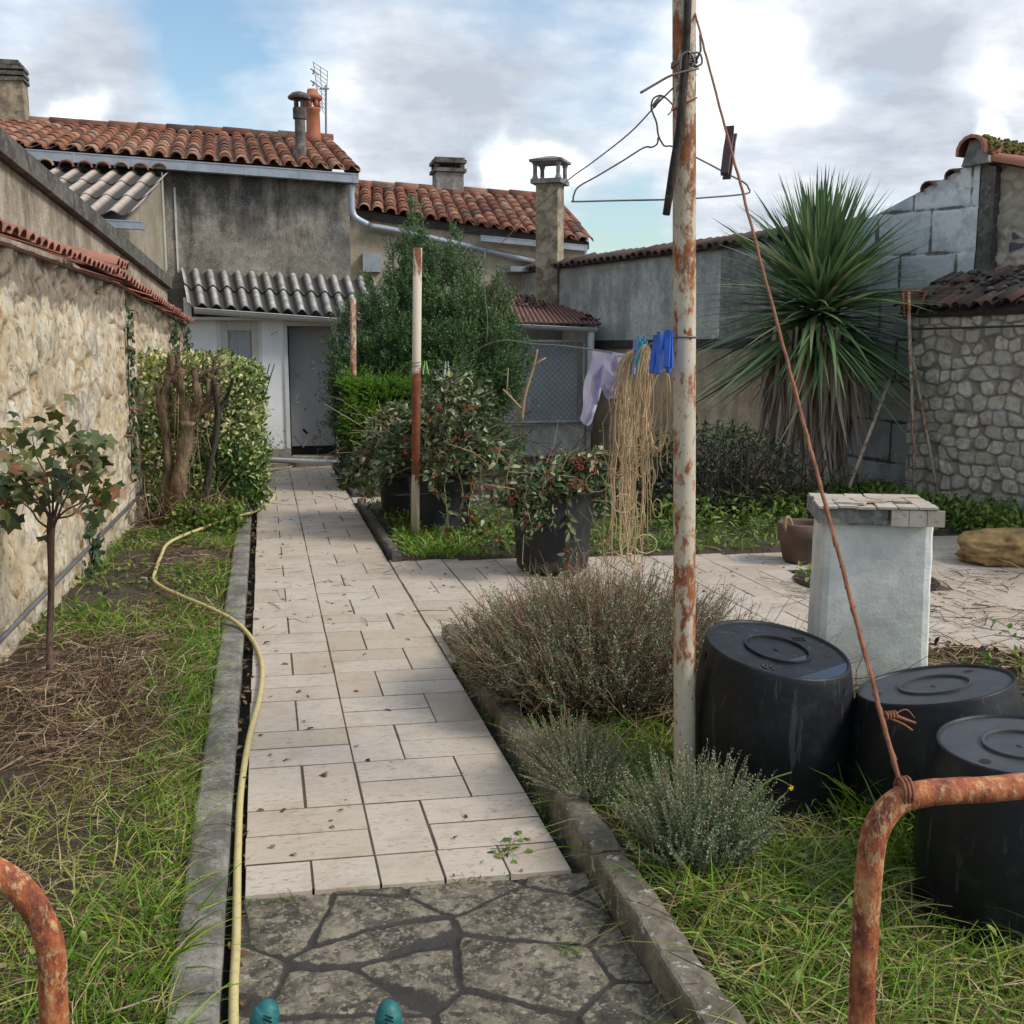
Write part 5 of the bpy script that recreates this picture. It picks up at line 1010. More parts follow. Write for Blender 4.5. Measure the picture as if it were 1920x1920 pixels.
# ------------------------------------------------------------------ black tubs upside down
def text_mesh(body, size, thick):
    cu = bpy.data.curves.new('moulded_number', 'FONT'); cu.body = body; cu.size = size; cu.extrude = thick; cu.align_x = 'CENTER'; cu.align_y = 'CENTER'
    o = bpy.data.objects.new('moulded_number', cu); S.collection.objects.link(o); me = bpy.data.meshes.new_from_object(o); bpy.data.objects.remove(o); return me
def tub(c, lean, Rt, Rb, H, label, holes=(), marks=True, dusty='tubdust', handle=-30, slot=False):
    root = thing('plant_tub', label, 'tub', (0, 0, 0), 'upturned black tubs')
    sh = Matrix(((1, 0, 0), (0, 1, 0), (-math.tan(R(lean[0] * .8)), math.tan(R(lean[1] * .8)), 1))); Mx = Matrix.Rotation(R(lean[1] * .2), 3, 'X') @ Matrix.Rotation(R(lean[0] * .2), 3, 'Y') @ sh; ax = np.array(Mx @ Vector((0, 0, 1))); o = np.array(c) - ax * H
    root.location = tuple(o); T = lambda v: np.asarray(v) @ np.array(Mx).T + o
    mb = MB(); prof = [(Rb * 1.05, 0), (Rb * 1.05, .012), (Rb * 1.0, .016), (Rb * 1.0, .06), (Rb * .985, .2)] + [(Rb + .012 * math.sin(s * 3.1) + (Rt - Rb) * (s ** 1.9), H * (.2 / H + (1 - .2 / H) * s)) for s in np.linspace(.12, .9, 8)]
    prof += [(Rt * 1.012, H - .02), (Rt, H - .002), (Rt * .985, H + .004), (Rt * .965, H + .002), (Rt * .95, H - .006)]
    mb.lathe(prof, 56, o, Mx); bd = mb.build('body', M['tub'], root, smooth=True)
    mb = MB(); r1 = Rt * .44
    mb.lathe([(Rt * .95, H - .006), (r1 * 1.06, H - .005), (r1 * 1.05, H + .004), (r1, H + .005), (r1 * .97, H + .003), (r1 * .96, H - .006), (.012, H - .006), (.010, H - .002), (.001, H - .001)], 56, o, Mx); tp = mb.build('base', M[dusty], root, smooth=False)
    mb = MB()
    for a, rr in holes:
        mb = MB(); ca, sa = math.cos(R(a)), math.sin(R(a))
        if rr < 1: mb.lathe([(.016, 0), (.001, .0006)], 14, T((Rt * rr * ca, Rt * rr * sa, H - .0045)), Mx)
        else:
            z = H - .055; rad = Rt * 1.045; nrm = Matrix.Rotation(R(a), 3, 'Z') @ Matrix.Rotation(R(90), 3, 'Y'); mb.lathe([(.0165, 0), (.001, .0004)], 12, T((rad * ca, rad * sa, z)), Mx @ nrm)
        mb.build('drain_hole', M['black'], root)
    if slot: mb = MB(); mb.box(T((-Rt * .55, -Rt * .86, H - .05)), (.022, .012, .055), np.array(Mx)); mb.build('slot', M['black'], root)
    if marks:
        for rr, c0 in ((.945, .72), (.40, .30)):
            th = math.acos(c0 / .945 if rr > .9 else c0 / .40); a_ = np.linspace(-th, th, 16) + R(-62); mb = MB(); mb.add([T((Rt * rr * math.cos(t), Rt * rr * math.sin(t), H - .0042)) for t in a_], [tuple(range(16))]); mb.build('puddle', M['water'], tp)
    if marks:
        me = text_mesh('50', .045, .0012); ob = bpy.data.objects.new('moulded_number', me); S.collection.objects.link(ob); me.materials.append(M['tub']); ob.parent = tp
        w = T((-Rt * .42, -Rt * .58, H - .0035)) - o; ob.location = tuple(w); ob.rotation_euler = (Matrix.Rotation(R(lean[1]), 3, 'X') @ Matrix.Rotation(R(lean[0]), 3, 'Y') @ Matrix.Rotation(R(160), 3, 'Z')).to_euler()
        mb = MB(); q = (Rt * .55, Rt * .42, H - .004)
        for dx, dy, sx, sy in ((0, .012, .045, .004), (0, -.012, .045, .004), (-.022, 0, .004, .024), (.022, 0, .004, .024), (0, 0, .02, .003)): mb.box(T((q[0] + dx, q[1] + dy, q[2])), (sx, sy, .003), np.array(Mx))
        mb.build('moulded_mark', M['tub'], tp)
    mb = MB(); a = R(handle); f = lambda rr, w, z: T((rr * math.cos(a) - w * math.sin(a), rr * math.sin(a) + w * math.cos(a), z))
    mb.tube(cat_rom([f(Rb * .98, -.08, .02), f(Rb + .05, -.07, .05), f(Rb + .065, 0, .06), f(Rb + .05, .07, .05), f(Rb * .98, .08, .02)], 6), .011, 8); mb.build('handle', M['tub'], root, smooth=True)
tub(W(1458, 1216, y=3.32), (6.0, 9), .250, .268, .60, 'upturned black tub with a rain puddle on its slanting ringed base, beside the tall post', ((118, .72), (230, .72), (350, .72), (-108, 2), (-55, 2), (172, 2)), True, 'tub', -8)
tub(W(1752, 1283, y=3.05), (-9, -8), .250, .285, .56, 'upturned black tub with a flat dusty base, standing in front of the pillar', ((-95, 2), (-50, 2), (30, 2), (160, .75), (20, .75)), False, 'tubdust', -150)
tub(W(1915, 1395, y=2.45), (-3, 1), .222, .262, .60, 'upturned black tub with a slot in its side, standing behind the handrail bar', ((200, .75), (275, .75), (330, .5)), False, 'tubdust', -150, True)
mb = MB(); 
# ------------------------------------------------------------------ dustbins full of cuttings
def dustbin(c, r0, r1, h, label, hang=(0, 180), ribs=True):
    root = thing('dustbin', label, 'bin', (c[0], c[1], 0), 'black dustbins full of cuttings')
    mb = MB(); mb.lathe([(.01, .03), (r0 * .96, .03), (r0, .05), (r0 * 1.005, .09)] + [(r0 + (r1 - r0) * t, .09 + (h - .09) * t) for t in np.linspace(.1, .97, 6)] + [(r1 * 1.035, h - .02), (r1 * 1.045, h - .005), (r1 * 1.03, h), (r1 * .99, h - .004), (r1 * .98, h - .03), (r1 * .93, h * .75), (.01, h * .74)], 48, (c[0], c[1], 0)); mb.build('body', M['bin'], root, smooth=True)
    for a in hang:
        mb = MB(); Rm = Matrix.Rotation(R(a), 3, 'Z'); f = lambda x, y, z: np.array(Rm @ Vector((x, y, z))) + np.array((c[0], c[1], 0))
        mb.prism([f(r1 * .99, -.075, h - .02), f(r1 * 1.0 + .075, -.055, h - .03), f(r1 + .085, 0, h - .035), f(r1 * 1.0 + .075, .055, h - .03), f(r1 * .99, .075, h - .02)], (0, 0, -.028)); mb.tube([f(r1 + .075, -.055, h - .045), f(r1 + .085, 0, h - .06), f(r1 + .075, .055, h - .045)], .012, 6); mb.build('handle', M['bin'], root)
BC, BB, BA = (2.02, 7.42), (1.49, 9.25), (1.30, 10.15)
dustbin(BC, .262, .303, .60, 'black dustbin standing out on the terrace tiles with red berried cuttings', (8, 200))
dustbin(BB, .258, .285, .56, 'black dustbin right behind the middle post on the grass', (185, 10))
dustbin(BA, .235, .265, .50, 'smaller black dustbin by the path edge, half hidden behind the middle post', (200, 20))
# ------------------------------------------------------------------ whitewashed pillar
fl_ = np.array((2.539, 4.463)); du = unit(np.array((.927, -.374))); dn = np.array((du[1], -du[0])); dn = dn if dn[1] < 0 else -dn
PQ = lambda s, t, z: np.array((*(fl_ + du * s - dn * t), z))
root = thing('garden_pillar', 'whitewashed square pillar with a tiled slab top between terrace and tubs', 'pillar', tuple(PQ(.23, .2, 0)))
ns_ = 40; Pg = []
for s0, t0, s1, t1 in ((-.02, .42, -.02, 0), (-.02, 0, .50, 0), (.50, 0, .50, .42), (.50, .42, -.02, .42)):
    A2 = np.zeros((14, 40, 3))
    for i, k in enumerate(np.linspace(0, 1, 14)):
        for j, z in enumerate(np.linspace(-.03, .80, 40)):
            tp_ = 1 - .05 * max(z, 0) / .8; s = .235 + ((s0 + (s1 - s0) * k) - .235) * tp_; t = .2 + ((t0 + (t1 - t0) * k) - .2) * tp_; e_ = .006 * (fbm(np.array([[s * 14, t * 14, z * 14]]), 3)[0] - .5); cr = .010 * max(0, 1 - min(k, 1 - k) / .04)
            A2[i, j] = PQ(s + (s - .235) * (e_ - cr) / .235, t + (t - .2) * (e_ - cr) / .2, z)
    Pg.append(A2)
mb = MB(); [mb.grid(a) for a in Pg]; mb.build('shaft', M['pillar'], root, smooth=False)
Rm = np.stack([np.append(du, 0), np.append(-dn, 0), (0, 0, 1)], 1)
mb = MB(); c = PQ(.225, .2, .825)
mb.box(PQ(.115, .205, .838), (.31, .46, .066), Rm); mb.box(PQ(.37, .215, .840), (.19, .44, .062), Rm); mb.box(PQ(.19, .0, .808), (.18, .04, .022), Rm); mb.build('slab', M['chimgrey'], root)
mb = MB()
for k in range(3): mb.box(PQ(.322 + k * .079, -.034, .836), (.076, .014, .074), Rm)
mb.build('facing_tile', M['tile'], root)
mb = MB()
for i in range(6):
    for j in range(4):
        if random.random() < .12: continue
        a = RNG.normal() * .02; Rq = Rm @ np.array(Matrix.Rotation(a, 3, 'Z') @ Matrix.Rotation(RNG.normal() * .015, 3, 'X')); mb.box(PQ(.005 + i * .088 + RNG.normal() * .004, .01 + j * .115, .878 + random.uniform(0, .006)), (.085, .108, .011), Rq)
for q in range(3): mb.box(PQ(.12 + q * .08, .06 + .05 * q, .893 + .003 * q), (.13, .10, .010), Rm @ np.array(Matrix.Rotation(.5 * q - .3, 3, 'Z')))
mb.build('top_tile', M['tile'], root)
# pot behind the pillar
p = W(1506, 1062, z=0) + (.07, .16, 0); root = thing('planter', 'brown weathered planter pot with a rope handle half hidden behind the pillar', 'planter', (p[0], p[1], 0))
mb = MB(); mb.lathe([(.11, .0), (.14, .02), (.165, .16), (.185, .18), (.19, .30), (.175, .31), (.165, .29), (.15, .18), (.02, .17)], 28, (p[0], p[1], 0)); mb.build('body', M['pot'], root, smooth=True)
mb = MB(); h0 = p + (-.17, -.07, .26); mb.tube(cat_rom([h0, h0 + (-.025, -.01, .06), h0 + (.0, -.01, .105), h0 + (.035, 0, .06), h0 + (.04, 0, 0)], 5), .013, 8, True, .2); mb.build('handle', M['cutwood'], root, smooth=True)
# rock
p = W(1880, 1062, z=0) + (.12, .15, .10); n_ = 48; th_, ph_ = np.meshgrid(np.linspace(0, 2 * math.pi, 64), np.linspace(0, math.pi, 40), indexing='ij'); D = np.stack([np.cos(th_) * np.sin(ph_), np.sin(th_) * np.sin(ph_), np.cos(ph_)], -1)
D[-1] = D[0]
r_ = 1 + .55 * (fbm(D * 1.7 + 3, 4, 7) - .5) + .22 * (fbm(D * 6 + 3, 3, 8) - .5) - .25 * np.clip(fbm(D * 3.2 + 9, 2, 9) - .62, 0, 1) * 3
mb = MB(); mb.grid(p + D * r_[..., None] * np.array((.36, .26, .155))); single(mb, 'rock', 'rock', 'pitted ochre rock lying on the terrace before the stone wall', 'rock')
# thin poles propped by the palm
for (q0, q1, m, lb) in (((1703, 548), (1716, 935), 'thinpole', 'upright thin rusty pole against the limewashed gable right of the cordyline'), ((1706, 640), (1768, 978), 'thinpole', 'thin rusty pole slanting right towards the rubble stone wall'), ((1668, 712), (1592, 915), 'thinpole', 'thin pale pole slanting left below the cordyline leaves')):
    a, b = W(*q0, y=9.35), W(*q1, y=9.0 if m == 'thinpole' else 9.4); mb = MB(); mb.tube([a, b], .017, 8); single(mb, 'garden_pole', m, lb, 'pole', 'thin poles beside the cordyline')
mb = MB(); mb.tube(WL([(1686, 545), (1740, 547)], y=9.35), .012, 6); mb.tube(WL([(1738, 545), (1718, 590)], y=9.33), .012, 6); mb.tube(WL([(1692, 545), (1697, 600)], y=9.36), .014, 6); single(mb, 'cross_bar', 'rustwire', 'rusty cross bar wired over the upright pole right of the cordyline', 'bar')

# ================================================================== VEGETATION
def bedz(x, y):
    x, y = np.asarray(x, float), np.asarray(y, float); n = .05 * (fbm(np.stack([x * 2.2, y * 2.2, x * 0], -1), 4) - .5) + .025 * (fbm(np.stack([x * 9, y * 9, x * 0], -1), 3) - .5)
    return n
def scatter(n, x0, x1, y0, y1, zf, keep=None):
    p = np.stack([x0 + (x1 - x0) * RNG.random(n), y0 + (y1 - y0) * RNG.random(n), np.zeros(n)], 1)
    if keep is not None: p = p[RNG.random(n) < keep(p[:, 0], p[:, 1])]
    p[:, 2] = zf(p[:, 0], p[:, 1]) + bedz(p[:, 0], p[:, 1]) - .008; return p
def patchy(sc, lo, hi, s=0): return lambda x, y: np.clip((fbm(np.stack([x * sc, y * sc, 0 * x + s], -1), 3) - lo) / (hi - lo), 0, 1)
def stuff(mb, name, m, label): return tag(mb.build(name, M[m]), label, None, None, 'stuff')
def grass(mb, p, L, w=.004, up=1.1, bend=.45, seg=3): n = len(p); w = w * 1.35; blades(mb, p, rdir(n, up) * np.array((1, 1, 1)) + np.array((0, 0, .35)), L[0] + (L[1] - L[0]) * RNG.random(n) ** 1.4, w * (.6 + .8 * RNG.random(n)), bend * (.3 + 1.2 * RNG.random(n)), seg)
def weeds(mb, p, L=(.025, .06), h=.06):
    n = len(p); q = p + np.stack([RNG.normal(size=n) * .01, RNG.normal(size=n) * .01, RNG.random(n) * h], 1); d = rdir(n, .25); leaves(mb, q, d, rdir(n, 2.0), L[0] + (L[1] - L[0]) * RNG.random(n), (L[0] + (L[1] - L[0]) * RNG.random(n)) * .5)
def litter(mb, p, L=(.06, .28), r=.0025, up=.12): n = len(p); q = p + np.stack([np.zeros(n), np.zeros(n), .01 + RNG.random(n) * .045], 1); d = rdir(n, 0); d[:, 2] = RNG.normal(size=n) * up; sticks(mb, q, d, L[0] + (L[1] - L[0]) * RNG.random(n) ** 2, r * (.5 + RNG.random(n)), .14)
# ---- left bed
mb = MB()
grass(mb, scatter(12000, -1.25, -.26, .7, 3.0, zl, lambda x, y: np.clip(.25 + (x + 1.3), .2, 1) * np.clip((2.5 - y) / .6, .12, 1)), (.10, .32), .0050, 1.0, .6, 4)
grass(mb, scatter(5200, -.60, -.27, 2.3, 6.5, zl, lambda x, y: patchy(1.6, .36, .5)(x, y) * np.clip((x + .62) / .2, 0, 1)), (.06, .19), .0040)
grass(mb, scatter(7600, -1.25, -.29, 5.9, 9.4, zl, lambda x, y: patchy(2.1, .38, .54, 3)(x, y)), (.05, .18), .0050)
stuff(mb, 'grass', 'grass', 'green grass in the left bed')
mb = MB()
grass(mb, scatter(7500, -1.35, -.30, 1.6, 4.7, zl, patchy(2.0, .26, .5, 7)), (.05, .19), .0036, .6, .6)
grass(mb, scatter(1400, -1.35, -.35, 4.4, 6.3, zl, patchy(2.4, .5, .6, 4)), (.04, .12), .004, .6, .6)
grass(mb, scatter(900, -1.3, -.5, .9, 2.6, zl), (.08, .22), .004, .5, .7)
stuff(mb, 'grass', 'drygrass', 'yellowing cut grass in the left bed')
mb = MB()
weeds(mb, scatter(1300, -1.3, -.3, .8, 3.6, zl, patchy(2.2, .44, .58, 2)), (.02, .055), .08)
weeds(mb, scatter(1500, -1.3, -.3, 5.9, 9.6, zl, patchy(1.9, .45, .56, 9)), (.025, .06), .07)
weeds(mb, scatter(500, -1.2, -.3, 3.0, 5.8, zl, patchy(2.9, .52, .6, 5)), (.025, .06), .05)
weeds(mb, scatter(2300, -1.0, -.22, 9.3, 11.2, zl, lambda x, y: np.clip((x + .95) / .4, 0, 1)), (.04, .09), .26)
stuff(mb, 'weeds', 'weed', 'low leafy weeds in the left bed')
mb = MB()
litter(mb, scatter(3600, -1.35, -.38, 4.1, 5.9, zl, lambda x, y: np.clip(1.15 - np.hypot((x + .8) / .62, (y - 5.0) / 1.0), .12, 1)))
litter(mb, scatter(4200, -1.35, -.30, 1.6, 4.3, zl, patchy(1.8, .26, .5, 6)), (.04, .2), .0018); litter(mb, scatter(2600, -1.25, -.30, 5.8, 9.0, zl, patchy(1.7, .36, .5, 12)), (.05, .22), .0026)
litter(mb, scatter(900, -1.2, -.35, 8.6, 10.6, zl, patchy(1.6, .4, .6, 6)), (.06, .3), .004)
p = scatter(900, -1.1, -.5, 4.3, 5.6, zl, lambda x, y: np.clip(1.1 - np.hypot((x + .75) / .34, (y - 4.95) / .55), 0, 1)); p[:, 2] += .02; sticks(mb, p, rdir(len(p), .3), .06 + .12 * RNG.random(len(p)), .003, .15)
stuff(mb, 'twig_litter', 'twig', 'brown dry twigs and straw on the left bed')
mb = MB()
for (x0, x1, y0, y1, n, zf, L) in ((-1.3, -.3, 2.4, 6, 420, zl, .05), (-.13, .85, 3.1, 14.8, 260, lambda x, y: x * 0 + .012, .045), (1, 4.4, 5.6, 7.8, 160, lambda x, y: x * 0 + .012, .04)):
    p = scatter(n, x0, x1, y0, y1, zf, (lambda x, y: np.where(x < .2, .9, .35)) if x0 == -.13 else None)
    if x0 > -1: p[:, 2] = .006
    leaves(mb, p, rdir(len(p)) * np.array((1, 1, .1)), rdir(len(p), 3), L * (.4 + .8 * RNG.random(len(p))), L * .45 * (.4 + .7 * RNG.random(len(p))), .3, .3)
p = scatter(150, -.12, .85, 6, 12, lambda x, y: x * 0 + .003); p[:, 2] = .006; litter(mb, p[:90] - (0, 0, .02), (.06, .25), .0022, .02)
p = scatter(260, -.16, -.1, 2, 14.5, lambda x, y: x * 0 - .02); p[:, 2] = -.01; leaves(mb, p, rdir(len(p)) * np.array((1, 1, .2)), rdir(len(p), 2), .04, .02)
stuff(mb, 'fallen_leaves', 'deadleaf', 'dead leaves and bits scattered over the paving')
# ---- green sprig dropped on the path
mb = MB(); c = W(955, 1590, z=.008); d0 = rdir(9) * np.array((1, 1, .05)); sticks(mb, np.repeat(c[None], 5, 0), d0[:5], .09, .0018, .1); p = c + RNG.normal(size=(13, 3)) * np.array((.045, .05, .0)); leaves(mb, p, rdir(13) * np.array((1, 1, .25)), rdir(13, 2), .045, .022)
mb.tube(cat_rom([c + (-.06, .01, 0), c, c + (.05, .02, 0)], 4), .0015, 4); o = single(mb, 'leafy_sprig', 'weed', 'small green leafy sprig dropped on the pale path tiles', 'sprig', None, False)
mb = MB(); c = W(1062, 1775, z=-.008); mb.tube([c + (-.03, .02, 0), c, c + (.02, -.04, 0)], .002, 4); leaves(mb, c + RNG.normal(size=(4, 3)) * np.array((.008, .012, 0)), rdir(4) * np.array((1, 1, .1)), rdir(4, 3), .04, .012); single(mb, 'leafy_sprig', 'weed', 'tiny green sprig lying on the dark crazy paving', 'sprig', None, False)
# ---- tufts in the paving edges
mb = MB(); q = np.concatenate([np.stack([-.1 + .98 * RNG.random(160), 3.045 - .06 * RNG.random(160) * 0 - .03 + .0 * RNG.random(160), np.full(160, -.01)], 1), np.stack([.895 + .03 * RNG.random(420), 3.1 + 2.4 * RNG.random(420), np.full(420, -.01)], 1), np.stack([.885 + .02 * RNG.random(240), 8.0 + 3.1 * RNG.random(240), np.full(240, -.005)], 1)]); q = q[fbm(q * 5, 2, 3) > .5]; grass(mb, q, (.015, .05), .003, .8, .5); q2 = q[::3]; weeds(mb, q2, (.010, .022), .012); stuff(mb, 'weeds', 'weed', 'small tufts growing in the edges of the paving')
# ---- right front bed
mb = MB(); z2 = lambda x, y: zr2(x, y)
notub = lambda x, y: np.where((np.hypot(x - 1.70, y - 3.3) < .25) | (np.hypot(x - 2.1, y - 3.05) < .27) | (np.hypot(x - 1.93, y - 2.45) < .24), 0, 1) * np.where((x > 2.4) & (x < 3.05) & (y > 4.1) & (y < 4.8), 0, 1)
grass(mb, scatter(9500, 1.05, 2.6, 1.2, 2.95, z2, lambda x, y: notub(x, y) * patchy(2.2, .30, .54, 1)(x, y)), (.08, .25), .0045, .85, .65, 4)
grass(mb, scatter(2600, 1.09, 3.2, 2.7, 4.2, z2, lambda x, y: notub(x, y) * np.where((x > 1.85) & (y > 2.9), 1, .45)), (.07, .22), .005, 1.1, .5, 4)
grass(mb, scatter(1600, 1.82, 2.3, 2.7, 3.9, z2), (.14, .36), .006, 1.4, .4, 4)
grass(mb, scatter(900, 1.0, 1.6, 3.3, 4.1, z2), (.10, .28), .004, .9, .5, 4)
stuff(mb, 'grass', 'grass', 'tall green grass round the black tubs')
mb = MB(); grass(mb, scatter(6500, 1.06, 2.7, 1.2, 3.2, z2, notub), (.10, .32), .0040, .35, .95, 4); grass(mb, scatter(900, 1.08, 1.8, 3.0, 4.2, z2, notub), (.08, .25), .0035, .4, .8, 4)
grass(mb, scatter(1500, 2.9, 4.8, 3.7, 5.3, z2, patchy(1.8, .45, .58, 2)), (.05, .18), .006, .4, .8)
stuff(mb, 'grass', 'drygrass', 'yellowing flattened grass between tubs and kerb')
mb = MB(); litter(mb, scatter(3600, 2.7, 5.4, 3.0, 5.5, z2, lambda x, y: notub(x, y)), (.06, .35), .0035); litter(mb, scatter(2200, 1.06, 2.6, 1.2, 3.2, z2, notub), (.06, .28), .0022)
litter(mb, scatter(420, 3.3, 6.0, 5.0, 6.6, lambda x, y: x * 0 - .01), (.06, .4), .003, .03); stuff(mb, 'twig_litter', 'twig', 'brown twigs and raked litter beside the pillar')
mb = MB(); p = scatter(2600, 2.8, 5.4, 3.6, 5.5, z2); leaves(mb, p + (0, 0, .015), rdir(len(p)) * np.array((1, 1, .35)), rdir(len(p), 1), .03 + .05 * RNG.random(len(p)), .03, .4, .3)
p = scatter(160, 3.7, 4.4, 6.2, 6.9, lambda x, y: x * 0 + .03); leaves(mb, p, rdir(len(p)) * np.array((1, 1, .3)), rdir(len(p), 1), .06, .03); stuff(mb, 'fallen_leaves', 'deadleaf', 'dark dead leaves on the soil behind the pillar')
mb = MB(); weeds(mb, scatter(900, 1.1, 2.5, 1.3, 2.8, z2, lambda x, y: notub(x, y) * patchy(2, .48, .56, 8)(x, y)), (.02, .055), .09); weeds(mb, scatter(1300, 2.9, 4.6, 3.8, 5.2, z2, patchy(1.9, .50, .58, 3)), (.03, .08), .10); weeds(mb, scatter(300, 1.8, 2.2, 3.2, 4.1, z2), (.05, .10), .25); weeds(mb, scatter(60, 3.5, 3.75, 6.2, 6.6, lambda x, y: x * 0 + .03), (.04, .08), .14)
stuff(mb, 'weeds', 'weed', 'low leafy weeds round the tubs and pillar')
# ---- bed behind the terrace
mb = MB(); zb = lambda x, y: zm2(x, y); keepb = lambda x, y: (zm2(x, y) > 0) * 1.0
grass(mb, scatter(5200, 1.02, 6.0, 7.75, 10.6, zb, lambda x, y: keepb(x, y) * patchy(1.0, .36, .52, 1)(x, y)), (.05, .16), .008, 1.0, .5)
grass(mb, scatter(700, 1.05, 1.5, 8.0, 9.0, zb, keepb), (.08, .22), .007, 1.1, .4)
p = scatter(900, 5.6, 6.5, 9.2, 10.6, lambda x, y: x * 0 + .03); grass(mb, p, (.15, .45), .010, 1.3, .4, 4)
stuff(mb, 'grass', 'grass', 'green grass in the bed beyond the terrace')
mb = MB(); weeds(mb, scatter(9000, 1.0, 6.2, 7.7, 10.8, zb, lambda x, y: keepb(x, y) * patchy(1.4, .34, .5, 4)(x, y)), (.03, .075), .09)
weeds(mb, scatter(3000, 3.4, 6.3, 7.9, 9.9, zb, lambda x, y: keepb(x, y) * np.clip((y - 8) / .8, 0, 1)), (.04, .10), .25); weeds(mb, scatter(1500, 5.9, 6.6, 7.4, 9.0, lambda x, y: x * 0 + .0), (.04, .10), .25)
weeds(mb, scatter(1600, 1.0, 2.4, 11.9, 13.5, zb, keepb), (.04, .09), .2)
stuff(mb, 'weeds', 'weed', 'leafy ground cover in the bed beyond the terrace')

def branchy(mb, base, tip, r0, r1, k=6, wob=.03): pts = [np.array(base) + (np.array(tip) - np.array(base)) * t + RNG.normal(size=3) * wob * (0 if t in (0, 1) else 1) for t in np.linspace(0, 1, k)]; mb.tube(cat_rom(pts, 3), [r0, r1], 8)
# ---- variegated hedge behind the pollard
root = thing('hedge', 'clipped cream and green variegated hedge behind the pollarded shrub', 'hedge', (-.55, 11.4, 0))
def hedge_pts(n):
    x0, x1, y0, y1, z1 = -1.12, -.06, 10.35, 12.7, 1.52; f = RNG.random(n); p = np.zeros((n, 3)); nr = np.zeros((n, 3)); U, V = RNG.random(n), RNG.random(n)
    a = f < .36; p[a] = np.stack([x0 + (x1 - x0) * U, y0 + (y1 - y0) * V, 0 * U + z1], 1)[a]; nr[a] = (0, 0, 1)
    b = (f >= .36) & (f < .72); p[b] = np.stack([0 * U + x1, y0 + (y1 - y0) * U, .08 + (z1 - .08) * V], 1)[b]; nr[b] = (1, 0, 0)
    c = f >= .72; p[c] = np.stack([x0 + (x1 - x0) * U, 0 * U + y0, .1 + (z1 - .1) * V], 1)[c]; nr[c] = (0, -1, 0)
    nz = fbm(p * 3.1, 3, 5) - .5; p += nr * (nz[:, None] * .30) - nr * (RNG.random(n)[:, None] ** 2 * .22) + RNG.normal(size=(n, 3)) * .015
    c_ = np.clip((p[:, 2] - 1.2) / .3, 0, 1) * np.clip((p[:, 0] + .35) / .3, 0, 1); p[:, 2] -= c_ * .1; return p, nr
p, nr = hedge_pts(13000); lt = (fbm(p * 2.2, 3, 2) + .30 * (p[:, 2] / 1.5) + .12 * (p[:, 1] < 10.8)) > .655 + .09 * RNG.normal(size=len(p)); d = unit(nr * .6 + rdir(len(p), .2))
mb = MB(); leaves(mb, p[lt], d[lt], unit(nr[lt] * 1.2 + rdir(lt.sum(), .6)), .035 + .035 * RNG.random(lt.sum()), .026, .2, .1); mb.build('cream_leaves', M['euon'], root)
mb = MB(); lt = ~lt; leaves(mb, p[lt], d[lt], unit(nr[lt] * 1.2 + rdir(lt.sum(), .6)), .04 + .04 * RNG.random(lt.sum()), .028, .2, .15)
q = np.stack([-1.0 + .85 * RNG.random(4200), 10.5 + 2 * RNG.random(4200), .1 + 1.3 * RNG.random(4200)], 1); leaves(mb, q, rdir(4200), rdir(4200, .4), .06, .035); mb.build('green_leaves', M['euondark'], root)
mb = MB()
for k in range(26): b = np.array((-.9 + .75 * RNG.random(), 10.6 + 1.6 * RNG.random(), .0)); branchy(mb, b, b + (RNG.normal() * .15, RNG.normal() * .15 - .1, 1.45), .014, .005)
mb.build('stem', M['darkbark'], root)
# ---- pollarded shrub
root = thing('pollarded_shrub', 'hard pruned shrub with bare knobbly brown trunks before the variegated hedge', 'shrub', tuple(W(325, 965, z=.05))); YP = 9.95
def limb(px, r0, r1, dy=0.0, knob=True):
    r0 *= .8; r1 *= .8; pts = [W(a, b, y=YP + dy * i / len(px) + RNG.normal() * .025) for i, (a, b) in enumerate(px)]; mb.tube(cat_rom(pts, 6), np.array([(r0 + (r1 - r0) * t) * (1 + .14 * math.sin(t * 17 + px[0][0])) for t in np.linspace(0, 1, 16)]), 11, True, .22)
    if knob: mb.ball(pts[-1], r1 * 1.15, 8, (1, 1, .6))
mb = MB()
limb([(318, 985), (318, 900), (312, 830), (306, 760), (318, 700), (322, 668)], .062, .045); limb([(318, 840), (300, 770), (293, 720)], .03, .022, -.1); limb([(330, 985), (335, 900), (348, 830), (352, 790)], .085, .075, -.05, False)
limb([(350, 800), (344, 750), (338, 720), (341, 695)], .055, .036, -.1); limb([(352, 790), (370, 745), (366, 712), (364, 690)], .05, .03, -.2); limb([(354, 790), (385, 765), (392, 735), (388, 712)], .042, .028, -.1); limb([(352, 770), (402, 742), (407, 720)], .03, .022, -.2); limb([(340, 730), (326, 712), (332, 690), (335, 660)], .036, .024)
limb([(365, 720), (382, 700), (410, 690), (432, 682)], .026, .012, -.1, False); limb([(385, 720), (398, 700), (405, 680)], .024, .014, -.1); limb([(307, 770), (330, 745), (336, 715)], .035, .022, -.15)
for k in range(80):
    a = (random.uniform(300, 410), random.uniform(690, 800)); limb([a, (a[0] + random.uniform(-14, 14), a[1] - random.uniform(8, 30)), (a[0] + random.uniform(-26, 26), a[1] - random.uniform(20, 45))], .009, .003, -.1, False)
mb.build('trunk', M['pollard'], root, smooth=True)
mb = MB(); limb([(382, 975), (390, 900), (402, 830), (408, 780), (404, 740), (403, 712)], .04, .028, -.15); limb([(407, 775), (425, 745), (437, 710)], .026, .017, -.2); mb.build('dark_branch', M['darkbark'], root, smooth=True)
mb = MB(); p = W(350, 960, y=YP) + RNG.normal(size=(240, 3)) * np.array((.22, .2, .02)); sticks(mb, p, rdir(240, .9), .1 + .3 * RNG.random(240), .004, .2); limb([(372, 800), (362, 860), (342, 910), (356, 950)], .008, .006, -.2, False)
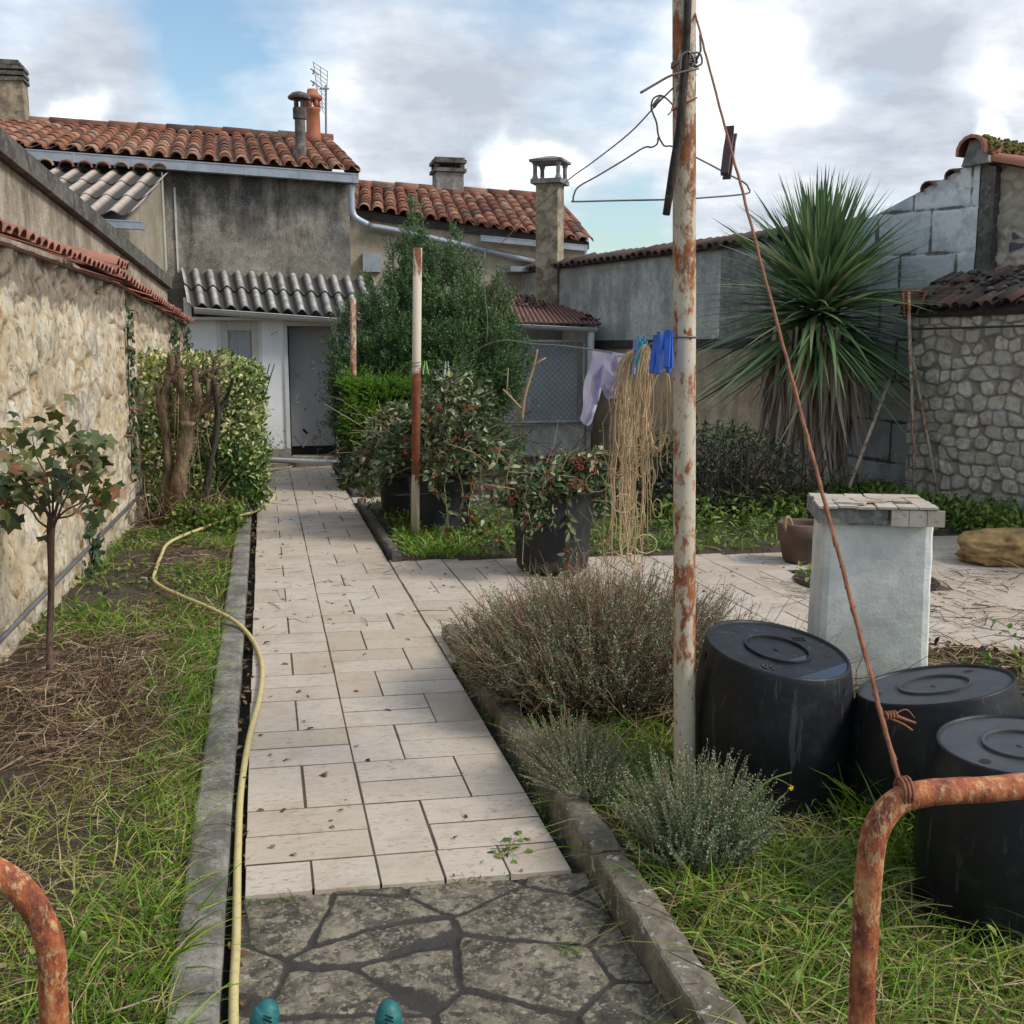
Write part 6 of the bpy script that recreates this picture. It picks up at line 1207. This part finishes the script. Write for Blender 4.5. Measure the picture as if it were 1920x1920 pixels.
for k in range(14): limb([(300 + 8 * k, 860 + random.uniform(-30, 60)), (310 + 6 * k, 800), (300 + 9 * k + random.uniform(-10, 10), 740)], .005, .002, -.2, False)
mb.build('twigs', M['twig'], root)
# ---- young maple
MC = W(95, 1280, z=.03); root = thing('maple_sapling', 'young maple with a thin trunk and dark green lobed leaves by the limestone wall', 'tree', tuple(MC))
mb = MB(); tr = [MC, W(93, 1200, y=5.38), W(96, 1100, y=5.38), W(95, 1010, y=5.36), W(97, 972, y=5.36)]; mb.tube(cat_rom(tr, 5), [.019, .016, .0155, .015, .019, .02], 10); heads = []
for (a, b) in ((20, 830), (60, 815), (100, 812), (150, 818), (200, 880), (185, 930), (130, 870), (40, 890), (10, 920), (165, 850)):
    t = W(a, b, y=5.36 + RNG.normal() * .13); heads.append(t); branchy(mb, tr[-1] - (0, 0, .02 + .04 * RNG.random()), t, .006, .002, 5, .012)
mb.build('trunk', M['maplebark'], root, smooth=True)
lobe = []
for a, r_ in ((-150, .18), (-120, .62), (-98, .50), (-62, .86), (-32, .56), (0, 1.0), (32, .56), (62, .86), (98, .50), (120, .62), (150, .18)): lobe.append((r_ * math.cos(R(a)), r_ * math.sin(R(a))))
lobe = np.array(lobe); mb = MB()
for k in range(185):
    if k < 100: c = heads[k % len(heads)] + RNG.normal(size=3) * np.array((.055, .09, .055))
    else: c = W(RNG.uniform(0, 205), 905 + RNG.normal() * 38, y=5.36 + RNG.normal() * .12)
    n_ = unit(np.array((RNG.normal() * .5 + .25, -.6 + RNG.normal() * .5, .75 + RNG.normal() * .3))); d = unit(np.array((RNG.normal(), RNG.normal() * .6, -.55 + RNG.normal() * .4))); d = unit(d - n_ * (d @ n_)); s = np.cross(n_, d); L = .034 + .042 * RNG.random()
    P = np.concatenate([[c], c + L * (lobe[:, :1] * d + lobe[:, 1:] * s) - n_ * (np.abs(lobe[:, 1:]) * .28 + .25 * (lobe[:, :1] > .7)) * L]); mb.add(P, [(0, i, i + 1) for i in range(1, 11)])
mb.build('crown', M['maple'], root)
# ---- ivy on the left wall
def ivy(pts, n, spread, L, label, yoff=.05):
    root = thing('ivy', label, 'ivy', tuple(pts[-1])); pts = np.array(pts); mb = MB(); mb.tube(cat_rom(pts, 4), .005, 5); mb.build('stem', M['darkbark'], root)
    t = RNG.random(n) * (len(pts) - 1); i = np.minimum(t.astype(int), len(pts) - 2); p = pts[i] + (pts[i + 1] - pts[i]) * (t - i)[:, None] + RNG.normal(size=(n, 3)) * np.array((.015, spread, spread * .7)) + np.array((.025, 0, 0))
    mb = MB(); leaves(mb, p, unit(rdir(n, -.4) * np.array((.5, 1, 1))), unit(rdir(n) * .5 + np.array((1, -.4, .3))), L * (.6 + .7 * RNG.random(n)), L * (.6 + .5 * RNG.random(n)), .1, .1); mb.build('foliage', M['ivy'], root)
wp = lambda px, py, y: np.array((wl(y) + .03, y, W(px, py, y=y)[2]))
ivy([wp(232, 562, 10.0), wp(230, 640, 10.0), wp(234, 700, 9.95), wp(236, 770, 9.9), wp(237, 830, 9.9), wp(238, 890, 9.85)], 190, .07, .055, 'narrow vertical strip of ivy climbing the middle of the limestone wall')
ivy([wp(150, 960, 8.0), wp(150, 1010, 7.9), wp(160, 1060, 7.9), wp(150, 1110, 7.8)], 130, .12, .06, 'low patch of ivy at the foot of the limestone wall behind the maple')
ivy([np.array((wl(13.2) + .05, 13.2, 1.9)), np.array((wl(13.0) + .06, 13.0, 1.7)), np.array((wl(13.1) + .08, 13.1, 1.5)), np.array((wl(13.2) + .08, 13.3, 1.35))], 170, .16, .06, 'dark ivy hanging under the far end of the red tile coping')
ivy([np.array((wl(14.4) + .05, 14.4, 1.85)), np.array((wl(14.4) + .08, 14.4, 1.55)), np.array((wl(14.4) + .1, 14.4, 1.2))], 120, .10, .06, 'dark ivy tuft at the corner of the limestone wall and the white shed')
# ---- conifer
root = thing('conifer', 'dense dark green conifer with several pointed tops beside the shed', 'tree', (1.9, 13.4, 0))
BP, BD = [], []
def plume(tip, ax, ln, rad, n):
    ax = unit(np.array(ax, float)); t = RNG.random(n) ** .8; a = RNG.random(n) * 6.283; s = unit(np.cross(ax, (0.31, .92, .11))); q = np.cross(s, ax); o = (s * np.cos(a)[:, None] + q * np.sin(a)[:, None])
    BP.append(np.array(tip) - ax * (ln * t)[:, None] + o * (rad * t ** .7 * (.35 + .65 * RNG.random(n)))[:, None]); BD.append(unit(ax * .9 + o * .75 + RNG.normal(size=(n, 3)) * .28))
for x, y, z, ln, rd in ((1.30, 13.2, 2.45, 1.2, .19), (1.60, 13.25, 2.84, 1.2, .18), (1.87, 13.35, 3.36, 1.5, .17), (2.10, 13.2, 2.80, 1.2, .17), (2.35, 13.3, 3.06, 1.4, .17), (2.57, 13.2, 2.74, 1.2, .17), (2.86, 13.2, 2.50, 1.2, .19), (1.02, 13.25, 2.05, 1.0, .18), (3.03, 13.1, 1.85, 1.0, .18), (1.48, 12.95, 2.28, 1.0, .2), (1.95, 12.85, 2.45, 1.1, .22), (2.40, 12.9, 2.40, 1.0, .2), (2.74, 12.9, 2.02, .9, .2), (1.15, 12.95, 1.80, .9, .2), (1.70, 12.7, 1.95, .9, .22), (2.2, 12.65, 1.85, .9, .22), (1.98, 13.3, 3.0, 1.2, .14), (1.75, 13.3, 3.02, 1.2, .14)):
    plume((x, y, z), (RNG.normal() * .05, -.03, 1), ln, rd, 210)
    for q in range(9): a = RNG.random() * 6.283; zz = z - ln * (.15 + .8 * RNG.random()); plume((x + rd * 1.25 * math.cos(a), y + rd * 1.25 * math.sin(a) - .03, zz), (math.cos(a) * .6, math.sin(a) * .6, .9), .26, .07, 34)
for k in range(150):
    z = .3 + 1.35 * RNG.random() ** .95; a = RNG.random() * 6.283; a = a if math.sin(a) < .5 else -a; rr = (1.14 * max(0, 1 - (z - .2) / 2.4) ** .48 + .08) * (.62 + .48 * RNG.random()); o = np.array((math.cos(a), math.sin(a) * .7, 0))
    plume(np.array((1.95, 13.35, z + .15)) + o * rr, o * .55 + np.array((0, 0, 1.0)) + RNG.normal(size=3) * .15, .38 + .3 * RNG.random(), .11 + .07 * RNG.random(), 46)
BP, BD = np.concatenate(BP), np.concatenate(BD); ok = (BP[:, 2] > .1) & (BP[:, 0] > .80); BP, BD = BP[ok], BD[ok]
mb = MB(); sprigs(mb, BP, unit(BD + np.array((0, 0, .3))), .11 + .09 * RNG.random(len(BP)), 18, .046, .0115, .7, 0, .35)
ci = np.stack([1.95 + .5 * RNG.normal(size=2600), 13.45 + .3 * RNG.normal(size=2600), .2 + 1.75 * RNG.random(2600)], 1); sprigs(mb, ci, rdir(2600, .6), .2, 14, .06, .012, .8)
mb.build('crown', M['conifer'], root); ti = RNG.random(len(BP)) < .11; mb = MB(); sprigs(mb, BP[ti] + BD[ti] * .05, unit(BD[ti] + np.array((0, 0, .5))), .12 + .06 * RNG.random(ti.sum()), 14, .04, .010, .6, 0, .3); mb.build('new_growth', M['conifertip'], root)
mb = MB(); branchy(mb, (1.95, 13.4, 0), (1.9, 13.35, 2.9), .09, .02)
for k in range(60): q = BP[RNG.integers(len(BP))]; branchy(mb, (1.95 + RNG.normal() * .06, 13.4, max(.3, q[2] - .6)), q, .018, .006, 4)
mb.build('trunk', M['darkbark'], root)
# ---- bright green thuja shrub
root = thing('thuja_shrub', 'bright lime green feathery shrub beside the doorway and the thin post', 'shrub', (1.3, 12.7, 0))
n = 2300; a, b = RNG.random(n), RNG.random(n); f = RNG.random(n); x = .90 + .85 * a; y = 12.25 + .9 * b; z = .15 + 1.08 * RNG.random(n) ** .8; s_ = f < .5; y = np.where(s_, 12.2 + .14 * RNG.random(n), y); x = np.where((f > .5) & (f < .7), .92 + .1 * RNG.random(n), x); z = np.where(f > .7, 1.16 + .08 * RNG.normal(size=n), z)
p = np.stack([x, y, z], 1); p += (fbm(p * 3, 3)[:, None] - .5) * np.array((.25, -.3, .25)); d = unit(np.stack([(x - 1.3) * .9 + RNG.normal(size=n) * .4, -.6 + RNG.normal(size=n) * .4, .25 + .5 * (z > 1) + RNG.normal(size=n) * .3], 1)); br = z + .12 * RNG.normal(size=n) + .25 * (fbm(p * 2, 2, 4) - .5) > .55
mb = MB(); sprigs(mb, p[br], d[br], .16, 26, .034, .010, .5, .15); mb.build('bright_crown', M['thuja'], root)
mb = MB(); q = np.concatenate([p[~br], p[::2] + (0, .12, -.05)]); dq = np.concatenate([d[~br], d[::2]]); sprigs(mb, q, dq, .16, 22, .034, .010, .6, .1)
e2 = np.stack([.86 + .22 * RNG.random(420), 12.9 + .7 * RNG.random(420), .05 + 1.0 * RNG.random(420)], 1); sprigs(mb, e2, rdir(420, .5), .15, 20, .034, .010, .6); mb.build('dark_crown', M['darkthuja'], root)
mb = MB(); branchy(mb, (1.2, 12.6, 0), (1.2, 12.55, .95), .04, .02); mb.build('trunk', M['darkbark'], root)
# ---- heaps of cotoneaster cuttings in the three bins
def cuttings(label, c, rx, ry, z0, z1, nl, nt, sprays=(), nb=40, group='heaps of cut branches in the bins'):
    root = thing('cut_branches', label, 'cuttings', (c[0], c[1], z0)); n = int(nl * 1.9); nt = int(nt * .55); a = RNG.random(n) * 6.283; q = RNG.random(n) ** .5; ht = 1 - .75 * q ** 2
    P = np.stack([c[0] + rx * q * np.cos(a), c[1] + ry * q * np.sin(a), z0 + (z1 - z0) * ht * (.25 + .75 * RNG.random(n) ** .6)], 1); P += (fbm(P * 3.2, 3, 4)[:, None] - .5) * np.array((.35, .35, .75)); P = P[fbm(P * 5 + 3, 2, 8) > .40]; n = len(P); a = np.arctan2(P[:, 1] - c[1], P[:, 0] - c[0])
    mb = MB(); d = unit(np.stack([np.cos(a) * .8, np.sin(a) * .8, RNG.normal(size=n) * .5], 1) + RNG.normal(size=(n, 3)) * .5); leaves(mb, P, d, rdir(n, .6), .050 + .042 * RNG.random(n), .026 + .014 * RNG.random(n), .2, .3)
    tw = MB(); B = MB(); m = nt; a = RNG.random(m) * 6.283; base = np.stack([c[0] + rx * .3 * RNG.normal(size=m), c[1] + ry * .3 * RNG.normal(size=m), z0 - .05 + (z1 - z0) * .5 * RNG.random(m)], 1); sticks(tw, base, unit(np.stack([np.cos(a), np.sin(a), .35 + .5 * RNG.normal(size=m)], 1)), .25 + .40 * RNG.random(m), .0046, .22); m = nt // 2; a = RNG.random(m) * 6.283; base = np.stack([c[0] + rx * .5 * RNG.normal(size=m), c[1] + ry * .5 * RNG.normal(size=m), z0 + (z1 - z0) * (.35 + .45 * RNG.random(m))], 1); sticks(tw, base, unit(np.stack([np.cos(a), np.sin(a), .15 + .4 * RNG.normal(size=m)], 1)), .2 + .35 * RNG.random(m), .004, .22)
    for pts in sprays:
        cur = cat_rom(pts, 6); tw.tube(cur, [.005, .002], 5); k = int(len(cur) * 1.8); i = RNG.integers(0, len(cur) - 1, k); sd = rdir(k, -.35); leaves(mb, cur[i] + sd * .01, sd, unit(rdir(k) + np.array((-.2, -.8, .3))), .055 + .03 * RNG.random(k), .035, .15, .25)
        for j in RNG.integers(0, len(cur), 2):
            for w in range(7): B.ball(cur[j] + RNG.normal(size=3) * np.array((.018, .018, .010)) + (0, -.02, 0), .0065, 6)
    for j in range(nb // 2):
        fr = np.argsort(P[:, 1])[:len(P) // 3]; q0 = P[fr[RNG.integers(len(fr))]] + (0, -.05, 0)
        for w in range(8): B.ball(q0 + RNG.normal(size=3) * np.array((.02, .02, .012)), .0065, 6)
    mb.build('foliage', M['coton'], root); tw.build('twigs', M['twig'], root); B.build('berries', M['berry'], root)['kind'] = 'stuff'
    return root
cuttings('heap of wilting grey green branches with red berries filling the dustbin on the terrace tiles', (2.02, 7.42), .42, .36, .50, .98, 1500, 90,
    [WL([(1060, 900), (1064, 960), (1068, 1010), (1060, 1050), (1064, 1085)], y=7.08), WL([(1000, 880), (985, 930), (985, 985)], y=7.1), WL([(1110, 850), (1118, 900), (1112, 950)], y=7.1), WL([(960, 850), (950, 900), (958, 935)], y=7.15), WL([(940, 830), (925, 900), (930, 960)], y=7.3), WL([(1040, 870), (1020, 900), (1018, 925)], y=7.08)], 50)
cuttings('tall heap of pale twiggy branches over the dustbin behind the middle post', (1.55, 9.1), .62, .45, .48, 1.36, 2500, 190,
    [WL([(830, 880), (835, 930), (840, 980), (838, 1005)], y=8.7), WL([(860, 880), (868, 930), (862, 975)], y=8.7), WL([(880, 900), (886, 940), (880, 985)], y=8.7), WL([(900, 880), (905, 960), (915, 1030)], y=8.3), WL([(930, 900), (935, 980), (930, 1045)], y=8.0), WL([(815, 870), (818, 910), (822, 940)], y=8.7)], 40)
cuttings('spreading heap of drooping branches over the small dustbin by the path edge', (1.25, 9.9), .50, .42, .40, 1.12, 1700, 150,
    [WL([(690, 830), (680, 880), (690, 925)], y=9.5), WL([(740, 850), (700, 900), (665, 960)], y=9.3), WL([(715, 860), (690, 905), (700, 950)], y=9.5)], 8)
# forked bare branch sticking out
mb = MB(); mb.tube(cat_rom(WL([(978, 790), (985, 740), (1000, 690), (1008, 655)], y=8.3), 5), [.013, .007], 8); mb.tube(WL([(998, 690), (1014, 676), (1024, 671)], y=8.3), [.009, .007], 8); mb.tube(cat_rom(WL([(976, 765), (955, 742), (943, 730)], y=8.3), 4), [.010, .007], 8); mb.tube(WL([(950, 738), (953, 690)], y=8.3), [.007, .004], 8); single(mb, 'bare_branch', 'cutwood', 'pale forked bare branch sticking up before the wire mesh panel', 'branch')
# ---- cordyline
PC = np.array((5.60, 10.2, 1.93)); root = thing('cordyline', 'big cordyline with spiky green sword leaves and a skirt of dead brown leaves', 'palm', (5.58, 10.25, 0))
mb = MB(); mb.tube(cat_rom([np.array((5.52, 10.25, -.05)), np.array((5.55, 10.25, .6)), np.array((5.58, 10.22, 1.4)), PC], 5), [.17, .13, .12, .11], 14, True, .1); mb.build('trunk', M['darkbark'], root)
n = 760; el = R(88) - R(118) * RNG.random(n) ** .95; az = RNG.random(n) * 6.283; d = np.stack([np.cos(el) * np.cos(az), np.cos(el) * np.sin(az), np.sin(el)], 1); cr = PC + (0, 0, .0) + d * .07 + np.stack([0 * el, 0 * el, .25 * np.sin(el)], 1) + RNG.normal(size=(n, 3)) * .05
s0 = unit(np.cross(d, np.array((0, 0, 1.0)) + RNG.normal(size=(n, 3)) * .25)); L = (.95 + .30 * RNG.random(n)) * np.where(el < R(5), .92, 1.0); mb = MB(); blades(mb, cr, d, L, .05 + .018 * RNG.random(n), np.where(el > R(55), .04, np.where(el > R(25), .15, np.where(el > R(0), .32, .48))) * (.3 + 1.3 * RNG.random(n)), 5, s0)
n = 120; az = RNG.random(n) * 6.283; d = np.stack([np.cos(az) * .8, np.sin(az) * .8, -.15 - .3 * RNG.random(n)], 1); blades(mb, PC + d * .12 - np.array((0, 0, .10)), d, .70 + .25 * RNG.random(n), .05, .35 + .3 * RNG.random(n), 5, unit(np.cross(d, np.array((0, 0, 1.0))))); mb.build('green_leaves', M['palm'], root)
n = 1050; az = RNG.random(n) * 6.283; zz = 1.86 - 1.25 * RNG.random(n) ** 1.3; o = .13 + .40 * RNG.random(n) * np.clip((zz - .7) / 1.1, .05, 1); p = np.stack([5.58 + o * np.cos(az), 10.22 + o * np.sin(az), zz], 1); sp = -.10 + .26 * RNG.random(n); d = unit(np.stack([np.cos(az) * sp, np.sin(az) * sp, -np.ones(n)], 1)); mb = MB(); blades(mb, p, d, .65 + .50 * RNG.random(n), .048 + .034 * RNG.random(n), .06 + .12 * RNG.random(n), 4)
mb.v[-1][:, 2] = np.maximum(mb.v[-1][:, 2], .03); mb.build('dead_leaf_skirt', M['palmdead'], root)
# ---- dark bush left of the cordyline
root = thing('dark_bush', 'tangled dark bush with cut stems between the near post and the cordyline', 'bush', (4.3, 9.6, 0)); n = 3000; p = np.stack([4.2 + .55 * RNG.normal(size=n), 9.6 + .35 * RNG.normal(size=n), .05 + .85 * RNG.random(n)], 1); p = p[(p[:, 2] < .9 - .5 * (p[:, 0] - 4.3) ** 2)]
mb = MB(); leaves(mb, p, rdir(len(p), .2), rdir(len(p), .8), .05 + .05 * RNG.random(len(p)), .022, .2, .2); mb.build('foliage', M['darkleaf'], root)
mb = MB(); n = 420; p = np.stack([4.2 + .5 * RNG.normal(size=n), 9.5 + .3 * RNG.normal(size=n), .05 + .3 * RNG.random(n)], 1); sticks(mb, p, rdir(n, .7), .3 + .45 * RNG.random(n), .006, .15); a, b = W(1398, 920, y=9.1), W(1404, 838, y=9.1); mb.tube([a, b], .02, 8); mb.tube(WL([(1390, 850), (1386, 960)], y=9.1), .012, 6); mb.build('stems', M['darkbark'], root)['kind'] = 'stuff'
root = thing('dry_bush', 'bare brown twiggy bush behind the straw strings', 'bush', tuple(W(1235, 950, z=.03))); b0 = W(1235, 955, z=.0); n = 420; mb = MB(); p = b0 + np.stack([.28 * RNG.normal(size=n), .25 * RNG.normal(size=n), .1 + .5 * RNG.random(n)], 1); sticks(mb, p, rdir(n, .5), .15 + .35 * RNG.random(n), .0045, .2); mb.tube(WL([(1250, 975), (1252, 900), (1244, 830)], y=b0[1]), [.03, .02], 8); mb.build('stems', M['darkbark'], root); mb = MB(); p = b0 + np.stack([.3 * RNG.normal(size=n), .25 * RNG.normal(size=n), .1 + .7 * RNG.random(n)], 1); leaves(mb, p, rdir(n), rdir(n, .5), .05, .022); mb.build('foliage', M['weed'], root)
# ---- brown woody thyme
TC = np.array((1.44, 4.55, .0)); root = thing('thyme_bush', 'broad sprawling woody thyme with brown stems and grey green tips beside the path', 'bush', tuple(TC))
n = 3000; a = RNG.random(n) * 6.283; q = RNG.random(n) ** .6; base = TC + np.stack([.44 * q * np.cos(a), .48 * q * np.sin(a), .02 + .08 * RNG.random(n)], 1); hh = (.50 - .20 * q ** 2 + .08 * RNG.normal(size=n)) * (.55 + .45 * RNG.random(n)); hh *= 1 + .25 * (base[:, 0] - 1.3); d = unit(np.stack([.85 * q * np.cos(a), .85 * q * np.sin(a), np.ones(n) * .9], 1) + RNG.normal(size=(n, 3)) * .20)
mb = MB(); sticks(mb, base, d, hh, .0028, .10); tips = base + d * hh[:, None]
for k in range(3): f = .45 + .5 * RNG.random(n); sticks(mb, base + d * (hh * f)[:, None], unit(d + RNG.normal(size=(n, 3)) * .45), .06 + .10 * RNG.random(n), .0017, .12)
n2 = 500; a2 = RNG.random(n2) * 6.283; p2 = TC + np.stack([.45 + .25 * RNG.normal(size=n2), -.45 + .2 * RNG.normal(size=n2), .05 + .1 * RNG.random(n2)], 1); sticks(mb, p2, unit(np.stack([.6 + .5 * RNG.normal(size=n2), .6 * RNG.normal(size=n2), .2 + .2 * RNG.random(n2)], 1)), .2 + .25 * RNG.random(n2), .0026, .1); mb.build('stems', M['thymestem'], root)
gr = fbm(base * 3.2, 3, 6) + .10 * RNG.normal(size=n) - .16 * (base[:, 0] - 1.45) > .41; mb = MB(); t0 = base[gr] + d[gr] * (hh[gr] * .55)[:, None]; sprigs(mb, t0, d[gr], hh[gr] * .5, 22, .015, .0062, 1.0, 0, .2); o = RNG.random(n) < .7; sprigs(mb, tips[o] - d[o] * .05, unit(d[o] + RNG.normal(size=(o.sum(), 3)) * .3), .07, 9, .013, .0055, 1.0); mb.build('tips', M['thyme'], root)
# ---- small grey green thyme in front of the post
T2 = np.array((1.255, 2.90, .02)); root = thing('thyme_bush', 'small upright grey green thyme at the foot of the near post spilling over the kerb', 'bush', tuple(T2))
n = 620; a = RNG.random(n) * 6.283; q = RNG.random(n) ** .55; base = T2 + np.stack([.125 * q * np.cos(a), .135 * q * np.sin(a), .05 * RNG.random(n)], 1); d = unit(np.stack([.55 * q * np.cos(a), .55 * q * np.sin(a) - .05, np.ones(n) * .9], 1) + RNG.normal(size=(n, 3)) * .16); hh = (.40 - .14 * q) * (.45 + .55 * RNG.random(n))
mb = MB(); sticks(mb, base, d, hh, .0016, .05); mb.build('stems', M['thymestem'], root); mb = MB(); sprigs(mb, base + d * (hh * .18)[:, None], d, hh * .84, 64, .0115, .0042, 1.15, 0, .25); mb.build('tips', M['thyme'], root)
T3 = np.array((1.06, 3.55, .03)); root = thing('thyme_bush', 'low dark green thyme tuft hanging over the kerb below the woody thyme', 'bush', tuple(T3)); n = 420; a = RNG.random(n) * 6.283; q = RNG.random(n) ** .55; base = T3 + np.stack([.09 * q * np.cos(a), .24 * q * np.sin(a), .05 * RNG.random(n)], 1); d = unit(np.stack([.8 * q * np.cos(a) - .1, .6 * q * np.sin(a), np.ones(n) * .7], 1) + RNG.normal(size=(n, 3)) * .2); hh = .12 + .10 * RNG.random(n); mb = MB(); sprigs(mb, base, d, hh, 44, .012, .0045, 1.1); mb.build('tips', M['thyme'], root); mb = MB(); sticks(mb, base, d, hh, .0016, .05); mb.build('stems', M['thymestem'], root)
# ---- little yellow flower on a thin stalk
root = thing('wild_flower', 'small yellow flower on a bent stalk before the left black tub', 'flower', tuple(W(1380, 1560, y=2.75))); mb = MB(); mb.tube(cat_rom(WL([(1380, 1560), (1400, 1510), (1440, 1465), (1484, 1448)], y=2.72), 5), .0022, 5); mb.tube(cat_rom(WL([(1452, 1458), (1470, 1466), (1482, 1474)], y=2.72), 4), .0018, 5); mb.build('stalk', M['weed'], root); mb = MB(); c = W(1483, 1476, y=2.71); leaves(mb, np.repeat(c[None], 14, 0), rdir(14) + np.array((0, -.3, -.2)), rdir(14), .010, .005); mb.build('petals', M['flower'], root)
